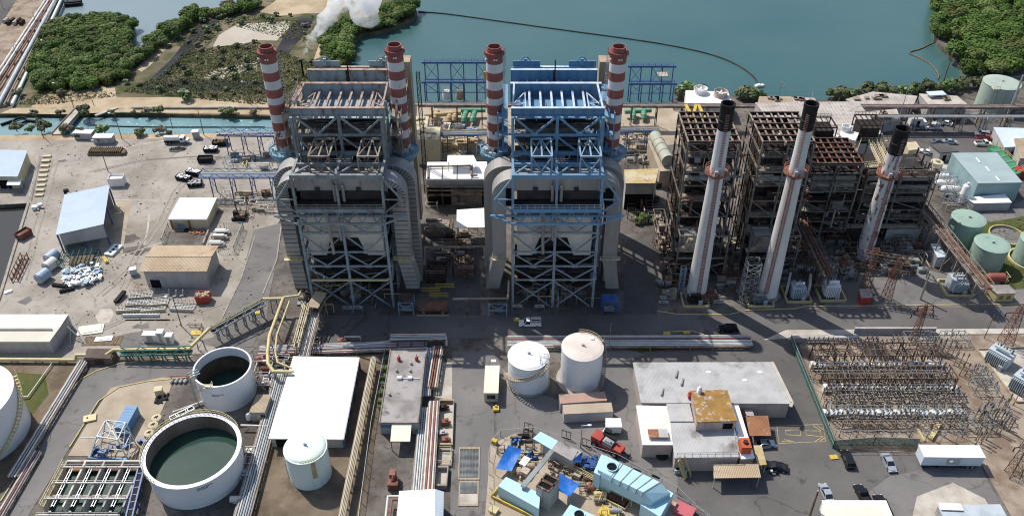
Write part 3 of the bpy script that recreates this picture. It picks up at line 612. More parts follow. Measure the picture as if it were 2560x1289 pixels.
# -- the two big boilers
M_("lower_frame_steel",(.27,.32,.36),(.2,.235,.265),.35,.42,.62,.6,c3=(.2,.13,.09),sc3=.8,lo3=.58,hi3=.7)
YF=163.6
def boiler(X0,label,st,gd,fl,hoist,dm,caged,seed):
 g=random.Random(seed);t=T('boiler_house',label,'boiler',(X0+10,YF+14,0),'big open-framed boilers')
 x=lambda v:X0+v
 y=lambda v:YF+v
 Lz=[0,8.7,12.9,17.2,22.8,27.6]
 f=MB()
 for cx in(0,10,20):
  f.bar((x(cx),y(0),0),(x(cx),y(0),28.4),.6,.6)
 for z in Lz[1:-1]:f.bar((x(-.3),y(0),z),(x(20.3),y(0),z),.34,.4)
 lo_=MATS['lower_frame_steel']
 f.build('front_frame',lo_,t)
 br=MB()
 for bay in(0,10):
  for lo,hi in zip(Lz[1:-1],Lz[2:]):
   for cx in(0,10):br.bar((x(bay+cx),y(-.05),hi-.4),(x(bay+5),y(-.05),lo+.3),.3)
   br.box((x(bay+5),y(-.25),lo+.1),(1.5,.12,.8))
  for cx in(0,10):
   br.bar((x(bay+cx),y(-.05),Lz[1]-.4),(x(bay+5),y(-.05),4.4),.3)
   br.bar((x(bay+5),y(-.05),4.2),(x(bay+cx*.86+.7),y(-.05),.2),.3)
 br.build('cross_bracing',lo_,t)
 w=MB()
 for z in(29.6,):w.bar((x(0),y(-.5),z),(x(20.4),y(-.5),z),.8,1.0)
 w.bar((x(-5.2),y(-.9),28.3),(x(25.4),y(-.9),28.3),.5,.4);w.bar((x(0),y(-2.6),27.2),(x(20.4),y(-2.6),27.2),.5,.5)
 for sx,e in((0,-5.2),(20.4,25.6)):w.bar((x(sx),y(-2.6),27.2),(x(e),y(-.9),28.3),.35);
 for j in range(12):
  a,b=j*1.7,(j+1)*1.7
  w.bar((x(a),y(-2.5),27.4),(x(b),y(-.6),29.2),.22)if j%2 else w.bar((x(a),y(-.6),29.2),(x(b),y(-2.5),27.4),.22)
 for s,a in((-1,0),(1,20.4)):
  w.bar((x(a),y(-.1),38.1),(x(a+s*4.1),y(-.3),32.3),.35);w.bar((x(a),y(-.1),32.3),(x(a+s*4.1),y(-.3),32.3),.28)
  w.bar((x(a+s*4.1),y(-.3),32.3),(x(a+s*4.1),y(-.6),28.4),.28);w.bar((x(a+s*4.1),y(-.3),32.2),(x(a),y(-.3),28.8),.35)
 w.build('truss_girder',st,t)
 MB().rail([(x(0),y(-.9),30.1),(x(20.4),y(-.9),30.1)],1.2,.1,1.7).build('walkway_railing',fl if caged else rustl,t)
 MB().bb(x(-.2),x(20.6),y(.3),y(3.4),29.9,30.1).build('walkway_deck',grate,t)
 u=MB()
 for cx in(0,20.3):u.bar((x(cx),y(0),27),(x(cx),y(0),38.4),.6)
 u.bar((x(-.3),y(0),38.4),(x(20.6),y(0),38.4),.7,1.0)
 u.bar((x(-.3),y(10.3),38.4),(x(20.6),y(10.3),38.4),.6,1.0)
 for cx in(0,10,20.3):u.bar((x(cx),y(0),38.4),(x(cx),y(10.4),38.4),.6)
 u.bar((x(0),y(5.5),38.1),(x(20),y(5.5),38.1),.5,.9)
 for a,b in((0,4),(20,16.4),(10,6.4),(10,13.8)):u.bar((x(a),y(.4),38.5),(x(b),y(5.3),38.5),.35)
 u.bar((x(10),y(0),28),(x(10),y(0),38.4),.55)
 u.build('upper_frame',st,t)
 r=MB()
 for cx in(0,10.2,20.4):r.bar((x(cx),y(10.4),0),(x(cx),y(10.4),48.4),.7)
 for z in(43.2,36,30):r.bar((x(0),y(10.4),z),(x(20.4),y(10.4),z),.45,.7)
 for a,b,z0,z1 in((0,5,48,43.5),(10.2,5,48,43.5),(10.2,15.4,48,43.5),(20.4,15.4,48,43.5),(5,0,36.2,43),(15.4,20.4,36.2,43),(10.2,5.2,42.9,38.8),(10.2,15.2,42.9,38.8)):
  r.bar((x(a),y(10.3),z0),(x(b),y(10.3),z1),.42)
 for cx in(5,15.4):r.box((x(cx),y(10.1),43.4),(1.7,.12,.9))
 r.build('upper_bracing',st,t)
 for sx in(0,20.4):
  s=MB()
  for yy in(8,16,24,33):s.bar((x(sx),y(yy),0),(x(sx),y(yy),49),.6)
  for z in Lz[1:]+[32,36.5,41,45]:s.bar((x(sx),y(0 if z<39 else 10),z),(x(sx),y(35),z),.4,.5)
  for yy,z0,z1 in((0,8.7,17.2),(8,17.2,27.6),(16,27.6,36.5),(24,36.5,45),(16,8.7,17.2),(10.4,36.5,41)):s.bar((x(sx),y(yy),z0),(x(sx),y(yy+8),z1),.35)
  s.build('side_frame',st,t)
 def girder(yy,z0,z1,x0=-.4,x1=20.8,stiff=9):
  q=MB();q.bb(x(x0),x(x1),y(yy-.1),y(yy+.1),z0,z1,0);q.bb(x(x0),x(x1),y(yy-.45),y(yy+.45),z1,z1+.14,1);q.bb(x(x0),x(x1),y(yy-.4),y(yy+.4),z0-.12,z0,0)
  for j in range(stiff+1):
   xx=x0+.06+(x1-x0-.12)*j/stiff;q.bb(x(xx)-.05,x(xx)+.05,y(yy-.38),y(yy-.1),z0,z1,0)
  q.build('roof_girder',[gd,fl],t)
 girder(10.4,48.3,50.1);girder(23.4,45.2,49.9,-.6,21.2);girder(30.9,45.2,49.9,-.5,20.8);girder(35.1,46.5,48.7,0,20.6)
 pk=MB()
 for cx in(3.2,17.2):
  pk.prism([(x(cx-3.2),y(35.0)),(x(cx+3.6),y(35.0)),(x(cx+3.6),y(35.25)),(x(cx-3.2),y(35.25))],48.8,50.3)
  pk.bar((x(cx-1.2),y(35.1),50.4),(x(cx-.4),y(35.1),51.4),.25);pk.bar((x(cx+1.2),y(35.1),50.4),(x(cx+.4),y(35.1),51.4),.25);pk.bar((x(cx-.5),y(35.1),51.4),(x(cx+.5),y(35.1),51.4),.25)
  pk.box((x(cx),y(34.6),50.4),(.8,.8,1.6))
 pk.build('roof_parapet',gd,t)
 for cx in(3.9,6.5,9.1,11.6,14.2,16.7):
  q=MB();q.bb(x(cx)-.25,x(cx)+.25,y(10.9),y(23.2),48.2,48.35,1);q.bb(x(cx)-.06,x(cx)+.06,y(10.9),y(23.2),47.2,48.2,0)
  q.build('roof_beam',[gd,fl],t)
 for cx in(3.6,6,8.6,11.2,13.8,16.8):
  q=MB();q.bb(x(cx)-.2,x(cx)+.2,y(23.9),y(30.7),47.2,47.4,0);q.build('roof_beam',[fl],t)
 q=MB()
 for cx in(2.9,17.6):q.bb(x(cx)-.12,x(cx)+.12,y(10.9),y(23.2),48,48.2)
 for sx,d in((0,1),(20.4,-1)):
  q.bar((x(sx),y(10.5),50),(x(sx+d*.3),y(23.4),50),.4);q.bar((x(sx),y(16),48),(x(sx+d*3),y(22.8),48),.25);q.bar((x(sx),y(17),48),(x(sx+d*3),y(17),48),.2);q.bar((x(sx),y(14.6),48),(x(sx+d*3),y(17),48),.2)
 q.bar((x(0),y(15),47.6),(x(20.4),y(15),47.6),.3,.6)
 for j in range(8):a=j*2.55;q.bar((x(a),y(11 if j%2 else 14.8),48),(x(a+2.55),y(14.8 if j%2 else 11),48),.2)
 q.build('roof_bracing',fl,t)
 q=MB();q.bar((x(10.2),y(27.4),48),(x(10.2),y(27.4),54),.3);q.bar((x(9.9),y(27.2),48),(x(9.8),y(27.2),51.5),.4);q.bar((x(10.2),y(27),48.3),(x(4.6),y(24),47.4),.35);q.bar((x(10.2),y(27),48.3),(x(16),y(24),47.4),.35)
 q.build('roof_mast',[rustd],t)
 MB().bb(x(3.1),x(17.2),y(15.5),y(33),31,46.4).build('furnace_casing',caseg,t)
 q=MB();q.bb(x(1),x(19.4),y(12),y(33.5),46.5,46.7);q.build('penthouse_floor',gd if caged else greyg,t)
 q=MB();q.bb(x(2),x(18.5),y(6),y(34),14.5,30.8);q.bb(x(1.2),x(19.2),y(9),y(34),.3,14.4);q.build('furnace_core',darkc,t)  # solid dark blocks added to keep the space behind the frame in shade
 MB().bb(x(1.0),x(18.9),y(1.2),y(5.6),20.6,27.0).build('furnace_front_wall',casing,t)
 for a,b,c,d in((1.0,6.4,4.7,1.0),(18.9,13.0,14.8,18.9)):
  q=MB();q.add([(x(a),y(1.3),20.5),(x(b),y(1.3),20.5),(x(c),y(1.7),15.0),(x(d),y(1.7),15.0),(x(a),y(6.4),20.5),(x(b),y(6.4),20.5),(x(c),y(6.0),15.0),(x(d),y(6.0),15.0)],[(0,1,2,3),(7,6,5,4),(1,0,4,5),(3,2,6,7),(2,1,5,6),(0,3,7,4)]);q.build('ash_hopper',casing,t)
 for z in Lz[1:3]:  # dark decks added along with the core to keep the interior shaded
  q=MB();q.bb(x(.5),x(20),y(3.0),y(9),z-.1,z+.05);q.rail([(x(.5),y(3.1),z),(x(20),y(3.1),z)],1.1,.07,2.2);q.build('floor_deck',grate,t)
 for z in(31,34.5,37.6,41,44.6):
  q=MB();q.bb(x(.5),x(20),y(10.8),y(15.2),z-.1,z+.05);q.rail([(x(.5),y(10.9),z),(x(20),y(10.9),z)],1.1,.09,2);q.build('upper_deck',grate,t)
 def portal(y0,y1,xl,xr,ztop,w,nm,foot):
  q=MB();R_=5.2;n=9;outer=[];inner=[]
  pts=[(xl,foot[0])]+[(xl,13.5)]+[(xl+R_-R_*cos(a),ztop-R_+R_*sin(a))for a in[pi/2*i/n for i in range(n+1)]]
  pts+=[(xr-R_+R_*sin(a),ztop-R_+R_*cos(a))for a in[pi/2*i/n for i in range(n+1)]]+[(xr,13.5),(xr,foot[0])]
  ip=[(xl+w,foot[0])]+[(xl+w,13.5)]+[(xl+R_-(R_-w)*cos(a),ztop-R_+(R_-w)*sin(a))for a in[pi/2*i/n for i in range(n+1)]]
  ip+=[(xr-R_+(R_-w)*sin(a),ztop-R_+(R_-w)*cos(a))for a in[pi/2*i/n for i in range(n+1)]]+[(xr-w,13.5),(xr-w,foot[0])]
  m=len(pts)
  for e in(0,m-1):
   pts[e]=(pts[e][0]+foot[1 if e==0 else 2],pts[e][1]);ip[e]=(ip[e][0]+foot[1 if e==0 else 2]*1.0,ip[e][1])
  for i in range(m-1):
   a,b,c,d=pts[i],pts[i+1],ip[i+1],ip[i]
   q.add([(x(v[0]),yy,v[1])for yy in(y(y0),y(y1))for v in(a,b,c,d)],[(3,2,1,0),(4,5,6,7),(0,1,5,4),(2,3,7,6)],0)
  q.add([(x(v[0]),yy,v[1])for yy in(y(y0),y(y1))for v in(pts[0],ip[0])],[(0,1,3,2)],0)
  q.add([(x(v[0]),yy,v[1])for yy in(y(y0),y(y1))for v in(pts[-1],ip[-1])],[(0,1,3,2)],0)
  if caged==0:
   for i in range(m-1):
    a,b=pts[i],pts[i+1];c,d=ip[i],ip[i+1];L=hypot(a[0]-b[0],a[1]-b[1]);k=max(1,int(L/1.25))
    if i==m//2-1:continue
    for j in range(k):
     s_=j/k;p1=lerp(a,b,s_);p2=lerp(c,d,s_)
     q.bar((x(p1[0]),y(y0)-.02,p1[1]),(x(p2[0]),y(y0)-.02,p2[1]),.1,.1,1)
  q.build(nm,[dm,darkc],t)
 portal(1.6,6,-4.9,25.2,36.8,3.3,'air_duct',(4.5,-1.8 if caged else.4,1.4))
 portal(9,13.5,-7.0,26.6,35.6,3.3,'air_duct',(1.0,0,0))
 q=MB();q.bb(x(1),x(19.5),y(1.4),y(1.55),31.4,33.6);
 for a in(5.2,14.6):q.box((x(a),y(1.3),34.2),(1.1,.2,.8))
 q.build('burner_row',darkc,t)
 for a,zz in((-1.6,31.5),(21.3,31.5)):
  MB().bb(x(a),x(a)+1.9,y(1.3),y(5.8),29.5,34.2).build('duct_opening',dark,t)
 for a,z0,z1 in((9.1,35.2,31.2),(11.1,35.0,31.2)):
  q=MB();q.tube((x(a),y(.9),z1),(x(a),y(.9),z0),.38,10);q.ball((x(a),y(.9),z0),.38,10);q.build('riser_pipe',duct,t)
 q=MB();q.path([(x(6.7),y(2.5),29.2),(x(6.9),y(-.7),28.6),(x(7.2),y(-.7),17.2)],.38,10);q.build('riser_pipe',duct,t)
 q=MB();q.path([(x(9.2),y(2.5),29.2),(x(9.3),y(-.5),28.6),(x(9.4),y(-.5),21)],.32,10);q.build('riser_pipe',duct,t)
 for cx in(4.2,15.2):
  q=MB();a,b=x(cx),x(cx+4.6)
  for yy in(y(1.6),y(9.6)):
   for xx in(a,b):q.bar((xx,yy,34),(xx,yy,42.6),.32)
   q.bar((a,yy,42.6),(b,yy,42.6),.36);q.bar((a,yy,38.5),(b,yy,38.5),.3)
   q.bar((a,yy,42.5),((a+b)/2,yy,38.7),.22);q.bar((b,yy,42.5),((a+b)/2,yy,38.7),.22)
  for xx in(a,(a+b)/2,b):q.bar((xx,y(1.6),42.6),(xx,y(9.6),42.6),.34)
  q.bar((a,y(1.6),42.6),((a+b)/2,y(9.6),42.6),.2);q.bar((b,y(1.6),42.6),((a+b)/2,y(9.6),42.6),.2)
  for j in range(6):q.bar((a,y(2.2+j*1.2),35.5),(b,y(2.2+j*1.2),35.5),.5,.12)
  q.build('hoist_frame',hoist,t)
 q=MB();q.bb(x(9),x(12.2),y(6.5),y(12),36.5,38.0);q.rail([(x(8),y(6),38.3),(x(13),y(6),38.3),(x(13),y(9),38.3)],1.1,.08);q.build('drum_cover',duct,t)
 for i in range(46):
  xx,yy,zz=g.uniform(.3,20),g.uniform(11,33),g.uniform(30,47);L=g.uniform(2,6);k=g.choice([0,0,1,2])
  e=[xx,yy,zz];e[k]+=L*g.choice([-1,1]);e[0]=min(20.6,max(-.6,e[0]));MB().tube((x(xx),y(yy),zz),(x(e[0]),y(e[1]),e[2]),g.uniform(.06,.22),6).build('pipe',rustl,t)
 for i in range(30):
  xx,zz=g.uniform(0,20),g.uniform(29,47);k=g.random()<.5;MB().tube((x(xx),y(g.uniform(10.6,14)),zz),(x(xx if k else min(20.4,xx+g.uniform(2,8))),y(g.uniform(10.6,14)),zz+(g.uniform(2,6)if k else 0)),g.uniform(.06,.16),6).build('pipe',g.choice([rustl,rust,greys,st]),t)
 for i in range(22):
  xx,zz=g.uniform(.5,19),g.uniform(2,14);MB().tube((x(xx),y(g.uniform(1.6,5)),zz),(x(min(20,xx+g.uniform(1,6))),y(g.uniform(1.6,5)),zz),g.uniform(.06,.2),6).build('pipe',rustl,t)
 for sd,xx in((-1,-2.4),(1,22.6)):
  q=MB()
  for z in(32.5,36.5,41,45.5):
   q.bb(x(xx-1.2),x(xx+1.2),y(14),y(32),z-.08,z+.04);q.rail([(x(xx+sd*1.2),y(14),z),(x(xx+sd*1.2),y(32),z)],1.1,.08,2.2)
   q.bar((x(xx),y(16),z),(x(xx),y(20),z+4),.5,.1)
  for yy in(14,23,32):q.bar((x(xx+sd*1.1),y(yy),20),(x(xx+sd*1.1),y(yy),47),.25)
  q.build('side_gallery',st if caged else rustl,t)
  q=MB();zz=14.2
  q.bb(x(-5.6 if sd<0 else 21.2),x(-1 if sd<0 else 26),y(.6),y(1.5),zz-.1,zz);q.rail([(x(-5.6 if sd<0 else 21.2),y(.6),zz),(x(-1 if sd<0 else 26),y(.6),zz)],1.1,.09,1.4)
  q.build('duct_platform',pipey if not caged else cream,t)
 q=MB();q.path([(x(.6),y(-.5),8.9),(x(19.2),y(-.5),8.9),(x(19.6),y(-.5),9.4)],.3 if not caged else.12,8);q.build('header_pipe',pipey if not caged else cream,t)
 q=MB();q.bb(x(21.6),x(24.4),y(34),y(38),3,50.5);q.build('lift_shaft',tan_,t)
 return t
boiler(.2,'open-framed boiler in bright blue steel between two striped chimneys',blue,blued,blueh,bluel,duct,1,11)
boiler(-49.8,'open-framed boiler in rust-stained grey steel between two striped chimneys',greys,greyg,rflange,rustl,ductp,0,12)
# -- the old rusty boilers
def rusty_boiler(x0,x1,y0,y1,zt,label,seed,front_z=None,roofgrid=True,name='rusty_boiler'):
 g=random.Random(seed);t=T(name,label,'boiler',((x0+x1)/2,(y0+y1)/2,0),'old rusty boilers')
 nx=3;xs=[x0+(x1-x0)*i/(nx-1)for i in range(nx)];ny=4;ys=[y0+(y1-y0)*i/(ny-1)for i in range(ny)]
 lv=[zt*k for k in(.17,.3,.43,.56,.68,.79,.9,1)]
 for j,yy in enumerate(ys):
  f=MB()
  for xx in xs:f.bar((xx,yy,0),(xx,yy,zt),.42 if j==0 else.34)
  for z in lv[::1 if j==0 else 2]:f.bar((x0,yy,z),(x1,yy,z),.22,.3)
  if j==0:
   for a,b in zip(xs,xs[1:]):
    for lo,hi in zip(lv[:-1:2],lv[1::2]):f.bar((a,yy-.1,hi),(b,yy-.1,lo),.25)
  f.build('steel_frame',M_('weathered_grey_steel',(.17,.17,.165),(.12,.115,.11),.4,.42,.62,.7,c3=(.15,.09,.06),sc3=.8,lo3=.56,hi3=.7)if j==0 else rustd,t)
 s=MB()
 for xx in xs:
  for z in lv[::2]:s.bar((xx,y0,z),(xx,y1,z),.2,.3)
 for lo,hi in zip(lv,lv[1:]):s.bar((x0,y0,lo),(x0,ys[1],hi),.22);s.bar((x1,y0,lo),(x1,ys[1],hi),.22)
 s.build('side_beams',rustd,t)
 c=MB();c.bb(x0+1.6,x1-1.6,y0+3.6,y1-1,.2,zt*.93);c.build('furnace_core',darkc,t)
 for i in range(34):
  xx,zz=g.uniform(x0+.6,x1-3),g.uniform(3,zt*.95);w,h=g.uniform(1,3.4),g.uniform(.6,2.6);d=g.uniform(.4,2.6)
  MB().box((xx+w/2,y0+3.6-d/2,zz),(w,d,h)).build('burner_box',g.choice([rustd,rustd,darkc,rust,caseg]),t)
 for z in lv[:-1]:
  q=MB();q.bb(x0+.2,x1-.2,y0+.2,y0+3.4,z+.1,z+.2);q.rail([(x0,y0-.1,z+.3),(x1,y0-.1,z+.3)],1.1,.09,1.6);q.rail([(x0-.3,y0,z+.3),(x0-.3,y1,z+.3)],1.1,.08,2);q.build('gallery',g.choice([rust,rustl,rustd]),t)
 q=MB();z=lv[4]+1.4
 for k,(dz,rr)in enumerate(((0,.75),(2.2,.6))):q.tube((x0+.6,y0+1.3,z+dz),(x1-.6,y0+1.3,z+dz),rr,10)
 q.build('steam_drum',caseg,t)
 if roofgrid:
  q=MB();n=7
  for i in range(n+1):
   xx=x0+(x1-x0)*i/n
   q.bb(xx-.2,xx+.2,y0,y1,zt+.3,zt+.45,0);q.bb(xx-.06,xx+.06,y0,y1,zt-.4,zt+.3,1)
  for i in range(6):
   yy=y0+(y1-y0)*i/5;q.bb(x0,x1,yy-.16,yy+.16,zt+.55,zt+.7,2);q.bb(x0,x1,yy-.05,yy+.05,zt-.3,zt+.5,1)
  q.build('roof_grid',[rustl,rustd,rust]if seed!=33 else[rustr,rustd,rust],t)
  q=MB()
  for i in range(14):q.box((g.uniform(x0+1,x1-1),g.uniform(y0+1,y1-1),zt-g.uniform(.6,1.4)),(g.uniform(.6,2),g.uniform(.6,2),1.2))
  q.bb(x0+.3,x1-.3,y0+.3,y1-.3,zt-2.2,zt-2);q.build('roof_equipment',rustd,t)
 for i in range(95):
  xx,yy,zz=g.uniform(x0-1.2,x1+1.2),g.uniform(y0-.6,y1)if i%3 else y0-g.uniform(0,1.2),g.uniform(2,zt+.5);L=g.uniform(1.5,6);k=g.choice([0,0,1,2,2])
  e=[xx,yy,zz];e[k]+=L;e[0]=min(x1+1.5,e[0]);e[1]=min(y1,e[1]);e[2]=min(zt+1,e[2]);MB().tube((xx,yy,zz),e,g.choice([.07,.09,.12,.16,.3]),6).build('pipe',g.choice([rustl,rust,rustd,rustr,greys,padc]),t)
 if zt>30:
  yl=y0-5.5;q=MB()
  for xx in xs:
   q.bar((xx,yl,0),(xx,yl,14),.36);q.bar((xx,yl,14),(xx,y0,14),.3)
  for z in(7,14):q.bar((x0,yl,z),(x1,yl,z),.3,.4)
  q.bar((x0,yl,13.6),(xs[1],yl,7.3),.22);q.bar((xs[1],yl,7),(x1,yl,.4),.22);q.bar((x0,yl+2.7,14),(x1,yl+2.7,14),.3);q.build('lower_frame',MATS['weathered_grey_steel'],t)
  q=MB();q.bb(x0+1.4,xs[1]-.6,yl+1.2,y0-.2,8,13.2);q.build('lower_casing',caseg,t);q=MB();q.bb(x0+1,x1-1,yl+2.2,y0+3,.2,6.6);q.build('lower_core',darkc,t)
  q=MB();q.tube((x0-.5,yl+.6,9),(x0+2.2,yl+.4,10.2),.7,10);q.tube((x0+2.2,yl+.4,10.2),(x0+2.8,yl+.4,13),.7,10);q.build('bent_duct',rustl,t)
  for k in range(26):
   xx,zz=g.uniform(x0,x1-2),g.uniform(1,14.5);MB().tube((xx,yl+g.uniform(-.8,1),zz),(xx+g.uniform(1,4),yl+g.uniform(-.8,1),zz+g.choice([0,0,1.5])),g.choice([.07,.1,.16]),6).build('pipe',g.choice([rustl,rust,rustd,rustr]),t)
 q=MB();h=0
 while h<zt-3:
  a,b=(y0+2,y0+6)if int(h/3)%2 else(y0+6,y0+2)
  q.bar((x1+1.2,a,h),(x1+1.2,b,h+3),.8,.12);q.bb(x1+.5,x1+2,b-.6,b+.6,h+2.9,h+3);h+=3
 for yy in(y0+1.4,y0+6.6):
  for xx in(x1+.5,x1+2):q.bar((xx,yy,0),(xx,yy,zt-1),.15)
 q.build('stair_tower',rustd,t)
 return t
rusty_boiler(42.5,55,180,195,37.5,'rusty open boiler right of the blue boiler, behind the first white smokestack',31)
rusty_boiler(60.5,73,180,195,37.5,'rusty open boiler behind the middle white smokestack',32)
rusty_boiler(77.5,91,190,203,25.5,'lower rusty boiler with red roof purlins between the middle and the flaking smokestack',33)
rusty_boiler(94.5,112,193,205,22,'low rusty boiler with yellowish walkways behind the flaking smokestack',34,roofgrid=False)
for a,b,lb in(((1742,332,37),(1792,414,29.5),'white sloping flue duct feeding the first white smokestack'),((1940,336,37),(1988,412,29.5),'white sloping flue duct feeding the middle white smokestack')):
 A,B=P(*a),P(*b);t=T('flue_duct',lb,'duct',(A[0],A[1],0));MB().bar(A,B,1.5,1.8).build('duct',stk_p,t);q=MB()
 for o in(-.9,.9):q.rail([(A[0]+o,A[1],A[2]+1),(B[0]+o,B[1],B[2]+1)],1.1,.1,1.4)
 q.build('railing',rustl,t);q=MB();q.bar((A[0]-3.4,A[1]+.6,A[2]-.6),A,1.1,.9);q.build('duct_elbow',rust,t)
 for k in(.25,.6):e=lerp(A,B,k);MB().bar((e[0],e[1]+1.5,0),(e[0],e[1],e[2]-.9),.3).build('support',greys,t)
t=T('white_duct_block','tall white duct block with a round flue opening behind the red-purlined boiler','duct',P(2120,420));p=PP(24,(2104,322),(2146,332),(2136,352),(2094,340));MB().prism([e[:2]for e in p],12,24).build('casing',white,t);p=PP(22,(2082,334),(2108,340),(2098,356),(2074,350));MB().prism([e[:2]for e in p],12,22).build('casing',stk_p,t)
c=P(2112,326,24);q=MB();q.lathe(c,[(1.3,23),(1.3,25.5),(1.1,25.5),(1.1,24)],18);q.build('flue_ring',white,t);q=MB();[q.bar((e[0],e[1],0),(e[0],e[1],12),.4)for e in p];q.build('leg',greys,t)
for x,y,z,lb in((2056,306,27,'small open rusty frame house behind the middle smokestack'),(2170,300,27,'small open rusty frame house behind the flaking smokestack')):
 c=P(x,y,z);t=T('roof_house',lb,'roof house',(c[0],c[1],0));q=MB();w=3
 for a in(-w,w):
  for b in(-w,w):q.bar((c[0]+a,c[1]+b,0),(c[0]+a,c[1]+b,z),.25)
  q.bar((c[0]+a,c[1]-w,z),(c[0]+a,c[1]+w,z),.3);q.bar((c[0]-w,c[1]+a,z),(c[0]+w,c[1]+a,z),.3);q.bar((c[0]-w,c[1]+a,z-3),(c[0]+w,c[1]+a,z-3),.25);q.rail([(c[0]-w,c[1]+a,z),(c[0]+w,c[1]+a,z)],1,.08,1)
 for k in range(5):q.bar((c[0]-w+k*1.5,c[1]-w,z),(c[0]-w+k*1.5,c[1]+w,z),.2)
 q.build('frame',rustd,t);q=MB();q.bb(c[0]-w+.4,c[0]+w-.4,c[1]-w+.4,c[1]+w-.4,z-6,z-1.2);q.build('hopper',darkc,t)
t=T('yellow_walkways','yellowish railed walkways on top of the low boiler left of the flaking smokestack','walkway',P(2180,420));g=random.Random(3)
for a,b in(((2146,350,22),(2230,352,22)),((2146,350,22),(2120,420,22)),((2190,352,22),(2218,412,22)),((2120,420,22),(2215,412,22)),((2170,352,22),(2200,414,22))):
 A,B=P(*a),P(*b);q=MB();q.bar(A,B,1.0,.15);d=(B[0]-A[0],B[1]-A[1]);L=hypot(*d);v=(-d[1]/L*.5,d[0]/L*.5)
 for s_ in(-1,1):q.rail([(A[0]+v[0]*s_,A[1]+v[1]*s_,A[2]),(B[0]+v[0]*s_,B[1]+v[1]*s_,B[2])],1.1,.1,1.3)
 q.build('walkway',cream,t)
q=MB()
for a in((2146,350),(2230,352),(2120,420),(2215,412)):e=P(*a,22);q.bar((e[0],e[1],0),e,.3)
q.build('post',rustd,t)
q=MB();a,b=P(2142,640),P(2166,640,0);q.prism([(a[0],a[1]+.2),(a[0]+1.8,a[1]+.6),(a[0]+1.8,a[1]+1.0),(a[0],a[1]+.6)],0,[3.2,9.0,9.0,3.2]);tag(q.build('stained_panel',roofyel),'ochre-stained wedge panel leaning beside the foot of the flaking smokestack','panel')
# -- building helpers
def shed(name,label,cat,roof_px,h,wallm,roofm,over=.4,rise=None,thick=.18,walls=True,group=None,front=None,roofname='roof'):
 """a building from its four roof corners (photo pixels, at height h); rise = extra height per corner"""
 rise=rise or[0]*len(roof_px)
 poly=[P(a[0],a[1],h+r)for a,r in zip(roof_px,rise)];xy=[(p[0],p[1])for p in poly]
 t=T(name,label,cat,base(xy),group)
 zt=[p[2]for p in poly]
 n=len(poly);a0=sum(xy[i][0]*xy[(i+1)%n][1]-xy[(i+1)%n][0]*xy[i][1]for i in range(n))
 if a0<0:xy=xy[::-1];zt=zt[::-1]
 MB().prism(xy,[z-thick for z in zt],zt).build(roofname,roofm,t)
 ins=inset(xy,over)if over else[(p[0],p[1])for p in xy]
 if walls:
  MB().prism(ins,0,[z-thick-.005 for z in zt]).build('wall',wallm,t)
 t['_p']=[c for p in ins for c in p]
 return t,ins,zt
def face_box(t,a,b,u0,u1,z0,z1,m,name,d=.06,parent=None):
 """a panel (door, window) on the wall running from a to b, between fractions u0..u1"""
 p=lerp(a,b,u0);q=lerp(a,b,u1);L=hypot(q[0]-p[0],q[1]-p[1]);nx,ny=(q[1]-p[1])/L,-(q[0]-p[0])/L
 mb=MB();mb.prism([(p[0]-nx*.02,p[1]-ny*.02),(q[0]-nx*.02,q[1]-ny*.02),(q[0]+nx*d,q[1]+ny*d),(p[0]+nx*d,p[1]+ny*d)],z0,z1)
 return mb.build(name,m,parent or t)
def posts(t,pts,h,w=.3,m=None,name='post'):
 for p in pts:MB().bb(p[0]-w/2,p[0]+w/2,p[1]-w/2,p[1]+w/2,0,h).build(name,m,t)
t,ins,zt=shed('workshop_shed','large open workshop shed with sloping blue-grey sheet roof in the left yard','shed',[(159,486),(272,462),(257,560),(137,587)],6.2,wallg,roofb,.5,[0,.8,.8,0],walls=False)
q=MB();a,b=ins[0],ins[1]
fl=P(141,588,6.2);fr=P(256,561,7.0)
q.prism([(fl[0]+.4,fl[1]+.3),(fr[0]-.3,fr[1]+.3),(fr[0]-.3,fr[1]+.45),(fl[0]+.4,fl[1]+.45)],2.6,[6.0,6.75,6.75,6.0]);q.build('front_panel',wallg,t)
for p in ins:posts(t,[p],6.0,.35,blueg)
posts(t,[lerp(ins[0],ins[1],.5),lerp(ins[1],ins[2],.5),lerp(ins[2],ins[3],.5)],6.0,.3,blueg)
q=MB();bl=P(160,487,6.2);br_=P(271,463,7.0);q.prism([(bl[0]+.5,bl[1]-.5),(br_[0]-.5,br_[1]-.5),(br_[0]-.5,br_[1]-.3),(bl[0]+.5,bl[1]-.3)],0,5.8);q.build('back_wall',wallg,t)
q=MB();lp=[P(140,587,6.2),P(160,488,6.2)];q.prism([(lp[0][0]+.4,lp[0][1]+.4),(lp[1][0]+.4,lp[1][1]-.6),(lp[1][0]+.6,lp[1][1]-.6),(lp[0][0]+.6,lp[0][1]+.4)],0,5.8);q.build('side_wall',wallg,t)
struct(MB().sheet(PP(.06,(262,505),(326,503),(304,632),(245,625))).build('concrete_apron',padc))
h=hz(572,547)
t,ins,zt=shed('cream_building','cream and orange block building with flat white roof below the blue pipe gantry','building',[(447,494),(540,494),(515,547),(418,547)],h,cream,whiter,.25,thick=.5)
pf=sorted(ins,key=lambda p:p[1])[:2];pf.sort()
face_box(t,pf[0],pf[1],.0,.06,0,h-.6,roofr,'pilaster');face_box(t,pf[0],pf[1],.48,.54,0,h-.6,roofr,'pilaster')
face_box(t,pf[0],pf[1],.17,.36,.3,1.6,bluel,'louvre')
h=hz(722,678)
A,B_,C_,D=P(345,678,h),P(515,678,h),P(545,613,h),P(383,613,h)
t=T('warehouse','white-walled warehouse with tan rust-streaked corrugated gable roof in the left yard','warehouse',base([A,B_,C_,D]))
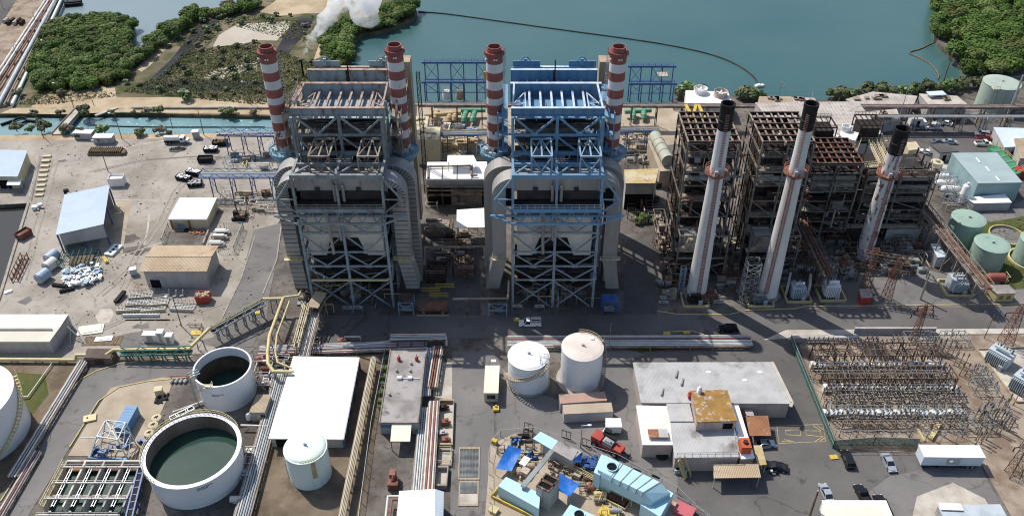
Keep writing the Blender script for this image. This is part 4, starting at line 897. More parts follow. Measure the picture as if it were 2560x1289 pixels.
rl,rr=P(361,641,h+.9),P(527,641,h+.9)
q=MB();q.add([A,B_,rr,rl],[(0,1,2,3)]);q.add([rl,rr,C_,D],[(0,1,2,3)]);q.add([(v[0],v[1],v[2]-.15)for v in(A,B_,rr,rl,C_,D)],[(3,2,1,0),(5,4,2,3)])
q.add([A,B_,(B_[0],B_[1],B_[2]-.15),(A[0],A[1],A[2]-.15)],[(3,2,1,0)]);q.build('roof',rooft,t)
MB().bar((rl[0],rl[1],rl[2]+.05),(rr[0],rr[1],rr[2]+.05),.5,.1).build('ridge_cap',rooft,t)
wp=inset([A,B_,C_,D],1.0);q=MB();q.prism([p[:2]for p in wp],0,h-.15)
for(p1,p2,rg)in((wp[0],wp[3],rl),(wp[1],wp[2],rr)):
 m_=lerp(p1,p2,.45);q.add([(*p1[:2],h-.2),(*p2[:2],h-.2),(*m_[:2],h+.7)],[(0,1,2)])
q.build('wall',wallg,t)
face_box(t,wp[0],wp[1],.06,.22,0,2.6,dark,'door');face_box(t,wp[1],wp[2],.15,.5,0,3,galv,'door')
q=MB();a=lerp(wp[0],wp[1],.3);q.path([(a[0]-2.6,a[1]-.2,3.3),(a[0],a[1]-.2,3.3),(a[0]+.2,a[1]-.2,.4)],.09,6);q.build('wall_pipe',equip,t)
h=hz(882,853)
pl=[(-120,853),(122,853),(169,785),(-60,785)]
A,B_,C_,D=[P(*p,h)for p in pl]
t=T('cream_warehouse','long cream-roofed warehouse cut off by the left edge above the yellow pipe','warehouse',base([A,B_,C_,D]))
rl,rr=P(-95,817,h+1.1),P(148,817,h+1.1)
q=MB();q.add([A,B_,rr,rl],[(0,1,2,3)]);q.add([rl,rr,C_,D],[(0,1,2,3)]);q.add([A,B_,(B_[0],B_[1],h-.4),(A[0],A[1],h-.4)],[(3,2,1,0)]);q.build('roof',roofc,t)
MB().bar(P(-95,821,h+1.2),P(128,821,h+1.2),.35,.12).build('ridge_vent',wallg,t)
q=MB();wp=[(A[0],A[1]+.05),(B_[0]-.1,B_[1]+.05),(C_[0]-.1,C_[1]-.05),(D[0],D[1]-.05)];q.prism(wp,0,h-.05);q.add([(*wp[1],h-.1),(*wp[2],h-.1),(rr[0]-.1,rr[1],h+1.05)],[(0,1,2)]);q.build('wall',wallg,t)
for u in(.2,.45,.7,.93):face_box(t,wp[0],wp[1],u,u+.004,0,h-.3,equip,'downpipe')
q=MB();a=P(170,785,h);b=P(212,860,0);q.bar(a,b,.3);q.bar(P(156,805,h),b,.2);q.bar(a,P(175,860,0),.2);q.build('gable_strut',galv,t)
t,ins,zt=shed('blue_roofed_shed','shed with pale blue-grey roof at the upper left edge by the concrete steps','shed',[(-60,372),(67,376),(42,441),(-80,441)],4.5,cream,roofb,.4)
face_box(t,ins[0],ins[1],.55,.8,0,3,dark,'door')
t,ins,zt=shed('canopy','small white flat canopy beside the pale blue-grey shed at the upper left edge','canopy',[(18,449),(52,447),(47,462),(14,462)],3,cream,whiter,.2,walls=False);posts(t,ins,2.8,.15,blueg)
t=T('concrete_stepway','row of cream concrete beams like steps along a railing at the upper left','stepway',P(100,445))
for i in range(9):
 y0=395+i*12.2;k=i/9
 a,b=P(104-22*k,y0),P(125-22*k,y0-1);MB().prism([a[:2],b[:2],(b[0],b[1]+1.0),(a[0],a[1]+1.0)],0,.5+.1*(i%2)).build('beam',cream,t)
MB().rail([P(98,392,.1),P(74,500,.1)],1.3,.07,1.6).build('railing',galv,t)
# -- poles
def lamp_pole(px,py,yt,label,grp,arm=1,m=timber,r=.14,lamp=True,xt=None):
 b=P(px,py);h=hz(py,yt);t=T('lamp_pole',label,'lamp pole',b,grp)
 MB().tube((b[0],b[1],0),(b[0],b[1],h),r,7,r*.7).build('pole',m,t)
 if lamp:
  q=MB();q.bar((b[0],b[1],h-.2),(b[0]+arm*1.3,b[1]-.2,h+.25),.1);q.build('arm',galv,t)
  q=MB();q.box((b[0]+arm*1.5,b[1]-.2,h+.25),(.75,.35,.22));q.build('lamp_head',white,t)
 return t
GL='lamp poles of the left yard'
for px,py,yt,lb,ar,lp in[(303,347,284,'lamp pole beside the white cabins on the canal bank',-1,1),(508,338,275,'slim pole on the canal bank by the white tank truck',1,0),(268,428,352,'lamp pole below the pallet stack in the left yard',-1,1),(107,344,282,'lamp pole left of the concrete canal bridge',-1,1),(155,244,208,'lamp pole on the pale sand behind the canal',-1,1),(452,815,742,'lamp pole beside the stacked walkway panels',-1,1),(430,322,286,'slim pole rising out of the canal',1,0),(183,270,240,'short pole on the sandy canal bank by the bridge',-1,0),(232,262,249,'short stump pole on the pale sand',1,0),(626,262,205,'lamp pole on the peninsula left of the first striped chimney',-1,1)]:
 lamp_pole(px,py,yt,lb,GL,ar,lamp=lp)
 # -- yard objects
def skip(name,label,cat,c,L,w,h,rz,m,fill=None,group=None,ribs=5,taper=.25):
 t=T(name,label,cat,(c[0],c[1],0),group,rz);q=MB();L2,w2=L/2,w/2;b=L2-taper
 o=[(-L2,-w2,h),(L2,-w2,h),(L2,w2,h),(-L2,w2,h),(-b,-w2,.15),(b,-w2,.15),(b,w2,.15),(-b,w2,.15)]
 o+=[(-L2+.1,-w2+.1,h),(L2-.1,-w2+.1,h),(L2-.1,w2-.1,h),(-L2+.1,w2-.1,h)];o+=[(-b+.1,-w2+.1,h-.5),(b-.1,-w2+.1,h-.5),(b-.1,w2-.1,h-.5),(-b+.1,w2-.1,h-.5)]
 q.add(o,[(0,4,5,1),(1,5,6,2),(2,6,7,3),(3,7,4,0),(7,6,5,4),(0,1,9,8),(1,2,10,9),(2,3,11,10),(3,0,8,11),(8,9,13,12),(9,10,14,13),(10,11,15,14),(11,8,12,15),(12,13,14,15)])
 for i in range(ribs):
  x=-b+2*b*i/(ribs-1)
  for s in(-1,1):q.box((x,s*(w2+.04),h*.52),(.12,.1,h*.8))
 loc=t.location.copy();t.location=(0,0,0);q.build('body',m,t)
 if fill:
  g=random.Random(int(abs(c[0])*9));f=MB()
  for i in range(26):f.box((g.uniform(-L2+.4,L2-.4),g.uniform(-w2+.3,w2-.3),h-g.uniform(-.15,.4)),(g.uniform(.3,1),g.uniform(.3,.8),g.uniform(.2,.5)),g.uniform(0,3))
  f.build('scrap_fill',fill,t)
 t.location=loc;return t
GS='dump skips in the left yard'
skip('skip','black skip filled with white scrap, back one by the blue gantry','skip',P(550,362),5,2.4,1.5,.1,black,timber,GS)
skip('skip','black skip heaped with white rubble, between the blue gantry and the tank truck','skip',P(526,378),4.4,2.2,1.4,0,black,white,GS)
skip('skip','empty plain black skip standing alone in the middle of the yard','skip',P(513,404),4.6,2.3,1.8,.05,black,None,GS)
skip('skip','black skip full of white bags, left one of three under the blue pipe gantry','skip',P(459,449),4.8,2.2,1.4,-.3,black,white,GS)
skip('skip','black skip full of white bags, back one of three under the blue pipe gantry','skip',P(484,436),4.8,2.2,1.4,-.3,black,white,GS)
skip('skip','black skip full of grey scrap, front one of three under the blue pipe gantry','skip',P(487,464),4.4,2.2,1.4,.15,black,galv,GS)
skip('skip','maroon covered skip beside the dark basin','skip',P(60,592),4,2.4,2.0,1.1,rustr,None,GS)
skip('skip','dark red skip filled with sand in front of the tan-roofed warehouse','skip',P(509,752),3.6,2.4,2.4,.05,redp,sand,GS)
skip('open_tank','white open-topped rectangular tank behind the blue-roofed workshop shed','tank',P(294,462),4.4,2.6,3.0,.05,white,None,taper=.05)
def cabin(name,label,cat,c,L,w,h,rz,m,rm,door=True,group=None):
 t=T(name,label,cat,(c[0],c[1],0),group,rz);loc=t.location.copy();t.location=(0,0,0)
 MB().bb(-L/2,L/2,-w/2,w/2,.15,h).build('body',m,t);MB().bb(-L/2-.08,L/2+.08,-w/2-.08,w/2+.08,h,h+.1).build('roof',rm,t)
 q=MB()
 for i in range(int(L/.6)):q.bb(-L/2+.3+i*.6,-L/2+.36+i*.6,-w/2-.03,-w/2+.01,.2,h-.05)
 q.build('side_ribs',m,t)
 MB().bb(-L/2+.2,L/2-.2,-w/2+.2,w/2-.2,0,.15).build('skid',dark,t)
 if door:MB().bb(L*.1,L*.1+.9,-w/2-.05,-w/2+.02,.2,2.1).build('door',equip,t);MB().bb(-L*.3,-L*.3+.9,-w/2-.05,-w/2+.02,1.1,1.8).build('window',glass,t)
 t.location=loc;return t
cabin('site_cabin','white site cabin under bushes on the canal bank','cabin',P(212,345),6,2.6,2.4,-.05,wallg,whiter)
cabin('site_cabin','grey-white site cabin in front of the bushy cabin, nearest the lamp pole','cabin',P(261,356),6.2,2.6,2.4,0,wallg,white)
cabin('storage_box','small tall white storage box right of the tank truck','box',P(490,345),2,1.8,2.6,.2,equip,white,False)
cabin('electrical_kiosk','small yellow-doored grey kiosk left of the tan-roofed warehouse','kiosk',P(334,686),1.6,1.3,2,.3,equip,white,False)
q=MB();c=P(265,383);g=random.Random(5)
for i in range(16):q.box((c[0]-5+i*.66,c[1]+(i%3)*.1,.75),(.3,3.2,1.5),.05)
q.box((c[0],c[1]-1.6,.4),(11,.2,.8));q.box((c[0]+5.8,c[1]-.3,.5),(1.2,2.4,1),.2,0);q.box((c[0],c[1]+1.4,.8),(11,.2,.6))
tag(q.build('pallet_rack',[timber]),'long weathered timber pallet rack lying in the left yard','pallet rack')
t=T('steel_rack','rusty red steel storage rack beside the dark basin','rack',P(41,672));a,b=P(54,645),P(27,702)
for e in(0,1):
 q=MB();o=e*1.7
 q.bar((a[0]+o,a[1],.3),(b[0]+o,b[1],.3),.2);q.bar((a[0]+o,a[1],1.7),(b[0]+o,b[1],1.7),.16)
 for j in range(6):p=lerp(a,b,j/5);q.bar((p[0]+o,p[1],0),(p[0]+o,p[1],2),.16)
 q.build('side_rail',rustr,t)
for j in range(6):p=lerp(a,b,j/5);MB().bar((p[0],p[1],.9),(p[0]+1.7,p[1],.9),.18).build('cross_bar',rustr,t)
for x,y,lb in((134,642,'top'),(131,662,'middle'),(112,690,'front')):
 a=P(x-2,y+10);t=T('scrap_vessel',{'top':'scrapped blue-grey cylinder lying next to the workshop shed, back one of three','middle':'scrapped pale cylinder lying in the middle of a row of three','front':'scrapped blue-grey cylinder at the front end of a row of three'}[lb],'vessel',a,'scrapped cylinders')
 q=MB();d=(.35,1,0);n=hypot(*d[:2]);d=(d[0]/n,d[1]/n)
 p0=(a[0]-d[0]*1.6,a[1]-d[1]*1.6,1.5);p1=(a[0]+d[0]*1.6,a[1]+d[1]*1.6,1.5);q.tube(p0,p1,1.5,20);q.build('shell',roofb if lb!='middle' else pipew,t,True)
 q=MB();q.tube((p0[0]-d[0]*.03,p0[1]-d[1]*.03,1.5),(p0[0]-d[0]*.2,p0[1]-d[1]*.2,1.5),1.2,16);q.tube((p0[0]-d[0]*.2,p0[1]-d[1]*.2,1.5),(p0[0]-d[0]*.35,p0[1]-d[1]*.35,1.5),.35,10);q.build('end_flange',equip,t)
t=T('scrap_cage','green steel cage frame full of scrap beside the workshop shed','cage',P(200,650));cg=PP(0,(146,672),(238,668),(250,632),(160,640))
q=MB()
for z in(0.1,1.2,2.2):
 for a,b in zip(cg,cg[1:]+cg[:1]):q.bar((*a[:2],z),(*b[:2],z),.1)
for a,b in zip(cg,cg[1:]+cg[:1]):
 for j in range(6):p=lerp(a,b,j/6);q.bar((*p[:2],0),(*p[:2],2.2),.09)
for j in range(7):q.bar((*lerp(cg[0],cg[1],j/6)[:2],2.2),(*lerp(cg[3],cg[2],j/6)[:2],2.2),.1)
q.build('frame',fence_g,t)
q=MB()
for j in range(6):a=lerp(cg[0],cg[1],.3+j*.11);b=lerp(cg[3],cg[2],.3+j*.11);q.bar((*lerp(a,b,.1)[:2],.8),(*lerp(a,b,.7)[:2],.8),.7,.4)
q.build('scrap_fill',timber,t)
g=random.Random(17);hp=scatter([(155,712),(165,680),(200,672),(240,668),(252,690),(235,708),(195,716)],.9,70,3);cols=[galv,pipeb,white,bluel,equip,tankw,black,rustl,blue]
for k,lb in enumerate(('bluish sheet metal scrap heaped in front of the green cage','grey metal scrap heaped in front of the green cage','white broken panels heaped in front of the green cage')):
 q=MB()
 for p in hp[k::3]:
  for _ in range(3):q.box((p[0]+g.uniform(-.6,.6),p[1]+g.uniform(-.6,.6),g.uniform(.15,1.3)),(g.uniform(.4,1.9),g.uniform(.2,1.2),g.uniform(.08,.7)),g.uniform(0,3))
 tag(q.build('scrap_heap',[bluel,galv,white][k]),lb,'scrap heap','scrap heaps','stuff')
for x,y,L,rz,m,lb in((150,716,4.5,-.2,black,'black steel trough lying in front of the scrapped cylinders'),(166,727,3.5,.4,black,'black beam lying below the black trough'),(262,652,3,-.9,yellow,'yellow machine arm lying beside the green cage')):
 c=P(x,y);q=MB();q.box((c[0],c[1],.35),(L,.9,.7),rz);q.box((c[0],c[1],.75),(L*.8,.3,.15),rz);tag(q.build('scrap_beam',m),lb,'beam')
t=T('equipment_skid','pale green slab with three square holes right of the green cage','slab',P(283,628));q=MB();c=P(283,628);q.box((c[0],c[1],.35),(2.6,4.8,.7),-.25);q.build('slab',tankl,t)
for j in(-1.3,0,1.3):MB().box((c[0]+j*.25,c[1]+j,.72),(.7,.7,.06),-.25).build('hatch',dark,t)
for x,y,w,lb in((88,523,1.6,'white pump box on the quay by the basin'),(100,518,1.2,'black-and-white pump box on the quay'),(165,482,1.3,'dark generator left of the workshop shed roof')):
 c=P(x,y);t=T('pump_unit',lb,'pump',c);MB().box((c[0],c[1],.6),(w,w*.8,1.2),.3).build('housing',white if 'white' in lb else black,t);MB().tube((c[0]+.5,c[1]-.6,.4),(c[0]+1.4,c[1]-.8,.4),.25,8).build('motor',galv,t)
def panel(px,py,L,w,rz,m,lb,z=.25,rail=True):
 c=P(px,py);t=T('walkway_panel',lb,'walkway panel',c,'dismantled walkway panels',rz);loc=t.location.copy();t.location=(0,0,0)
 q=MB()
 for i in range(int(w/.55)+1):q.bb(-L/2,L/2,-w/2+i*.55,-w/2+i*.55+.12,z,z+.2)
 for i in range(int(L/.8)+1):q.bb(-L/2+i*.8,-L/2+i*.8+.1,-w/2,w/2,z+.05,z+.15)
 q.build('grating',galv,t)
 q=MB();q.bb(-L/2,L/2,-w/2-.12,-w/2,0,.9);q.build('edge_beam',m,t)
 if rail:MB().rail([(-L/2,w/2,z),(L/2,w/2,z)],1.1,.08,1).build('railing',m,t)
 t.location=loc
for a in[(352,740,6,2.6,.12,cream,'cream walkway panel with railing against the warehouse wall, back of the stack'),(343,758,5.2,3,.1,padw,'grey grating panel on the left of the stack'),(395,756,5,3,.12,padw,'grey grating panel on the right of the stack'),(322,774,6,2,.1,cream,'cream-edged walkway panel at the front left of the stack'),(383,774,6,2,.14,cream,'cream-edged walkway panel at the front middle of the stack'),(458,768,6,3.2,-.08,padw,'grey grating panel lying apart near the dark red skip'),(352,788,9,1.0,.02,white,'long white strip panel in front of the walkway stack')]:
 panel(*a[:6],a[6],rail=a[5]is not white)
q=MB();a,b=P(288,760),P(312,735);q.bar((*a[:2],.6),(*b[:2],1),1,.7);tag(q.build('steel_trough',black),'dark steel trough leaning at the left of the walkway panels','trough')
for i,(x,y)in enumerate(((420,738),(438,741),(455,740))):
 c=P(x,y);q=MB();q.tube((c[0],c[1],0),(c[0]+.3,c[1]+.4,1.8),.3,8,.18);q.tube((c[0]-.6,c[1]-.4,.3),(c[0]+.4,c[1],.3),.28,8);tag(q.build('old_valve',galv),'old grey valve standing before the tan-roofed warehouse, %s of three'%('left','middle','right')[i],'valve','old valves')
def mesh_fence(name,label,pts,h,m,rails=4,group=None,post_step=3,fill=True):
 p=PP(0,*pts);t=T(name,label,'fence',p[0],group);q=MB();r=MB()
 for a,b in zip(p,p[1:]):
  L=hypot(b[0]-a[0],b[1]-a[1]);n=max(1,int(L/post_step))
  for j in range(n+1):c=lerp(a,b,j/n);q.bar((c[0],c[1],0),(c[0],c[1],h),.1)
  q.bar((*a[:2],h),(*b[:2],h),.07)
  if fill:
   nn=int(L/.5)
   for j in range(nn):
    c=lerp(a,b,j/nn);d=lerp(a,b,(j+1)/nn);r.bar((*c[:2],.05),(*d[:2],h-.05),.03);r.bar((*c[:2],h-.05),(*d[:2],.05),.03)
 q.build('posts',galv,t)
 if fill:r.build('wire_mesh',m,t)
 return t
mesh_fence('wire_fence','green wire fence around the white pumps behind the tan-roofed warehouse',[(405,610),(420,570),(470,575)],2,fence_g)
mesh_fence('wire_fence','green wire fence on the road side of the white pumps',[(560,572),(608,573),(585,630),(545,632)],2.4,fence_g)
struct(MB().sheet(PP(.06,(405,612),(420,578),(520,575),(505,612))).build('oily_pad',yard2))
q=MB();q.prism(PP(0,(505,612),(520,575),(523,576),(509,612)),0,.8);tag(q.build('low_wall',conc),'low concrete wall between the tyre yard and the white pumps','wall')
for i,(x,y)in enumerate(((553,585),(548,598),(540,614))):
 c=P(x,y);t=T('pump_set','white horizontal pump set behind the warehouse, %s of three'%('back','middle','front')[i],'pump',c,'white pumps');q=MB();q.tube((c[0]-1.6,c[1],1.2),(c[0]+1.4,c[1],1.2),.6,12);q.tube((c[0]+1.4,c[1],1.2),(c[0]+2.2,c[1],1.2),.3,10);q.build('motor',white,t,True)
 q=MB();q.bb(c[0]-1.8,c[0]+2.4,c[1]-.6,c[1]+.6,0,.5);q.build('plinth',conc,t);q=MB();q.path([(c[0]-1.8,c[1]-.9,.3),(c[0]-1.8,c[1]-.9,1.6),(c[0]+2,c[1]-.9,1.6)],.14,6);q.build('pipe',piper if i==1 else white,t)
for i,(x,y)in enumerate(((478,580),(487,583),(495,580),(503,583),(466,577))):
 c=P(x,y);q=MB();q.lathe((c[0],c[1]),[(.45,0),(.85,.05),(.85,.35),(.45,.4),(.45,0)],14);tag(q.build('coiled_hose',roofr if i<4 else black),'orange-brown coil lying in the tyre yard behind the warehouse' if i<4 else 'black tyre lying in front of the cream building','coil' if i<4 else 'tyre','coils' if i<4 else None)
c=P(597,546);t=T('excavator','small rusty excavator parked below the blue pipe gantry','excavator',c)
for s in(-1,1):
 q=MB();q.prism([(c[0]-1.9,c[1]+s*1.1-.3),(c[0]+1.9,c[1]+s*1.1-.3),(c[0]+1.9,c[1]+s*1.1+.3),(c[0]-1.9,c[1]+s*1.1+.3)],.05,.85);q.build('track',black,t)
q=MB();q.box((c[0]+.3,c[1],1.4),(3.2,2.3,1));q.build('house',rust,t);q=MB();q.box((c[0]-.6,c[1]-.5,2.4),(1.3,1,1.1));q.build('cab',black,t)
q=MB();q.bar((c[0]-.5,c[1]+.6,1.8),(c[0]-1.2,c[1]+2.2,4.4),.4);q.bar((c[0]-1.2,c[1]+2.2,4.4),(c[0]-.8,c[1]+3.8,2.6),.35);q.build('boom',rust,t)
for x,y,w,hh,lb in((378,850,3.4,2.2,'low white cabinet beside the tall white cabinets south of the scrap yard'),(405,852,1.7,3.2,'tall white cabinet south of the scrap yard, taller of two'),(424,855,2.0,2.4,'tall white cabinet right of the tallest cabinet')):
 c=P(x,y);t=T('white_cabinet',lb,'cabinet',c,'white cabinets');MB().box((c[0],c[1],hh/2+.1),(w,1.6,hh)).build('body',white,t);MB().box((c[0],c[1]-.81,hh/2+.1),(w*.42,.04,hh*.8)).build('door',wallg,t);MB().box((c[0],c[1],.05),(w+.3,1.9,.1)).build('plinth',conc,t)
for x,y,rz,w,d,lb in((258,848,.1,4,1.6,'white folded sheet lying on a timber mat'),(225,825,.2,6,3.4,'cream sheets stacked beside the cream warehouse'),(18,730,.5,1.6,1.2,'brown and white box by the quay edge')):
 c=P(x,y);q=MB();q.box((c[0],c[1],.15),(w,d,.3),rz);q.box((c[0]+.4,c[1]+.2,.36),(w*.7,d*.7,.1),rz+.1);tag(q.build('sheet_stack',white if w<5 else roofc),lb,'sheet stack')
q=MB();c=P(255,852);q.box((c[0],c[1],.06),(9,3.2,.12),.03);q.box((c[0]+3.4,c[1],.16),(.3,3,.08),.03);tag(q.build('timber_mat',timber),'flat timber mat near the white cabinets','mat')
q=MB();c=P(489,832);q.box((c[0],c[1],.1),(2.6,1.7,.2),.05);q.box((c[0],c[1],.24),(.3,.3,.1));tag(q.build('hatch_cover',yellow),'yellow hatch cover by the bend of the yellow pipe','hatch cover')
c=P(490,820);q=MB();q.rail([(c[0]-2,c[1]+.6,0),(c[0]+1.2,c[1]+.6,0),(c[0]+1.2,c[1]-1,0)],1,.1,1.2);tag(q.build('pipe_guard',rustr),'red guard rail behind the yellow hatch cover','guard rail')
# -- tanks
def open_tank(cx,cy,rx_px,yb,yt,label,wz,m,rim,wlev,streak=True):
 """yb: lowest base row in the middle of the tank; yt: same point's rim row"""
 return None
def tank(label,X,Y,r,h,wall,roofm=None,dome=0,water=None,plinth=None,name='storage_tank',cat='tank',stair=None,rail=None,group=None,extras=True,inner=None,rw=.2):
 t=T(name,label,cat,(X,Y,0),group);n=56
 q=MB()
 if water is None:
  q.lathe((X,Y),[(r,0),(r,h)],n);q.build('shell',wall,t,True)
  q=MB();q.lathe((X,Y),[(r+.1,h-.05),(r+.1,h+.06),(r*.97,h+.08)]+[(r*.97*cos(a),h+.08+dome*sin(a))for a in[pi/2*i/6 for i in range(1,6)]]+[(.01,h+.08+dome)],n);q.build('roof',roofm,t,True)
  c=MB();c.tube((X,Y,h+dome),(X,Y,h+dome+.5),.28,8);c.tube((X,Y,h+dome+.5),(X+.5,Y-.3,h+dome+.55),.16,8);c.build('roof_vent',equip,t)
 else:
  q.lathe((X,Y),[(r,0),(r,h-.5),(r+rw,h-.45),(r+rw,h),(r-rw*.7,h)],n);q.build('shell',wall,t,True)
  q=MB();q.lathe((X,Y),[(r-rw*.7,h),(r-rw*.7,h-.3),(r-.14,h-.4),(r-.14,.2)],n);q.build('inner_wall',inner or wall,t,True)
  q=MB();q.lathe((X,Y),[(r-.12,water),(.01,water)],n);q.build('water_surface',tnkm,t)
 q=MB();[q.lathe((X,Y),[(r+.005,z_-.05),(r+.03,z_),(r+.005,z_+.05)],n)for z_ in[h*k_ for k_ in(.25,.5,.75)]];q.build('weld_seam',wall,t)
 for k_ in range(9):a=-3+k_*.36;q=MB();q.bar((X+(r+.012)*cos(a),Y+(r+.012)*sin(a),h*(.25*(k_%3))),(X+(r+.012)*cos(a),Y+(r+.012)*sin(a),h*(.25*(k_%3)+.25)),.05);q.build('weld_seam',wall,t)
 if plinth:MB().lathe((X,Y),[(r+plinth,0),(r+plinth,.45),(r-.1,.5)],n).build('ring_base',conc,t)
 if stair:
  a0,a1,z0,z1,m=stair;s=MB();k=26
  for i in range(k):
   a=a0+(a1-a0)*i/k;b=a0+(a1-a0)*(i+1)/k;z=z0+(z1-z0)*i/k;zn=z0+(z1-z0)*(i+1)/k
   for rr in(r+.1,r+.95):s.bar((X+rr*cos(a),Y+rr*sin(a),z),(X+rr*cos(b),Y+rr*sin(b),zn),.09,.25)
   s.bar((X+(r+.1)*cos(a),Y+(r+.1)*sin(a),z),(X+(r+.95)*cos(a),Y+(r+.95)*sin(a),z),.3,.06)
   s.bar((X+(r+.95)*cos(a),Y+(r+.95)*sin(a),z+1.1),(X+(r+.95)*cos(b),Y+(r+.95)*sin(b),zn+1.1),.07)
   if i%2==0:s.bar((X+(r+.95)*cos(a),Y+(r+.95)*sin(a),z),(X+(r+.95)*cos(a),Y+(r+.95)*sin(a),z+1.1),.06)
  s.build('spiral_stair',m,t)
 if rail:MB().ringrail((X,Y),r+rail[2],h,rail[3],1.1,.08,rail[0],rail[1]).build('rim_railing',rail[4],t)
 return t
def lettering(t,X,Y,r,a,z,n,m,h=.25,tilt=0):
 """the small illegible stencil on a tank wall"""
 q=MB();g=random.Random(n)
 for row in range(2):
  for i in range(n if row==0 else n-3):
   b=a+(i*.34)/r;q.box((X+(r+.02)*cos(b),Y+(r+.02)*sin(b),z-row*.42+tilt*i),(.05,g.uniform(.16,.26),h),b)
 q.build('stencil_lettering',m,t)
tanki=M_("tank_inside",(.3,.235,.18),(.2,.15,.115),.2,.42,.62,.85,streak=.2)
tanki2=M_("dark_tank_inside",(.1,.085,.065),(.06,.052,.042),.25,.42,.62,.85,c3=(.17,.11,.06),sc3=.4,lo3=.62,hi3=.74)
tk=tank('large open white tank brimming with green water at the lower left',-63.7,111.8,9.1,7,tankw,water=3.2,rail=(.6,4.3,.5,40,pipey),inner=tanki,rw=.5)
lettering(tk,-63.7,111.8,9.15,-1.2,5.6,9,greys,.26)
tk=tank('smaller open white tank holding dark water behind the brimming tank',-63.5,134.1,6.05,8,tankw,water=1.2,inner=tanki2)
MB().lathe((-63.5,134.1),[(5.9,8),(5.88,5.6)],56).build('upper_inner_wall',tankw,tk)
lettering(tk,-63.5,134.1,6.1,-1.75,5.4,8,greys,.22)
q=MB();q.box((-65.2,128.6,7.4),(1.8,1.3,.12));q.rail([(-66.1,128,7.4),(-64.3,128,7.4),(-64.3,129.2,7.4)],1.1,.08,1);q.build('inlet_platform',pipey,tk)
q=MB();q.path([(-69.6,130.6,.3),(-69.6,130.6,8.6),(-67.6,131.6,9)],.16,8);q.path([(-70,131,.3),(-70,131,8.8),(-68,132,9.2)],.14,8);q.path([(-69.3,130.2,.3),(-69.3,130.2,8.4),(-67.3,131.2,8.8)],.14,8);q.build('inlet_pipes',galv,tk)
q=MB();q.bar((-68.9,129.9,4),(-66.2,128.2,7.3),.5,.2);q.build('inlet_stair',galv,tk)
tk=tank('pale green domed tank standing before the white-roofed shed',-40.9,111.4,4.2,8.1,tankl,tankl,dome=.75,group=None)
q=MB();a=-1.05;q.box((-40.9+4.22*cos(a),111.4+4.22*sin(a),5.6),(.05,.9,4.6),a);q.build('rust_stain',tan_ if 0 else roofyel,tk)
q=MB();q.box((-40.9+4.25*cos(a),111.4+4.25*sin(a),1.6),(.08,1.6,3),a);q.build('access_panel',tankl,tk)
q=MB();q.path([(-40.9-4.4,111.4-.8,.2),(-40.9-4.4,111.4-.8,5.4)],.1,6);q.build('gauge_pipe',equip,tk)
MB().ringrail((-40.9,111.4),4.1,8.1,9,.8,.05,-1.6,-.5).build('railing',pipey,tk)
tk=tank('grey-white flat-topped tank with faded pinkish roof beside the white domed tank',15.6,138,4.6,10.2,tankw,tankpk,dome=.35,plinth=.9,stair=(-.6,.5,.3,10.2,padc))
MB().ringrail((15.6,138),4.5,10.2,10,1.1,.07,.2,1.7).build('railing',pipey,tk)
MB().box((17.9,140.3,10.5),(.8,.8,.5)).build('manhole',white,tk)
tk=tank('bright white domed tank wrapped by a spiral stair left of the pinkish-topped tank',3.67,137.3,4.55,8.2,tankw,whiter,dome=.6,plinth=.4,stair=(-3.2,-.55,2.4,8.2,padc))
q=MB();q.bb(6.1,8.1,134.6,136.6,8.3,8.4);q.rail([(6.1,134.6,8.4),(6.1,136.6,8.4),(8.1,136.4,8.4)],1.1,.07,1);q.build('top_platform',galv,tk)
lettering(tk,3.67,137.3,4.6,-.95,5.6,7,greys,.22,.06)
for lb,X,Y,h in(('pale-topped green tank behind its twin beside the rusty pipe trestle',124.2,190.8,8.2),('green tank in front of its twin, nearest the red horizontal vessel',126.6,181,6.9),('green tank half cut off by the right edge, inside a yellow ring kerb',139.6,182.5,6.9)):
 tk=tank(lb,X,Y,4.35,h,green,green,dome=.25,group='green tanks')
 q=MB();q.path([(X+.2,Y+.6,h+.3),(X-.1,Y+.2,h+.6),(X+.4,Y-.3,h+.4)],.1,6);q.build('roof_pipe',black,tk)
q=MB();q.lathe((139.6,182.5),[(5.4,0),(5.4,.7),(5.0,.7),(5.0,0)],40);tag(q.build('ring_kerb',pipey),'yellow ring kerb around the green tank at the right edge','kerb')
q=MB();q.lathe((138.6,193.7),[(4.75,0),(4.75,.8),(4.4,.8),(4.4,.02)],40);q.lathe((138.6,193.7),[(4.4,.1),(.01,.1)],40,0);tag(q.build('tank_foundation',kerbm),'empty yellow-rimmed ring foundation between the green tanks','foundation')
struct(MB().lathe((138.6,193.7),[(4.4,.13),(.01,.13)],40).build('gravel',asph2))
dgb=M_("dull_green_beige",(.38,.45,.38),(.32,.38,.32),.2,.42,.7,.6,c3=(.3,.25,.17),sc3=.3,lo3=.66,hi3=.8,streak=.2)
tk=tank('big pale green tank by the bay at the upper right',169.9,271.8,6.1,9.4,dgb,dgb,dome=.3)
q=MB();q.box((165.2,266.6,9.6),(2,2,.3));q.rail([(164.2,265.6,9.7),(166.2,265.6,9.7)],1,.09,1);q.build('top_platform',padw,tk)
for a in(-2.2,-1.7):MB().tube((169.9+6.2*cos(a),271.8+6.2*sin(a),.2),(169.9+6.2*cos(a),271.8+6.2*sin(a),9.2),.1,6).build('downpipe',equip,tk)
tk=tank('huge white tank cut off by the left edge with a stair curling up its side',-114.0,121.5,10.6,11,tankw,whiter,dome=.8,stair=(-.9,.75,.3,11,pipey))
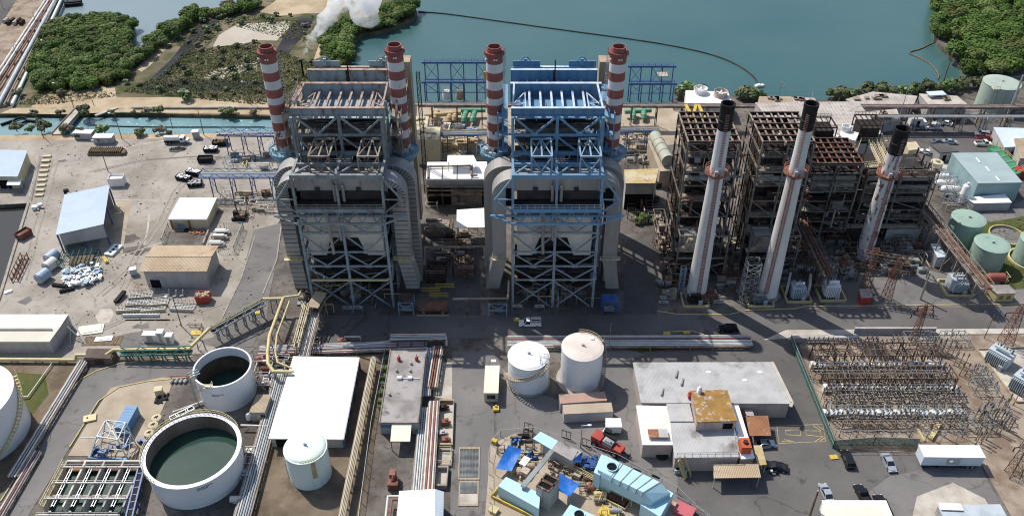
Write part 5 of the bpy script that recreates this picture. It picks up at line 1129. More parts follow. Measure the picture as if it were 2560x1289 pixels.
# -- pipes & racks
def pipe_run(name,label,pts,r,m,sup=None,group=None,cat='pipe',n=10,step=7,supm=None):
 """pts: (px, py, z)"""
 p=[P(*a)for a in pts];t=T(name,label,cat,(p[0][0],p[0][1],0),group)
 MB().path(p,r,n).build('pipe',m,t,True)
 if sup:
  for a,b in zip(p,p[1:]):
   L=hypot(b[0]-a[0],b[1]-a[1]);k=int(L/step)
   for j in range(k):
    c=lerp(a,b,(j+.5)/k)
    if c[2]>.6:
     q=MB()
     if sup=='post':q.bb(c[0]-.18,c[0]+.18,c[1]-.18,c[1]+.18,0,c[2]-r)
     else:
      for dx in(-.7,.7):q.bar((c[0]+dx*1.3,c[1],0),(c[0]+dx,c[1],c[2]-r-.1),.16)
      q.bar((c[0]-.9,c[1],c[2]-r-.1),(c[0]+.9,c[1],c[2]-r-.1),.2);q.bar((c[0]-.85,c[1],.4),(c[0]+.75,c[1],c[2]-r-.3),.1)
     q.build('support',supm or blueg,t)
 return t
pipe_run('yellow_pipe','thick yellow pipe running from the left edge over the block plinth and up a trestle',[(-60,897,1.0),(184,899,1.0),(187,887,1.6),(262,887,1.6),(282,874,2.4),(470,872,3),(520,822,4),(655,747,4.6),(706,746,4.6),(672,838,4.6),(667,880,4.6),(668,908,4.4),(682,928,4),(728,929,4)],.42,pipey,'tr',step=5)
pipe_run('yellow_pipe','thinner yellow pipe looping beside the large yellow pipe down to the white-roofed shed',[(722,752,5),(690,838,4.8),(686,880,4.6),(692,905,4.4),(728,920,4)],.22,pipey)
pipe_run('yellow_pipe','short yellow pipe linking the trestle to the rust-brown boiler',[(706,743,4.6),(745,738,5),(752,725,5)],.3,pipey)
def trestle(name,label,a,b,w,m,deckm,n=8,pipes=(),cover=None,group=None,rails=True,lat=True,foot=0):
 """truss bridge carrying pipes; a, b = (px, py, z)"""
 A,B=P(*a),P(*b);t=T(name,label,'pipe rack',(A[0],A[1],0),group);d=(B[0]-A[0],B[1]-A[1]);L=hypot(*d);u=(d[0]/L,d[1]/L);v=(-u[1],u[0])
 pt=lambda s,o,dz=0:(A[0]+u[0]*s*L+v[0]*o,A[1]+u[1]*s*L+v[1]*o,A[2]+(B[2]-A[2])*s+dz)
 q=MB()
 for o in(-w/2,w/2):
  q.bar(pt(0,o),pt(1,o),.28,.35)
  if lat:
   q.bar(pt(0,o,1.4),pt(1,o,1.4),.18)
   k=max(2,int(L/2.2))
   for j in range(k):q.bar(pt(j/k,o,0 if j%2 else 1.4),pt((j+1)/k,o,1.4 if j%2 else 0),.12)
 k=max(2,int(L/1.6))
 for j in range(k+1):q.bar(pt(j/k,-w/2),pt(j/k,w/2),.16)
 q.build('truss',m,t)
 for j in range(n):
  s=(j+.5)/n;q=MB()
  for o in(-w/2,w/2):e=pt(s,o*1.15);q.bar((e[0],e[1],foot),pt(s,o),.25)
  e,f=pt(s,-w/2*1.1),pt(s,w/2*1.1);zb=e[2]
  if zb>3:q.bar((e[0],e[1],zb*.25),(f[0],f[1],zb*.9),.12);q.bar((f[0],f[1],zb*.25),(e[0],e[1],zb*.9),.12)
  q.bar(e,f,.2);q.build('trestle_leg',m,t)
 for i,(o,r,pm,dz)in enumerate(pipes):MB().tube(pt(-.01,o,dz),pt(1.01,o,dz),r,8).build('pipe',pm,t,True)
 if deckm:MB().prism([pt(0,-w/2)[:2],pt(1,-w/2)[:2],pt(1,w/2)[:2],pt(0,w/2)[:2]],[A[2]-.1,B[2]-.1,B[2]-.1,A[2]-.1],[A[2]+.02,B[2]+.02,B[2]+.02,A[2]+.02]).build('deck',deckm,t)
 if cover:MB().prism([pt(0,-w/2-.2)[:2],pt(1,-w/2-.2)[:2],pt(1,w/2+.2)[:2],pt(0,w/2+.2)[:2]],[A[2]+1.5,B[2]+1.5,B[2]+1.5,A[2]+1.5],[A[2]+1.62,B[2]+1.62,B[2]+1.62,A[2]+1.62]).build('cover',cover,t)
 return t
SIX=lambda ms,w,r=.16,z=.25:[(-w/2+w*(i+.5)/len(ms),r,m,z)for i,m in enumerate(ms)]
trestle('blue_pipe_rack','blue steel pipe gantry beside the rust-brown boiler above the three skips',(500,438,7),(700,438,7),3.2,blueg,None,4,SIX([pipeb,galv,pipew,galv,pipeb],3),None,'blue pipe gantries')
trestle('blue_pipe_rack','blue steel pipe gantry nearer the canal beside the rust-brown boiler',(543,334,7),(705,336,7),3,blueg,grate,4,SIX([galv,pipew,galv],2.6),None,'blue pipe gantries')
trestle('covered_conveyor','tan covered pipe bridge coming down from the rust-brown boiler',(803,742,5),(781,780,4.6),2.6,rustl,grate,2,(),tan_)
trestle('pipe_bridge','sloping bridge of white pipes continuing below the tan covered bridge',(786,786,3.6),(758,890,2.4),2.6,rustl,None,4,SIX([pipew]*6,2.4,.15))
trestle('pipe_bridge','thin tan walkway bridge left of the white pipe bridge',(765,768,5),(738,868,4.2),1.0,cream,grate,4,())
trestle('yellow_walkway','yellow railed walkway beside the yellow pipe climbing to the rust-brown boiler',(300,884,2),(478,880,2.6),1.2,fence_g,grate,6,())
trestle('yellow_walkway','lattice walkway under the climbing yellow pipe',(528,830,3.4),(660,758,4),1.2,greys,grate,6,())
for lb,a,b,w,ms in(('long low bundle of pipes between the rust-brown boiler and the white-roofed shed',(650,876,.7),(1062,862,.7),3.2,[pipew,piper,pipeb,galv,pipew,galv]),('long low bundle of white pipes behind the two round tanks',(1272,854,.9),(1870,852,.9),4,[pipew,pipew,pipeb,pipew,piper,galv,pipew]),('bundle of grey pipes right of the brimming open tank',(700,940,1.3),(592,1330,1.3),3.2,[galv,pipew,galv,pipeb,galv,galv]),('bundle of white and brown pipes right of the stained flat roof, upper length',(1093,868,1.6),(1077,968,1.6),2.4,[pipew,piper,piper,pipew]),('bundle of bluish pipes against the stained flat roof',(1073,872,1.3),(1063,990,1.3),1.8,[pipeb,galv,pipeb,galv]),('bundle of white and brown pipes running to the pale blue roof',(1083,1006,1.8),(1066,1260,1.8),2.2,[pipew,piper,pipew,piper,pipew]),('bundle of pale pipes left of the brown pipes running to the pale blue roof',(1061,1022,1.2),(1042,1250,1.2),2.6,[pipeb,pipew,pipeb,pipew,pipeb]),('bundle of pipes left of the curving road',(205,905,1),(30,1190,1),2,[pipew,galv,pipew]),('low bundle of rusty pipes beyond the curving road at the lower left',(92,1130,.7),(-20,1320,.7),1.6,[pipew,piper,galv])):
 trestle('pipe_bundle',lb,a,b,w,rustl,None,6,SIX(ms,w*.92,.19),lat=False,rails=False)
trestle('cable_trestle','long tan cable tray trestle running from the white-roofed shed to the bottom edge',(932,896,2.6),(848,1310,2.6),1.1,tan_,tan_,11,SIX([pipew,cream,cream],.9,.1),lat=False)
pipe_run('white_pipe','white pipe bending around beneath the pale blue roof',[(1075,1238,2.4),(968,1240,2.4),(958,1330,2.4)],.25,pipew);pipe_run('red_pipe','red-brown pipe bending beside the white one beneath the pale blue roof',[(1075,1246,2.2),(978,1248,2.2),(968,1330,2.2)],.2,piper)
pipe_run('white_pipe','white stand pipe crossing the rough ground left of the curving road',[(127,908,.6),(68,990,.6),(50,992,.6)],.14,pipew)
pipe_run('tan_pipe','tan pipe portal spanning the shaded alley between the two big boilers',[(1058,662,6),(1060,618,8.2),(1208,616,8.2),(1212,664,6),(1225,664,6)],.3,rustl,'tr',step=12,supm=rust)
pipe_run('tan_pipe','tan pipe along the front of the blue boiler above the fan house',[(1130,747,5),(1268,745,5),(1270,700,8)],.28,rustl,'post',step=5,supm=rust)
pipe_run('dark_pipe','dark steam line along the road before the boilers',[(860,868,.8),(1060,842,.8),(1112,842,.8),(1114,862,.8)],.35,pipew)
trestle('road_pipe_rack','pipe rack with bent white pipes at the kerb below the shaded alley',(975,842,2.4),(1112,840,2.4),3,rust,None,4,SIX([pipew,galv,pipew,pipew,piper],2.8,.16),lat=False)
# -- lower--left works
q=None
t=T('filter_basin','concrete filter basin with four long bays and white pipe frames at the lower left','basin',P(230,1220));H_=2.6
c0,c1,c2,c3=P(166,1152,H_),P(350,1152,H_),P(308,1300,H_),P(78,1300,H_)
e0,e1=P(166,1152,H_),P(352,1152,H_);Y0,Y1=e0[1],101.5
xl=lambda k:lerp(P(164,1152,H_),P(354,1152,H_),k/4)[0]
for k in range(5):
 q=MB();q.bb(xl(k)-.18,xl(k)+.18,Y1,Y0,0,H_);q.build('bay_wall',[roofyel,casing,wallg,wallg,wallg][k]if k else roofyel,t)
q=MB();q.bb(xl(0),xl(4),Y0,Y0+.35,0,H_);q.build('end_wall',rust if 0 else casing,t)
for k in range(4):
 q=MB();q.bb(xl(k)+.2,xl(k+1)-.2,Y1,Y0-.05,.1,.5);q.build('bay_water',tnkm,t)
 q=MB();q.bb(xl(k)+.2,xl(k+1)-.2,Y0-1.4,Y0-.05,1.0,1.5);q.build('inlet_trough',roofr if k==0 else rust,t)
 xm=(xl(k)+xl(k+1))/2-.1;q=MB();q.bar((xm-.25,Y0-1.6,H_),(xm-.25,Y1,H_),.14);q.bar((xm+.25,Y0-1.6,H_),(xm+.25,Y1,H_),.14)
 for j in range(9):q.bar((xm-.25,Y0-1.6-j*1.3,H_),(xm+.25,Y0-1.6-j*1.3,H_),.1)
 q.build('skimmer_bridge',galv,t)
 q=MB();q.bb(xl(k)+.1,xl(k+1)-.1,Y0-8.2,Y0-7.8,1.4,2.1);q.build('baffle',tan_ if 0 else conc,t)
for yy in(Y0-1.6,Y0-5.5,Y0-9.2,Y0-13):
 q=MB();q.bar((xl(0)-.4,yy,H_+.15),(xl(4)+.2,yy,H_+.15),.2);q.rail([(xl(0),yy,H_),(xl(4),yy,H_)],.9,.06,2);q.build('cross_pipe',pipew,t)
MB().rail([(xl(0)-.5,Y0,H_-.4),(xl(0)-.5,Y1,H_-.4)],1.2,.08,1.5).build('railing',pipey,t)
trestle('launder','dark launder trough between the filter basin and the brimming tank',(352,1165,2.6),(316,1310,2.6),1.2,blueg,black,4,(),lat=False)
t=T('lattice_stand','pale blue-grey open lattice frame standing behind the filter basin','frame',P(270,1140));q=MB()
bs=PP(0,(222,1146),(318,1150),(338,1110),(252,1104));tp=PP(5,(240,1090),(292,1098),(312,1055),(262,1050))
for a,b in zip(bs,tp):q.bar(a,b,.22)
for a in range(4):
 b=(a+1)%4;q.bar(tp[a],tp[b],.2);q.bar(lerp(bs[a],tp[a],.5),lerp(bs[b],tp[b],.5),.16);q.bar(lerp(bs[a],tp[a],.5),tp[b],.12);q.bar(lerp(bs[b],tp[b],.5),bs[a],.12)
q.bar(tp[0],tp[2],.14);q.bar(tp[1],tp[3],.14);q.bar(lerp(tp[0],tp[1],.5),lerp(tp[2],tp[3],.5),.14);q.bar(lerp(tp[0],tp[1],.5),P(200,1093,3),.16)
q.build('frame',pipeb,t)
q=MB();a,b=P(222,1146),P(240,1118);q.bar((*a[:2],.3),(*b[:2],.4),.5);q.bar((*a[:2],.3),(*P(318,1150)[:2],.3),.5);q.build('base_beam',cblue,t)
q=MB();g=random.Random(4)
for i in range(14):a=lerp(bs[0],bs[2],g.uniform(.2,1.1));q.box((a[0]+g.uniform(-2,2),a[1]+g.uniform(-1,1),g.uniform(.3,1.4)),(g.uniform(.4,1.6),g.uniform(.3,1),g.uniform(.3,1.2)),g.uniform(0,3))
q.build('machinery',blueg,t)
def container(label,a,b,w,h,m,group=None,name='shipping_container',roofm=None):
 """a,b: ground pixels of the ends of the near long side's centre line"""
 A,B=P(*a),P(*b);L=hypot(B[0]-A[0],B[1]-A[1]);rz=atan2(B[1]-A[1],B[0]-A[0]);c=lerp(A,B,.5)
 t=T(name,label,'container',(c[0],c[1],0),group,rz);t.location=(0,0,0);q=MB();q.bb(-L/2,L/2,-w/2,w/2,.15,h)
 for i in range(int(L/.5)):
  x=-L/2+.25+i*.5
  for s in(-1,1):q.bb(x-.1,x+.1,s*w/2-.03,s*w/2+.03,.3,h-.15)
 q.build('body',m,t)
 q=MB();q.bb(-L/2-.03,L/2+.03,-w/2-.04,w/2+.04,h,h+.06)
 for i in range(int(L/.8)):q.bb(-L/2+.4+i*.8,-L/2+.55+i*.8,-w/2+.1,w/2-.1,h+.06,h+.09)
 q.build('roof',roofm or m,t)
 q=MB()
 for s in(-.5,.5):q.bb(L/2,L/2+.05,s*w/2-w*.22,s*w/2+w*.22,.3,h-.2)
 q.build('end_doors',m,t);q=MB();q.bb(-L/2+.3,L/2-.3,-w/2+.2,w/2-.2,0,.15);q.build('base_rail',dark,t)
 t.location=(c[0],c[1],0);return t
container('blue shipping container by the curving road behind the lattice frame',(306,1090),(336,1035),2.5,2.7,cblue)
for i,(x,y)in enumerate(((392,1052),(384,1070),(374,1090))):
 c=P(x,y);t=T('filter_vessel','round cream filter vessel beside the brimming tank, %s of three'%('back','middle','front')[i],'filter vessel',c,'cream filter vessels');MB().lathe((c[0],c[1]),[(1.15,0),(1.15,.9),(1.05,1.15),(.6,1.35),(.01,1.4)],20).build('shell',cream,t,True)
 q=MB();q.bar((c[0]-.4,c[1]-.3,1.5),(c[0]+.4,c[1]+.2,1.5),.1);q.tube((c[0],c[1],1.3),(c[0],c[1],1.6),.12,6);q.bar((c[0]+.2,c[1]-.4,1.4),(c[0]+.2,c[1]+.4,1.5),.1);q.build('pipe_arm',black,t)
q=MB();c=P(398,985);q.box((c[0],c[1],.9),(1.5,1.4,1.8),.2);q.box((c[0],c[1],1.85),(1.7,1.6,.1),.2);tag(q.build('valve_box',cream),'cream box beside the smaller open tank','box')
q=MB();c=P(224,1047);q.box((c[0],c[1],.25),(2.6,1.9,.5),.3);q.tube((c[0]-.6,c[1],.5),(c[0]-.6,c[1],.8),.2,8);tag(q.build('hatch_box',pipey),'low pale yellow box by the inside of the curving road','hatch')
t=T('pump_group','pumps with red pipework between the curving road and the smaller open tank','pump',P(445,955));c=P(445,955);q=MB()
for i in range(4):q.tube((c[0]-1.6+i,c[1]-.5,.4),(c[0]-1.3+i,c[1]+.5,.5),.32,8)
q.build('motors',galv,t);q=MB();q.path([(c[0]-1.8,c[1]+.8,.2),(c[0]-1.8,c[1]+.8,1.2),(c[0]+1.8,c[1]+.8,1.2),(c[0]+1.8,c[1]+.8,.2)],.12,6);q.build('red_pipe',redp,t)
t=T('scrap_pile','dark scrap and posts lying left of the smaller open tank','scrap',P(395,1010));q=MB();g=random.Random(8)
for i in range(12):c=P(388+g.uniform(0,28),985+g.uniform(0,24));q.box((c[0],c[1],.2),(g.uniform(.4,2.2),g.uniform(.2,.6),g.uniform(.2,.6)),g.uniform(0,3))
q.build('scrap',black,t)
pipe_run('blue_grey_pipe','grey pipes crossing to the foot of the smaller open tank',[(430,1030,.7),(505,1003,.7)],.25,pipew);trestle('tank_walkway','dark grey walkway between the two open tanks',(424,1046,1.6),(482,1018,1.6),1.1,galv,black,2,(),lat=False)
t,ins,zt=shed('pump_house','low tan-roofed concrete pump house right of the smaller open tank','building',[(640,985),(676,985),(660,1030),(620,1030)],3,wallg,tan_,.2)
face_box(t,ins[0]if 0 else sorted(ins,key=lambda p:p[1])[0],sorted(ins,key=lambda p:p[1])[1],.6,.95,.3,2,dark,'door')
for x,y in((622,1050),(650,1050)):
 c=P(x,y);t=T('dosing_tank','small white dosing tank in front of the low tan-roofed pump house' if x<630 else 'small cream dosing tank beside the grey pipe bundle','tank',c);MB().lathe((c[0],c[1]),[(.6,.5),(.6,1.8),(.3,2.2),(.01,2.25)],14).build('shell',white if x<630 else cream,t,True)
 q=MB();[q.bar((c[0]+a,c[1]+b,0),(c[0]+a,c[1]+b,.6),.12)for a in(-.4,.4)for b in(-.4,.4)];q.build('leg',galv,t)
pipe_run('white_pipe','white pipe linking the brimming tank to the grey pipe bundle',[(600,1062,1.4),(668,1064,1.4)],.22,pipew)
q=MB();c=P(240,882);q.prism(PP(0,(212,910),(282,912),(292,886),(222,884)),0,1.8);q.prism(inset(PP(0,(212,910),(282,912),(292,886),(222,884)),.3),1.8,2.0);tag(q.build('brick_plinth',M_("brown_block",(.19,.15,.125),(.14,.11,.09),.4,.42,.62,.9,brick=(.4,.3,.05,.5))),'brown block plinth under the yellow pipe bend','plinth')
h=hz(1124,1098)
t,ins,zt=shed('long_shed','long shed with a blinding white sheet roof behind the pale green domed tank','shed',[(731,890),(897,893),(857,1098),(668,1096)],h,wallg,roofw,.7,[0,0,0,0])
pr=sorted(ins,key=lambda p:-p[0])[:2];pr.sort(key=lambda p:p[1])
for k in range(6):c=lerp(pr[0],pr[1],k/5);MB().bb(c[0]-.05,c[0]+.45,c[1]-.2,c[1]+.2,0,h-.3).build('post',blueg,t)
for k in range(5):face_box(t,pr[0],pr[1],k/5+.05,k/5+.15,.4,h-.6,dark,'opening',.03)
pf=sorted(ins,key=lambda p:p[1])[:2];pf.sort();face_box(t,pf[0],pf[1],.06,.3,0,2.4,dark,'door');rf=PP(h+.012,(731,890),(897,893),(857,1098),(668,1096));q=MB();[q.bar(lerp(rf[0],rf[3],k/14),lerp(rf[1],rf[2],k/14),.1,.05)for k in range(15)];q.build('sheet_lap',roofw,t);q=MB();q.bar(lerp(rf[1],rf[2],0),rf[2],.22,.2);q.bar(rf[3],rf[2],.2,.2);q.build('gutter',wallg,t)
h=3.6
t,ins,zt=shed('flat_roofed_building','long flat-roofed building with stained grey roof and red vents','building',[(974.6,872.6),(1062.8,872.6),(1042.8,1056.4),(946.3,1056.4)],h,wallg,roofk,.12,thick=.4)
rp=PP(h,(974.6,872.6),(1062.8,872.6),(1042.8,1056.4),(946.3,1056.4));q=MB()
for a,b in zip(rp,rp[1:]+rp[:1]):q.bar((a[0],a[1],h+.1),(b[0],b[1],h+.1),.22,.22)
q.build('parapet',rustl,t)
for x,y in((995.5,900),(1040,900)):
 c=P(x,y,h);q=MB();q.tube((c[0],c[1],h),(c[0],c[1],h+.7),.4,10);q.ball((c[0],c[1],h+.8),.45,10);q.bar((c[0],c[1],h+1),(c[0]+.1,c[1]+.3,h+1.7),.1);q.build('roof_vent',redp,t)
for x,y in((990,928),(1024,928),(1026,910),(972,987)):
 c=P(x,y,h);q=MB();q.tube((c[0],c[1],h),(c[0],c[1],h+.35),.28,10);q.ball((c[0],c[1],h+.4),.33,10,4);q.build('mushroom_vent',galv,t)
for x,y in((997,946),(1023,946)):
 c=P(x,y,h);q=MB();q.box((c[0],c[1],h+.3),(1,.8,.6));q.bar((c[0]+.4,c[1],h+.2),(c[0]+2.2,c[1]-.1,h+.2),.12);q.build('air_handler',white,t)
pf=sorted(ins,key=lambda p:p[1])[:2];pf.sort();face_box(t,pf[0],pf[1],.02,.3,2,3.0,cblue,'blue_fascia',.03);face_box(t,pf[0],pf[1],.35,.75,.0,2.6,dark,'door',.03)
t,ins,zt=shed('canopy','cream corrugated canopy at the near end of the stained flat-roofed building','canopy',[(978,1056.8),(1027,1056.8),(1023,1102),(973.6,1102)],3.2,white,roofc,.2,[.15,.15,0,0],walls=False);posts(t,ins,3.0,.15,rust)
h=4.2
t=T('pump_building','pale blue gable-roofed building at the bottom edge among the pipes','building',P(1050,1290));A,B_,C_=P(996,1226,h),P(1086,1221,h+.9),P(1108,1228,h);D,E_,F_=P(985,1340,h),P(1084,1340,h+.9),P(1105,1340,h)
q=MB();q.add([A,B_,E_,D],[(3,2,1,0)]);q.add([B_,C_,F_,E_],[(3,2,1,0)]);q.build('roof',roofl,t);q=MB();q.prism([(A[0]+.4,A[1]-.4),(C_[0]-.4,C_[1]-.4),(F_[0]-.4,F_[1]),(D[0]+.4,D[1])],0,h-.1);q.build('wall',wallg,t)
for i,y in enumerate((1240,1262,1284)):
 pass
def pit(label,px4,h,m,inner,wall=True):
 p=PP(0,*px4);t=T('service_pit',label,'pit',base(p));q=MB();n=len(p);ins=inset(p,.5)
 for i in range(n):
  j=(i+1)%n;q.prism([p[i][:2],p[j][:2],ins[j],ins[i]],0,h)
 q.build('rim',m,t);MB().sheet([(*c,.1)for c in ins]).build('floor',inner,t);return t,ins
t,ins=pit('dark grated cover strip with tan rim in the middle road',[(1146,1118),(1198,1118),(1197,1199),(1143,1199)],.22,tan_,grate)
q=MB()
for j in range(26):a=lerp(ins[0],ins[3],j/25);b=lerp(ins[1],ins[2],j/25);q.bar((*a,.16),(*b,.16),.12,.06)
for j in range(7):a=lerp(ins[0],ins[1],j/6);b=lerp(ins[3],ins[2],j/6);q.bar((*a,.2),(*b,.2),.06)
q.build('grating',greys,t)
t,ins=pit('half-covered service pit below the dark grated strip',[(1146,1202),(1195,1202),(1194,1265),(1143,1265)],.22,tan_,grate);MB().prism([lerp(ins[0],ins[3],.52),lerp(ins[1],ins[2],.52),ins[2],ins[3]],.1,.2).build('slab',padw,t)
q=MB()
for j in range(12):a=lerp(ins[0],ins[3],j*.042);b=lerp(ins[1],ins[2],j*.042);q.bar((*a,.16),(*b,.16),.12,.06)
q.build('grating',greys,t)
t,ins=pit('tan-walled pit with rusty pumps right of the white and brown pipes',[(1098,1004),(1134,1004),(1130,1118),(1088,1118)],1.0,tan_,padw)
g=random.Random(9)
for k,(x,y,mm)in enumerate(((1108,1022,rustd),(1112,1060,rustr),(1104,1088,galv),(1112,1104,piper))):
 c=P(x,y);q=MB();q.box((c[0],c[1],.7),(1.5,1.2,1.2),.2);q.tube((c[0],c[1],1.2),(c[0]+1.2,c[1]-.4,1.2),.2,8);q.box((c[0]+.2,c[1],1.4),(.5,.5,.3));q.build('pump',mm,t)
q=MB();q.path([(P(1096,1080)[0],P(1096,1080)[1],1),(P(1120,1092)[0],P(1120,1092)[1],1)],.14,6);q.build('pipe',piper,t)
t,ins=pit('pale railed slab below the tan-walled pit',[(1094,1124),(1130,1124),(1128,1166),(1090,1166)],.5,conc,padw);MB().rail([(*c,.5)for c in ins],1.1,.07,1.5).build('railing',pipey,t)
t,ins=pit('grey concrete slab tank below the pale railed slab',[(1090,1172),(1120,1172),(1116,1222),(1086,1222)],1.2,conc,padw)
q=MB();c=P(1085,970);q.prism(PP(0,(1072,974),(1096,974),(1096,962),(1074,962)),0,1.4);q.prism(inset(PP(0,(1072,974),(1096,974),(1096,962),(1074,962)),.25),1.4,1.5);tag(q.build('pipe_portal',pipey),'yellow concrete saddle where the pipe bundle dips','saddle')
t=T('rusty_hopper','dark red rusty machine left of the pale pipes at the bottom','machine',P(982,1215));c=P(982,1215);MB().box((c[0],c[1],.9),(2,2.2,1.8)).build('body',rustr,t);MB().box((c[0]-.2,c[1]+1.6,1.3),(1.2,1.6,2.6)).build('column',piper,t);MB().tube((c[0],c[1],1.8),(c[0]+.2,c[1]+.8,2.6),.4,8).build('motor',rustr,t)
t=T('guard_house','small cream guard house with ribbed roof by the middle road','guard house',P(1226,985));rp=PP(3.1,(1211,913),(1247,913),(1244,982),(1207,982));MB().prism([p[:2]for p in rp],3.0,3.15).build('roof',roofc,t);ip=inset(rp,.3);MB().prism(ip,0,2.99).build('wall',cream,t)
pf=sorted(ip,key=lambda p:p[1])[:2];pf.sort();face_box(t,pf[0],pf[1],.2,.8,1,2.2,glass,'window');ac=P(1232,908,2.6);MB().box((ac[0],ac[1]+.3,2.8),(1.1,.8,.9)).build('air_conditioner',white,t)
q=MB();c=P(1238,1024);q.box((c[0],c[1],.35),(1.3,1.2,.7),.1);q.box((c[0],c[1]+.3,.9),(.4,.3,.5));tag(q.build('yellow_box',yellow),'small yellow box in front of the cream guard house','box')
mesh_fence('wire_fence','green wire fence between the cable trestle and the stained flat roof',[(965,872),(928,1065),(893,1330)],2,fence_g)
# -- vehicles
def vehicle(kind,label,px,heading,paint,group=None,sc=1.0,name=None):
 """a car built at the origin, then put in place; heading in radians, 0 = nose towards +x"""
 dims={'sedan':(4.6,1.8,.95,1.45),'suv':(4.7,1.9,1.05,1.75),'pickup':(5.5,1.95,1.05,1.85),'van':(5.0,2.0,1.2,2.2)}[kind]
 L,w,hb,ht=dims;c=P(*px);t=T(name or{'sedan':'parked_car','suv':'parked_car','pickup':'pickup_truck','van':'white_van'}[kind],label,{'pickup':'pickup','van':'van'}.get(kind,'car'),(0,0,0),group)
 a,b=L/2,w/2
 pro=[(-a,.35),(-a,hb*.85),(-a*.96,hb),(a*.45,hb),(a*.9,hb*.86),(a,hb*.7),(a,.35)]
 def ext(mb,pr,ws,mi=None):
  n=len(pr);vs_=[(x,-y,z)for(x,z),y in zip(pr,ws)]+[(x,y,z)for(x,z),y in zip(pr,ws)]
  mb.add(vs_,[tuple(range(n))[::-1],tuple(range(n,2*n))]+[(i,(i+1)%n,n+(i+1)%n,n+i)for i in range(n)],mi)
 q=MB();ext(q,pro,[b,b,b*.95,b*.95,b*.9,b*.88,b]);q.build('body',paint,t)
 if kind=='pickup':gx=[(-a*.05,hb),(a*.02,ht-.08),(a*.32,ht-.08),(a*.55,hb)]
 elif kind=='sedan':gx=[(-a*.72,hb),(-a*.38,ht-.05),(a*.12,ht-.05),(a*.5,hb)]
 else:gx=[(-a*.94,hb),(-a*.82,ht-.06),(a*.18,ht-.06),(a*.52,hb)]
 q=MB();ext(q,gx,[b*.93,b*.78,b*.78,b*.93]);q.build('windows',glass if kind!='van' else glass,t)
 q=MB();x0,x1=gx[1][0],gx[2][0];q.bb(x0-.05,x1+.05,-b*.79,b*.79,ht-.06,ht)
 for i in(0,3):
  j=1 if i==0 else 2
  for s in(-1,1):q.bar((gx[i][0],s*b*.93,hb),(gx[j][0],s*b*.79,ht-.03),.09)
 if kind=='van':q.bb(-a*.9,a*.05,-b*.9,b*.9,hb,ht-.02)
 q.build('roof',paint,t)
 if kind=='pickup':q=MB();q.bb(-a*.95,-a*.1,-b*.82,b*.82,hb,hb+.02);q.build('cargo_bed',black,t);q=MB();[q.bar((-a*.95,s*b*.9,hb+.25),(-a*.08,s*b*.9,hb+.25),.1,.3)for s in(-1,1)];q.build('bed_side',paint,t)
 for x in(-a*.62,a*.62):
  for s in(-1,1):
   q=MB();q.tube((x,s*(b-.2),.34),(x,s*(b+.02),.34),.34,14);wl=q.build('wheel',black,t);q=MB();q.tube((x,s*(b+.02),.34),(x,s*(b+.04),.34),.2,10);q.build('rim',galv,wl)
 for s in(-1,1):MB().box((a-.02,s*b*.7,hb*.68),(.1,.34,.16)).build('headlight',chrome,t);MB().box((-a+.02,s*b*.75,hb*.72),(.08,.26,.18)).build('tail_light',redp,t)
 MB().bb(-a+.1,a-.1,-b+.12,b-.12,.18,.36).build('underbody',dark,t)
 t.location=c;t.rotation_euler=(0,0,heading);t.scale=(sc,)*3;return t
t=vehicle('pickup','white pickup truck with a cargo rack on the road before the blue boiler',(1323,812),pi,carW)
q=MB();t.location=(0,0,0);t.rotation_euler=(0,0,0);q.rail([(-2.6,-.8,1.2),(-.3,-.8,1.2),(-.3,.8,1.2),(-2.6,.8,1.2),(-2.6,-.8,1.2)],.8,.08,.8);q.bar((-2.6,0,2),(-.3,0,2),.1);q.build('cargo_rack',white,t);t.location=P(1323,812);t.rotation_euler=(0,0,pi)
def pxh(a,b):A,B=P(*a),P(*b);return atan2(B[1]-A[1],B[0]-A[0])
vehicle('suv','black car driving on the road in front of the white smokestacks',(1817,826),pi,carK)
vehicle('suv','black parked car beside the green fence corner of the switchyard',(2115,1152),pxh((2123,1170),(2106,1127)),carK)
vehicle('sedan','silver sedan parked below the switchyard fence',(2218,1160),pxh((2207,1137),(2228,1178)),carS)
vehicle('sedan','black sedan parked beside the tan canopy of the grey-roofed offices',(1938,1170),pxh((1962,1172),(1915,1163)),carK)
vehicle('sedan','silver car half under the rusty carport of the grey-roofed offices',(1908,1114),.1,carS)
vehicle('sedan','pale blue-grey car parked behind the white trailer at the bottom',(2062,1236),pxh((2072,1262),(2054,1222)),carS)
vehicle('pickup','black pickup truck behind the white trailer at the bottom, left of its twin',(2154,1244),pxh((2166,1268),(2144,1224)),carK)
vehicle('pickup','black pickup truck at the right end of the white trailer at the bottom',(2203,1270),pxh((2216,1298),(2190,1244)),carK)
for x,y,k,hd,p,lb in((2326,322,'van',pi,carW,'white van parked beside the white box truck by the tall pipe rack'),(2337,310,'sedan',2.6,carG,'dark car parked behind the white van'),(2360,311,'sedan',2.6,carW,'white car parked right of the dark car by the tall pipe rack'),(2287,322,'suv',0,carG,'grey car in front of the white box truck'),(2340,358,'sedan',.1,carG,'dark car behind the small grey flat-roofed building'),(2372,358,'sedan',-.15,carS,'pale car beside the dark one behind the small grey flat-roofed building'),(2452,339,'suv',2.9,carW,'white SUV at the corner of the white-roofed workshop'),(2457,350,'pickup',0,carR,'maroon pickup next to the white SUV'),(2455,363,'pickup',0,carW,'white pickup by the green skid'),(2313,384,'sedan',2.5,carW,'white car left of the small grey flat-roofed building'),(2328,390,'sedan',2.5,carS,'grey car beside the white car left of the small grey building')):
 vehicle(k,lb,(x,y),hd,p)
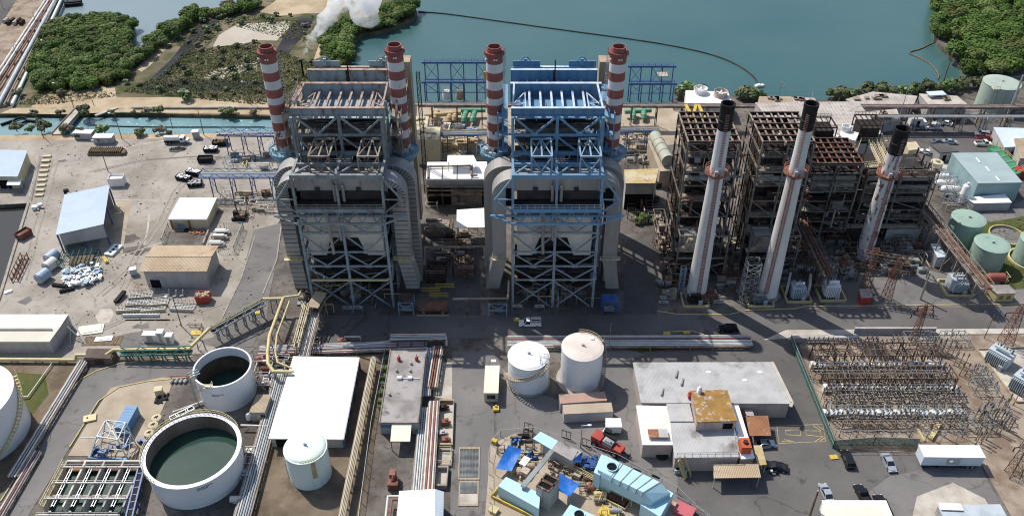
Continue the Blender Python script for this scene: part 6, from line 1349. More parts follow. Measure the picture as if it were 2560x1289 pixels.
def wheels(t,pts,r=.5,w=.35):
 for p in pts:
  q=MB();q.tube((p[0],p[1]-w/2,r),(p[0],p[1]+w/2,r),r,14);wl=q.build('wheel',black,t);q=MB();s=-1 if p[1]<0 else 1;q.tube((p[0],p[1]+s*w/2,r),(p[0],p[1]+s*(w/2+.03),r),r*.55,10);q.build('rim',galv,wl)
t=T('tank_truck','white tank truck with dark chassis parked near the canal','truck',(0,0,0));q=MB();q.tube((-3.6,0,1.9),(1.2,0,1.9),.95,18);q.build('tank',white,t,True)
q=MB();q.bb(-3.8,3.6,-.9,.9,.75,1.05);q.bb(-3.4,1,-1.05,1.05,1.0,1.3);q.build('chassis',black,t);q=MB();q.prism([(1.6,-1.05),(3.0,-1.05),(3.0,1.05),(1.6,1.05)],.9,2.6);q.prism([(3.0,-.9),(4.3,-.8),(4.3,.8),(3.0,.9)],.8,1.7);q.build('cab',white,t)
MB().bb(2.9,3.04,-.85,.85,1.75,2.4).build('windscreen',glass,t);MB().bb(1.9,2.7,-1.07,-1.03,1.7,2.35).build('window',glass,t)
wheels(t,[(x,s*.95)for x in(-3,-1.9,3.2)for s in(-1,1)]);t.location=P(440,358);t.rotation_euler=(0,0,0)
t=T('box_truck','white box truck in the car park by the tall pipe rack','truck',(0,0,0));MB().bb(-2.6,1.4,-1.2,1.2,.9,3.7).build('box',white,t);q=MB();q.bb(1.5,3,-1.05,1.05,.6,2.4);q.build('cab',white,t);MB().bb(-.5,.6,-1.23,-1.19,1.4,2.9).build('side_door',black,t);MB().bb(-2.5,2.8,-.8,.8,.5,.9).build('chassis',black,t);wheels(t,[(x,s)for x in(-1.7,2.2)for s in(-1,1)]);t.location=P(2286,317)
def trailer(label,a,b,w,h,m,roofm,ribs=True,zb=1.1,extras=()):
 A,B=P(*a),P(*b);L=hypot(B[0]-A[0],B[1]-A[1]);rz=atan2(B[1]-A[1],B[0]-A[0]);c=lerp(A,B,.5);t=T('office_trailer',label,'trailer',(0,0,0))
 MB().bb(-L/2,L/2,-w/2,w/2,zb,h).build('body',m,t);q=MB();q.bb(-L/2-.1,L/2+.1,-w/2-.12,w/2+.12,h,h+.12)
 for i in range(int(L/1.5)):q.bb(-L/2+.7+i*1.5,-L/2+.78+i*1.5,-w/2,w/2,h+.12,h+.17)
 q.build('roof',roofm,t)
 MB().bb(-L*.1,L*.12,-w/2-.04,-w/2+.01,zb+.4,h-.5).build('door',equip,t);MB().box((-L*.05,-w/2-.3,h-.8),(.6,.5,.5)).build('air_conditioner',white,t)
 for x in(-.42,-.2,.2,.42):MB().bb(x*L-.15,x*L+.15,-w/2+.2,w/2-.2,0,zb).build('leg',black,t)
 wheels(t,[(L*.3,s*w*.4)for s in(-1,1)]+[(L*.38,s*w*.4)for s in(-1,1)])
 t.location=(c[0],c[1],0);t.rotation_euler=(0,0,rz);return t
trailer('long white trailer cabin standing below the switchyard',(2289,1156),(2438,1158),3.0,3.7,roofl,white)
trailer('white-roofed trailer at the bottom edge before the black pickups',(2050,1300),(2208,1300),3.6,3.6,white,whiter)
MB().prism([p[:2]for p in PP(3.75,(2052,1262),(2202,1264),(2208,1302),(2050,1300))],3.74,3.82).build('roof_sheets',roofc,bpy.data.objects['office_trailer.001'])
trailer('pale metal trailer at the bottom edge with a white sheet on its roof',(2338,1308),(2492,1306),3.2,3.4,galv,pipeb)
q=MB();c=P(2375,1266,3.7);q.box((c[0],c[1],3.8),(4.2,1.6,.12),-.05);q.box((c[0],c[1]-.5,3.66),(3.8,.1,.16),-.05);tag(q.build('roof_sheet',white),'white sheet lying on the pale metal trailer','sheet')
container('white freight container with sand-stained top in front of its reddish twin',(1405,1046),(1526,1040),2.6,2.9,wallg,None,'freight_container',padc)
container('reddish-topped container tucked behind the sand-stained container',(1396,1020),(1510,1012),2.6,2.9,wallg,None,'freight_container',M_("faded_red_roof",(.42,.27,.21),(.36,.25,.2),.3,.42,.62,.8))
t=T('box_trailer','small white box trailer behind the red crane','trailer',(0,0,0));MB().bb(-1.6,1.6,-1.2,1.2,.7,2.5).build('body',whiter,t);MB().bb(-1.65,1.65,-1.25,1.25,2.5,2.6).build('roof',whiter,t);wheels(t,[(0,-1),(0,1)]);t.location=P(1530,1076)
t=T('mobile_crane','red mobile crane with folded boom parked between the turbine yard and the offices','crane',(0,0,0));q=MB();q.bb(-3.6,3.4,-1.1,1.1,.9,1.5);q.bb(-3.6,-1.4,-1.2,1.2,1.5,2.6);q.bb(1.4,3.4,-1.1,1.1,1.5,2.0);q.build('body',redp,t)
q=MB();q.bb(-1.0,1.2,-1.0,1.0,1.5,2.7);q.tube((-.6,-.5,2.8),(.8,-.5,2.8),.35,10);q.build('winch_house',galv,t);q=MB();q.bar((-1.8,.8,3),(1.6,.5,3.1),.5,.4);q.bar((-1.8,1.3,3.4),(-.4,1.4,3.4),1,.7);q.build('boom',black,t)
q=MB();q.bb(-2.2,-1.2,.9,1.9,1.6,3.1);q.build('cab',white,t);q=MB();q.bar((3.4,0,1.2),(5.2,.3,1.0),.25);q.bar((4.6,-.8,.6),(4.8,1,.6),.2);q.build('hook_jib',black,t)
wheels(t,[(x,s*1.2)for x in(-2.6,2.2)for s in(-1,1)],.75,.5);t.location=P(1518,1120);t.rotation_euler=(0,0,pxh((1487,1098),(1550,1132)))
# -- gas turbine yard (light blue)
def slab4(px4,z0,z1):return[p[:2]for p in PP(z1,*px4)]
def lblock(t,nm,px4,z0,z1,m,edge=None):
 q=MB();q.prism(slab4(px4,z0,z1),z0,z1);return q.build(nm,m,t)
Zt=lambda a,b:(a/4.923+1200,b/4.923+1040)
t=T('inlet_house','long light blue inlet house with one weathered grey roof half','turbine house',P(1400,1160))
f=[Zt(640,270),Zt(735,185),Zt(950,300),Zt(870,405)];g4=[Zt(870,405),Zt(950,300),Zt(1250,430),Zt(1115,545)]
lblock(t,'roof',f,3.3,3.55,skyb);lblock(t,'wall',[Zt(760,330),Zt(800,240),Zt(950,302),Zt(870,403)],0,3.28,wallg);lblock(t,'roof',g4,3.5,3.75,roofk);lblock(t,'wall',[Zt(885,410),Zt(955,310),Zt(1240,432),Zt(1118,540)],0,3.48,wallg)
q=MB();[q.bb(p[0]-.12,p[0]+.12,p[1]-.12,p[1]+.12,0,3.3)for p in slab4([Zt(660,275),Zt(735,200),Zt(745,325)],0,3.3)];q.build('post',wallg,t)
t=T('turbine_duct','long light blue turbine duct with a round opening and strapped lid','turbine',P(1580,1230));Z1=6.2
n0,n1,f0,f1=[P(*Zt(*a),Z1)for a in((1490,690),(2050,955),(1590,508),(2262,835))]
at_=lambda s,o,z:(*lerp(lerp(n0,n1,s)[:2],lerp(f0,f1,s)[:2],o),z)
q=MB();q.add([at_(0,0,Z1),at_(.93,0,Z1),at_(.93,1,Z1),at_(0,1,Z1),at_(0,-.08,Z1-1),at_(.93,-.08,Z1-1),at_(.93,1.06,Z1-1),at_(0,1.06,Z1-1),at_(.2,-.08,Z1-3.4),at_(1.1,-.08,2.6),at_(1.1,1.06,2.6),at_(.2,1.06,Z1-3.4),at_(1.12,0,Z1-1.6),at_(1.12,1,Z1-1.6)],[(0,1,2,3),(0,4,5,1),(2,6,7,3),(4,8,9,5),(6,10,11,7),(1,12,13,2),(12,9,10,13),(1,5,9,12),(2,13,10,6),(8,11,10,9),(0,3,7,4),(4,7,11,8)]);q.build('duct',skyb,t)
q=MB();q.prism([at_(-.1,.02,0)[:2],at_(.2,.02,0)[:2],at_(.2,.98,0)[:2],at_(-.1,.98,0)[:2]],.2,Z1+.15);q.prism([at_(-.17,-.08,0)[:2],at_(-.02,-.08,0)[:2],at_(-.02,1.08,0)[:2],at_(-.17,1.08,0)[:2]],.2,Z1-.6);q.build('plenum',skyb,t)
c=at_(.12,.5,0);q=MB();q.lathe(c,[(1.15,Z1+.1),(1.15,Z1+.45),(1.0,Z1+.45),(1.0,Z1+.17)],24,0);q.lathe(c,[(1.0,Z1+.17),(.01,Z1+.17)],24,1);q.build('round_opening',[skyb,dark],t)
for s in(.24,.42,.6,.78,.92):
 q=MB();q.bar(at_(s,-.02,Z1+.05),at_(s,1.02,Z1+.05),.16,.1);q.bar(at_(s,-.03,Z1+.05),at_(s,-.1,Z1-1.1),.16,.1);q.build('strap',greys,t)
for s in(.5,.7,.95):q=MB();e=at_(s,0,0);q.bar((e[0],e[1],0),(e[0],e[1],2.8),.2);q.build('leg',wallg,t)
lblock(t,'end_box',[Zt(1965,1085),Zt(2270,880),Zt(2372,942),Zt(2205,1235)],0,3.4,skyb)
t=T('turbine_enclosure','light blue enclosure with yellow bund at the lower left of the turbine yard','turbine',P(1290,1260));lblock(t,'body',[Zt(215,855),Zt(310,740),Zt(735,950),Zt(715,1135)],.2,3.4,skyb)
q=MB();p4=[Zt(130,1000),Zt(215,880),Zt(250,960),Zt(720,1240)];a,b=P(*p4[0]),P(*Zt(640,1250));q.bar((*a[:2],.4),(*b[:2],.4),.25,.8);a2=P(*Zt(215,890));q.bar((*a[:2],.4),(*a2[:2],.4),.25,.8);q.build('bund_kerb',yellow,t)
t=T('exhaust_stack','square grey exhaust stack with a brown open top in the turbine yard','stack',P(1370,1282));h=6.0;tp=slab4([Zt(680,850),Zt(800,690),Zt(970,770),Zt(840,930)],0,h);q=MB();q.prism(tp,0,h-.3);q.build('shaft',wallg,t)
ip=inset(tp,.45);q=MB()
for i in range(4):j=(i+1)%4;q.prism([tp[i],tp[j],ip[j],ip[i]],h-.3,h)
a,b=lerp(tp[0],tp[1],.5),lerp(tp[3],tp[2],.5);q.bar((*a,h-.1),(*b,h-.1),.6,.2);q.build('rim',rust,t);MB().sheet([(*c,h-.28)for c in ip]).build('flue',dark,t);q=MB();e=lerp(tp[0],tp[3],.5);q.bar((e[0]-.1,e[1]-.15,0),(e[0]-.1,e[1]-.15,h+.4),.2);q.build('downpipe',galv,t)
t=T('turbine_enclosure','light blue enclosure with a round opening cut off by the bottom edge','turbine',P(1440,1300));lblock(t,'body',[Zt(1000,1225),Zt(1100,1080),Zt(1400,1215),Zt(1290,1370)],.2,3.6,skyb);c=P(*Zt(1210,1215),3.6);q=MB();q.lathe(c,[(1.1,3.6),(1.1,3.95),(.95,3.95),(.95,3.65)],24,0);q.lathe(c,[(.95,3.66),(.01,3.66)],24,1);q.build('round_opening',[skyb,dark],t)
def tarp_(label,pts,z,n=7):
 p=[P(*Zt(*a),zz)for a,zz in zip(pts,z)];q=MB();vs_=[];g=random.Random(len(label))
 for i in range(n+1):
  for j in range(n+1):
   a=lerp(lerp(p[0],p[1],i/n),lerp(p[3],p[2],i/n),j/n);e=min(i,n-i,j,n-j)/n;vs_.append((a[0],a[1],a[2]-e*.9+g.uniform(-.07,.07)))
 fs=[(i*(n+1)+j,(i+1)*(n+1)+j,(i+1)*(n+1)+j+1,i*(n+1)+j+1)for i in range(n)for j in range(n)]
 q.add(vs_,fs);t=T('tarpaulin',label,'tarpaulin',(p[0][0],p[0][1],0));s=q.build('sheet',tarp,t,True)
 q=MB();[q.bar((a[0],a[1],0),a,.07)for a in p];q.build('corner_ropes',galv,t)
tarp_('bright blue tarpaulin strung up at the left of the turbine yard',[(340,350),(515,405),(380,670),(180,640)],(3,2.2,2.2,2));tarp_('square blue tarpaulin strung beside the square exhaust stack',[(965,690),(1220,835),(1095,980),(960,915)],(3.2,2.6,3,3));tarp_('blue tarpaulin hanging over the end of the grey-roofed inlet house',[(1130,545),(1190,430),(1255,440),(1225,570)],(3.9,3.9,3.4,2.6))
q=MB();g=random.Random(2)
for i in range(22):c=P(*Zt(g.uniform(1235,1420),g.uniform(545,680)),0);q.box((c[0],c[1],g.uniform(.4,1.5)),(g.uniform(.6,1.6),g.uniform(.5,1.2),g.uniform(.4,1)),g.uniform(0,3))
tag(q.build('covered_machinery',M_("dark_blue_tarp",(.012,.05,.17),(.015,.07,.24),.8,.42,.62,.5)),'machinery under a dark blue sheet before the strapped turbine duct','machinery')
for(x,y,lb)in((460,300,'dark blue bag heap behind the left tarpaulin'),(620,510,'dark blue bag heap beside the left tarpaulin')):
 q=MB();c=P(*Zt(x,y))
 for i in range(9):q.ball((c[0]+g.uniform(-.9,.9),c[1]+g.uniform(-1,1),g.uniform(.3,.9)),g.uniform(.4,.7),8,5)
 tag(q.build('bag_heap',bpy.data.materials["dark_blue_tarp"]),lb,'bags')
q=MB();a,b=P(*Zt(880,420),4.2),P(*Zt(515,865),4.2);q.bar(a,b,1.0,.35);q.bar((a[0],a[1],0),a,.3);q.bar((b[0],b[1],0),b,.3);tag(q.build('cable_bridge',greys),'flat grey cable bridge crossing the turbine yard','cable bridge')
for(x,y,w,d,hh,m,lb)in((540,610,1.4,2.2,1.6,white,'white cabinet on the turbine yard beside the left tarpaulin'),(545,720,1.6,1.4,1.5,pink,'pinkish cabinet in front of the white cabinet in the turbine yard'),(940,530,2.2,1.0,1.8,wallg,'grey cabinet under the grey-roofed inlet house'),(1190,750,1.4,1.2,1.2,padc,'tan box inside the yellow-railed walkway'),(170,330,1.2,.8,1,yellow,'small yellow pump by the fence corner of the turbine yard'),(160,1170,1.6,1.4,.8,pipey,'yellow lidded box at the bottom left of the turbine yard'),(1560,1200,3.4,2.2,.5,yellow,'yellow steel plate stack at the bottom of the turbine yard'),(2500,1190,3.6,2.8,1.2,M_("faded_pink_red",(.5,.13,.15),(.42,.12,.13),.5,.42,.62,.8),'faded pinkish-red container at the bottom of the turbine yard')):
 c=P(*Zt(x,y));t=T('yard_box',lb,'box',c);MB().box((c[0],c[1],hh/2),(w,d,hh),-.55).build('body',m,t);MB().box((c[0],c[1],hh+.03),(w+.1,d+.1,.06),-.55).build('lid',m,t)
t=T('accessory_skid','yellow-railed skid of pumps in front of the strapped turbine duct','skid',P(1510,1260))
for(a,b,c,d)in(((1290,870),(1340,830),(1500,930),(1440,1000)),((1480,1010),(1560,930),(1840,1060),(1770,1160))):
 p=PP(0,Zt(*a),Zt(*b),Zt(*c),Zt(*d));q=MB()
 for i in range(4):j=(i+1)%4;q.bar((*p[i][:2],.35),(*p[j][:2],.35),.2,.7)
 q.build('bund_kerb',pipey,t);q=MB();q.sheet([(*e[:2],.2)for e in p]);q.build('floor',black,t);q=MB()
 for i in range(6):e=lerp(lerp(p[0],p[1],.5),lerp(p[3],p[2],.5),.15+i*.14);q.box((e[0],e[1],.6),(.6,1.1,.8),-.55)
 q.build('pumps',rustr,t)
q=MB();pr=[P(*Zt(*a),.8)for a in((970,590),(1250,740),(1530,880),(1450,1060))];q.rail(pr,1.1,.1,1.2);pr=[P(*Zt(*a),.8)for a in((1000,570),(1280,715),(1560,860))];q.rail(pr,1.1,.1,1.2);q.build('walkway_railing',pipey,t)
q=MB();g=random.Random(6)
for i in range(40):
 c=P(*Zt(g.uniform(830,1280),g.uniform(520,760)),0);q.box((c[0],c[1],g.uniform(.2,.8)),(g.uniform(.3,1.2),g.uniform(.2,.7),g.uniform(.3,1.2)),-.55)
q.build('valve_gear',rustl,t)
for i,(x,y)in enumerate(((590,175),(1050,270),(1300,370))):
 c=P(*Zt(x,y));q=MB();
 for dx in(-1,0,1):q.bar((c[0]+dx*.9,c[1]-dx*.4,0),(c[0]+dx*.9,c[1]-dx*.4,2.2),.12)
 for z in(.2,2.2):q.bar((c[0]-.9,c[1]+.4,z),(c[0]+.9,c[1]-.4,z),.12)
 tag(q.build('gate_frame',rustd),'dark rusty gate frame on the fence of the turbine yard, %s of three'%('left','middle','right')[i],'gate','gate frames')
mesh_fence('wire_fence','greenish wire fence around the turbine yard',[(1222,1330),(1220,1150),(1228,1112),(1250,1090),(1330,1082),(1450,1120),(1540,1150),(1690,1232),(1790,1330)],2,fence_g,fill=False)
lamp_pole(1449,1118,1062,'grey street lamp behind the grey-roofed inlet house',None,1,galv);q=MB();c=P(1235,1022)
mesh_fence('pipe_kerb_rail','long rail of white and brown pipes along the lower fence of the turbine yard',[(1690,1242),(1760,1282),(1800,1320)],.6,galv,fill=False)
# -- grey--roofed offices
h=4.6;pinkr=whiter
t=T('office_building','wide low office building with seamed grey metal roof and attached flat wings','building',P(1780,1050))
def wing(px4,h,rm,wm,ov=.35,nm='roof',th=.3):
 p=[q_[:2]for q_ in PP(h,*px4)];MB().prism(p,h-th,h).build(nm,rm,t);i_=inset(p,ov);MB().prism(i_,0,h-th-.01).build('wall',wm,t);return i_
w0=wing([(1580,905),(1928,904),(1976,1008),(1600,1006)],4.6,roofg,pink);q=MB();e=[P(1928,904,4.7),P(1978,1006,4.7),P(1974,1016,4.7)];q.bar(e[0],e[1],.7,.25);q.bar(e[1],e[2],.7,.25);q.build('parapet',padw,t)
w1=wing([(1588,1012),(1666,1014),(1683,1111),(1604,1111)],4.3,M_("chipped_white_roof",(.74,.7,.64),(.66,.62,.56),.3,.42,.65,.8,c3=(.3,.24,.18),sc3=.5,lo3=.66,hi3=.72),pink)
wing([(1664,1008),(1722,1008),(1732,1052),(1674,1052)],4.75,roofg,pink);wing([(1673,1050),(1740,1050),(1842,1076),(1848,1142),(1684,1144)],4.45,roofg,pink);wing([(1826,1004),(1842,1004),(1885,1142),(1850,1146)],4.2,whiter,pink)
w5=wing([(1727,975),(1816,973),(1841,1051),(1740,1054)],7.2,rooflich,pink,.15);pf=sorted(w5,key=lambda p:p[1])[:2];pf.sort();face_box(t,pf[0],pf[1],.68,.93,4.7,6.4,dark,'window')
q=MB();q.rail([P(1690,1140,4.5),P(1843,1138,4.5),P(1832,1082,4.5)],1.1,.08,1.5);q.build('roof_railing',galv,t)
q=MB();q.bar(P(1696,1148,4.4),P(1712,1195,.2),1.0,.2);q.rail([P(1696,1148,4.4),P(1712,1195,.2)],1.1,.1,1.2);q.rail([P(1708,1146,4.4),P(1724,1193,.2)],1.1,.1,1.2);q.build('outer_stair',pipey,t)
for x,y,m in((1656,970,galv),(1692,925,galv),(1706,945,galv)):q=MB();q.bar(P(x,y,4.7),P(x-5,y+16,5.0),.35,.3);q.build('roof_conduit',m,t)
for x,y in((1770,930),(1898,930),(1860,950)):c=P(x,y,4.6);q=MB();q.box((c[0],c[1],4.65),(1,.7,.1));q.build('skylight',white,t)
q=MB();c=P(1642,1088,4.3);q.box((c[0],c[1],5.0),(4,2.2,.12));q.bar((c[0]-1.8,c[1]-.9,4.3),(c[0]-1.8,c[1]-.9,5),.1);q.bar((c[0]+1.8,c[1]-.9,4.3),(c[0]+1.8,c[1]-.9,5),.1);q.build('roof_panel',roofr,t);q=MB();q.box((c[0]+1.1,c[1],5.08),(1.9,2.2,.05));q.build('roof_panel',roofg,t)
q=MB();c=P(1742,1000,4.6);[q.lathe(c,[(.28,4.6+i*.42),(.55,4.7+i*.42),(.28,4.8+i*.42),(.28,5.02+i*.42)],14)for i in range(9)];q.ball((c[0],c[1],8.4),.4,10);tag(q.build('roof_cowl',white),'white ribbed ventilator stack beside the lichen-covered roof','ventilator');q=MB();c=P(1722,992,4.8);q.box((c[0],c[1],5.3),(.8,1,1));q.tube((c[0],c[1],5.8),(c[0],c[1],6.4),.3,8);tag(q.build('siren',redp),'red siren box left of the lichen-covered roof','siren')
def canopy4(lb,px4,h,m,pm,name='canopy'):
 p=PP(h,*px4);t=T(name,lb,'canopy',base(p));MB().prism([e[:2]for e in p],h-.12,h).build('roof',m,t);posts(t,inset(p,.3),h-.12,.15,pm)
canopy4('rusty corrugated carport right of the lichen-covered roof',[(1862,1038),(1918,1038),(1926,1088),(1872,1088)],3,roofr,rust);canopy4('tan corrugated canopy in front of the offices',[(1782,1160),(1894,1157),(1900,1192),(1782,1194)],3.2,rooft,wallg);canopy4('narrow yellowish canopy right of the offices',[(1882,1112),(1902,1112),(1915,1160),(1892,1162)],3,roofyel,wallg);canopy4('small grey canopy between the offices and the rusty carport',[(1858,1022),(1878,1022),(1884,1038),(1866,1040)],3,roofk,wallg)
t=T('orange_compressor','orange-red compressor on the white edge roof of the offices','compressor',P(1858,1122,4.2));c=P(1858,1122,4.2);MB().box((c[0],c[1],5.2),(2,2.6,2)).build('body',M_("orange_paint",(.5,.11,.04),(.4,.09,.04),.5),t);MB().box((c[0],c[1],4.25),(2.3,2.9,.1)).build('base',white,t);MB().tube((c[0],c[1],6.2),(c[0],c[1],6.6),.5,10).build('fan',rustd,t)
q=MB();c=P(1652,1138);q.lathe((c[0],c[1]),[(.5,0),(1.3,.05),(1.4,.5),(1.3,.9),(.6,.9),(.5,.5),(.5,0)],22);tag(q.build('large_tyre',black),'large black tyre lying before the white flat wing of the offices','tyre');q=MB();c=P(1630,1130);[q.ball((c[0]+a,c[1]+b,.6),.7,8,5)for a,b in((0,0),(1,.3),(.4,-.6))];tag(q.build('covered_load',black),'black covered heap beside the large tyre','load')
for x,y in((1690,1180),(1706,1182)):
 c=P(x,y);t=T('floor_unit','grey condenser unit at the foot of the office stair, %s'%('left one' if x<1700 else 'right one'),'condenser',c);MB().box((c[0],c[1],.6),(1.2,1,1.2)).build('body',equip,t);MB().tube((c[0],c[1],1.2),(c[0],c[1],1.26),.4,12).build('fan',black,t)
for x0,y0,lb in((1392,1146,0),(1560,1172,'left'),(1582,1168,'middle'),(1630,1184,'right')):
 if lb:struct(MB().sheet(PP(.09,(x0,y0),(x0+20,y0+8),(x0+16,y0+13),(x0-4,y0+5))).build('drain_grate',dark))
for x,y,lb in((2082,1143,'yellow concrete cover by the switchyard fence corner'),(1665,834,'left of two yellow covers on the road island'),(1714,832,'right of two yellow covers on the road island'),(1668,744,'yellow bollard box before the first white smokestack'),(640,783,'yellow cover beside the climbing yellow pipe'),(1290,800,'yellow cover left of the white pickup truck'),(2080,843,'cream box on the pavement behind the switchyard')):
 c=P(x,y);q=MB();q.box((c[0],c[1],.2),(1.6,1.1,.22),.1);q.box((c[0],c[1],.34),(.3,.3,.06));tag(q.build('cover_slab',yellow if 'cream' not in lb else cream),lb,'cover')
 # -- switchyard
GB_='circuit breakers of the switchyard'
def breaker():
 t=T('circuit_breaker','x','circuit breaker',(0,0,0),GB_);q=MB()
 for x in(-1.1,0,1.1):q.tube((x,-.8,1.2),(x,.8,1.2),.42,12)
 q.build('tank',pipeb,t);MB().box((-1.9,0,.9),(.7,1.2,1.7)).build('control_box',white,t);q=MB()
 for x in(-1.6,1.6):
  for y in(-.7,.7):q.bar((x,y,0),(x,y,1),.12)
 q.bar((-1.7,0,.75),(1.7,0,.75),.15,.2);q.build('stand',galv,t)
 for x in(-1.1,0,1.1):
  for y in(-.75,.75):q=MB();[q.lathe((x+0,y*(1+.12*i),0),[(.07,1.5+i*.22),(.2,1.56+i*.22),(.07,1.66+i*.22)],8)for i in range(6)];q.build('bushing',insul if abs(x)>.5 else equip,t)
 return t
br0=breaker();used=0
for r_,(x0,y0,x1,y1,lb)in enumerate(((2046,920,2338,918,'in the back row under the rusty gantry'),(2078,976,2372,976,'in the middle row under the longer rusty gantry'),(2074,1040,2388,1040,'in the front row of the switchyard'))):
 for i in range(8 if r_ else 7):
  k=i/(7 if r_ else 6);c=P(x0+(x1-x0)*k,y0+(y1-y0)*k);l='grey circuit breaker with white control box '+lb
  if not used:br0.location=c;br0['label']=l;used=1
  else:dup(br0,c,0,l)
def gantry(lb,x0,x1,yf,yb,h,nb,m):
 A,B=P(x0,yf),P(x1,yf);D=P(x0-6,yb)[1];t=T('bus_gantry',lb,'gantry',(A[0],A[1],0));xs=[A[0]+(B[0]-A[0])*i/nb for i in range(nb+1)]
 for x in xs:
  q=MB()
  for y in(A[1],D):q.bar((x,y,0),(x,y,h),.2);q.bar((x-.35,y,0),(x,y,h*.6),.1)
  q.bar((x,A[1],h*.55),(x,D,h),.12);q.bar((x,A[1],h),(x,D,h),.2);q.bar((x,A[1],h*.6),(x,D,h*.6),.14);q.build('gantry_post',m,t)
 q=MB()
 for y in(A[1],(A[1]+D)/2,D):
  for z in(h,h*.6):q.bar((xs[0],y,z),(xs[-1],y,z),.16)
 q.build('bus_beam',m,t);g=random.Random(int(x0))
 for i in range(nb*3):
  x=xs[0]+(xs[-1]-xs[0])*(i+.5)/(nb*3)
  for y,z in((A[1],h),(D,h),((A[1]+D)/2,h*.6)):
   MB().bar((x,y,z),(x+g.uniform(-.2,.2),y+g.uniform(-.3,.3),z+g.choice([-1,.8])),.15).build('insulator',insul,t)
 q=MB()
 for i in range(nb*3):
  x=xs[0]+(xs[-1]-xs[0])*(i+.3)/(nb*3);q.bar((x,A[1]-.4,h*.6),(x,D+.4,h*.95),.08)
 q.build('droppers',rustl,t)
gantry('rusty steel bus gantry of the back row in the switchyard',2034,2340,928,896,5,7,rust);gantry('rusty steel bus gantry of the middle row in the switchyard, longest',2062,2376,985,955,5,8,rust)
GI='disconnect switches of the switchyard'
def disc():
 t=T('disconnect_switch','x','switch',(0,0,0),GI);q=MB()
 for x in(-1.4,1.4):q.bar((x,0,0),(x,0,2.3),.14);q.bar((x,.9,0),(x,.9,2.3),.14)
 q.bar((-1.6,0,2.3),(1.6,0,2.3),.16);q.bar((-1.6,.9,2.3),(1.6,.9,2.3),.16);q.bar((-1.4,0,.3),(1.4,0,2.2),.09);q.build('frame',M_('zinc_frame',(.4,.36,.3),(.27,.22,.18),.6,.42,.62,.7),t)
 q=MB()
 for x in(-1.1,0,1.1):
  for y in(0,.9):[q.lathe((x,y,0),[(.06,2.35+i*.2),(.16,2.4+i*.2),(.06,2.5+i*.2)],7)for i in range(4)]
 q.build('insulators',insul,t);q=MB()
 for x in(-1.1,0,1.1):q.bar((x,-.1,3.2),(x,1.1,3.35),.08)
 q.build('switch_blades',galv,t);return t
d0=disc();used=0
for x0,x1,y,n,lb in((2030,2240,872,7,'along the back fence of the switchyard'),(2040,2340,942,11,'between the back and middle rows of the switchyard'),(2050,2350,938,0,''),(2075,2376,1000,11,'behind the front breaker row of the switchyard'),(2075,2385,1018,11,'just behind the front breakers of the switchyard'),(2095,2390,1062,11,'before the front breaker row of the switchyard')):
 for i in range(n):
  c=P(x0+(x1-x0)*i/(n-1),y);l='weathered disconnect switch frame '+lb
  if not used:d0.location=c;d0['label']=l;used=1
  else:dup(d0,(c[0]+random.uniform(-.5,.5),c[1]+random.uniform(-.5,.5),0),random.choice((0,pi))+random.uniform(-.12,.12),l,(1,1,random.uniform(.8,1.35)))
GPp='post insulators of the switchyard'
def post_ins():
 t=T('post_insulator','x','post insulator',(0,0,0),GPp);q=MB();q.bar((0,0,0),(0,0,3.2),.16);q.bar((-.3,0,0),(0,0,1.2),.08);q.build('post',rustl,t);q=MB();[q.lathe((0,0),[(.07,3.2+i*.2),(.2,3.26+i*.2),(.07,3.36+i*.2)],8)for i in range(5)];q.build('insulator',insul,t);return t
p0=post_ins();used=0;g=random.Random(12)
PIs=[(x,y,'in threes right of the rusty gantries')for x,y in((2362,893),(2375,893),(2388,893),(2396,938),(2410,940),(2424,942),(2382,912),(2395,914),(2408,916),(2340,878),(2353,880),(2366,882))]+[(2095+i*44,1092,'in the front line of the switchyard')for i in range(8)]+[(x,y,'among the equipment right of the switchyard')for x,y in[(2430+g.uniform(0,120),1010+g.uniform(0,110))for _ in range(22)]]+[(2455+i*13,1034+i*9,'in the slanting line by the right edge')for i in range(6)]
for x,y,lb in PIs:
 l='brown post insulator on a thin stand '+lb
 if not used:p0.location=P(x,y);p0['label']=l;used=1
 else:dup(p0,P(x,y),0,l)
for i,(x0,y0,x1,y1)in enumerate([(2030,905,2345,905),(2040,925,2350,925),(2060,968,2372,968),(2070,1012,2390,1012),(2075,1050,2395,1050),(2090,1075,2400,1075)]):
 q=MB();z=5.4 if i<3 else 4.2
 for dy in(0,.9):a,b=P(x0,y0,z),P(x1,y1,z);q.bar((a[0],a[1]-dy,z),(b[0],b[1]-dy,z),.07)
 for k in range(9):a=lerp(P(x0,y0,z),P(x1,y1,z),k/8);q.bar((a[0],a[1],0),(a[0],a[1],z),.1);q.bar((a[0],a[1],z),(a[0],a[1]-.9,z),.07)
 tag(q.build('busbar',[rustl,greys][i%2]),'thin busbar line on posts crossing the switchyard, number %s from the back'%('one','two','three','four','five','six')[i],'busbar','busbars')
def cage(lb,px,w,d,h,m,seed=1):
 c=P(*px);t=T('capacitor_rack',lb,'rack',c);q=MB()
 for x in(-w/2,0,w/2):
  for y in(-d/2,d/2):q.bar((c[0]+x,c[1]+y,0),(c[0]+x,c[1]+y,h),.12)
 for z in(h*.5,h):
  for y in(-d/2,d/2):q.bar((c[0]-w/2,c[1]+y,z),(c[0]+w/2,c[1]+y,z),.12)
  for x in(-w/2,0,w/2):q.bar((c[0]+x,c[1]-d/2,z),(c[0]+x,c[1]+d/2,z),.1)
 q.build('frame',m,t);q=MB();g=random.Random(seed)
 for i in range(20):x,y=g.uniform(-w/2,w/2),g.uniform(-d/2,d/2);q.tube((c[0]+x,c[1]+y,h),(c[0]+x+g.uniform(-.2,.2),c[1]+y,h+g.uniform(.5,1.2)),.12,6)
 q.build('insulators',greys,t)
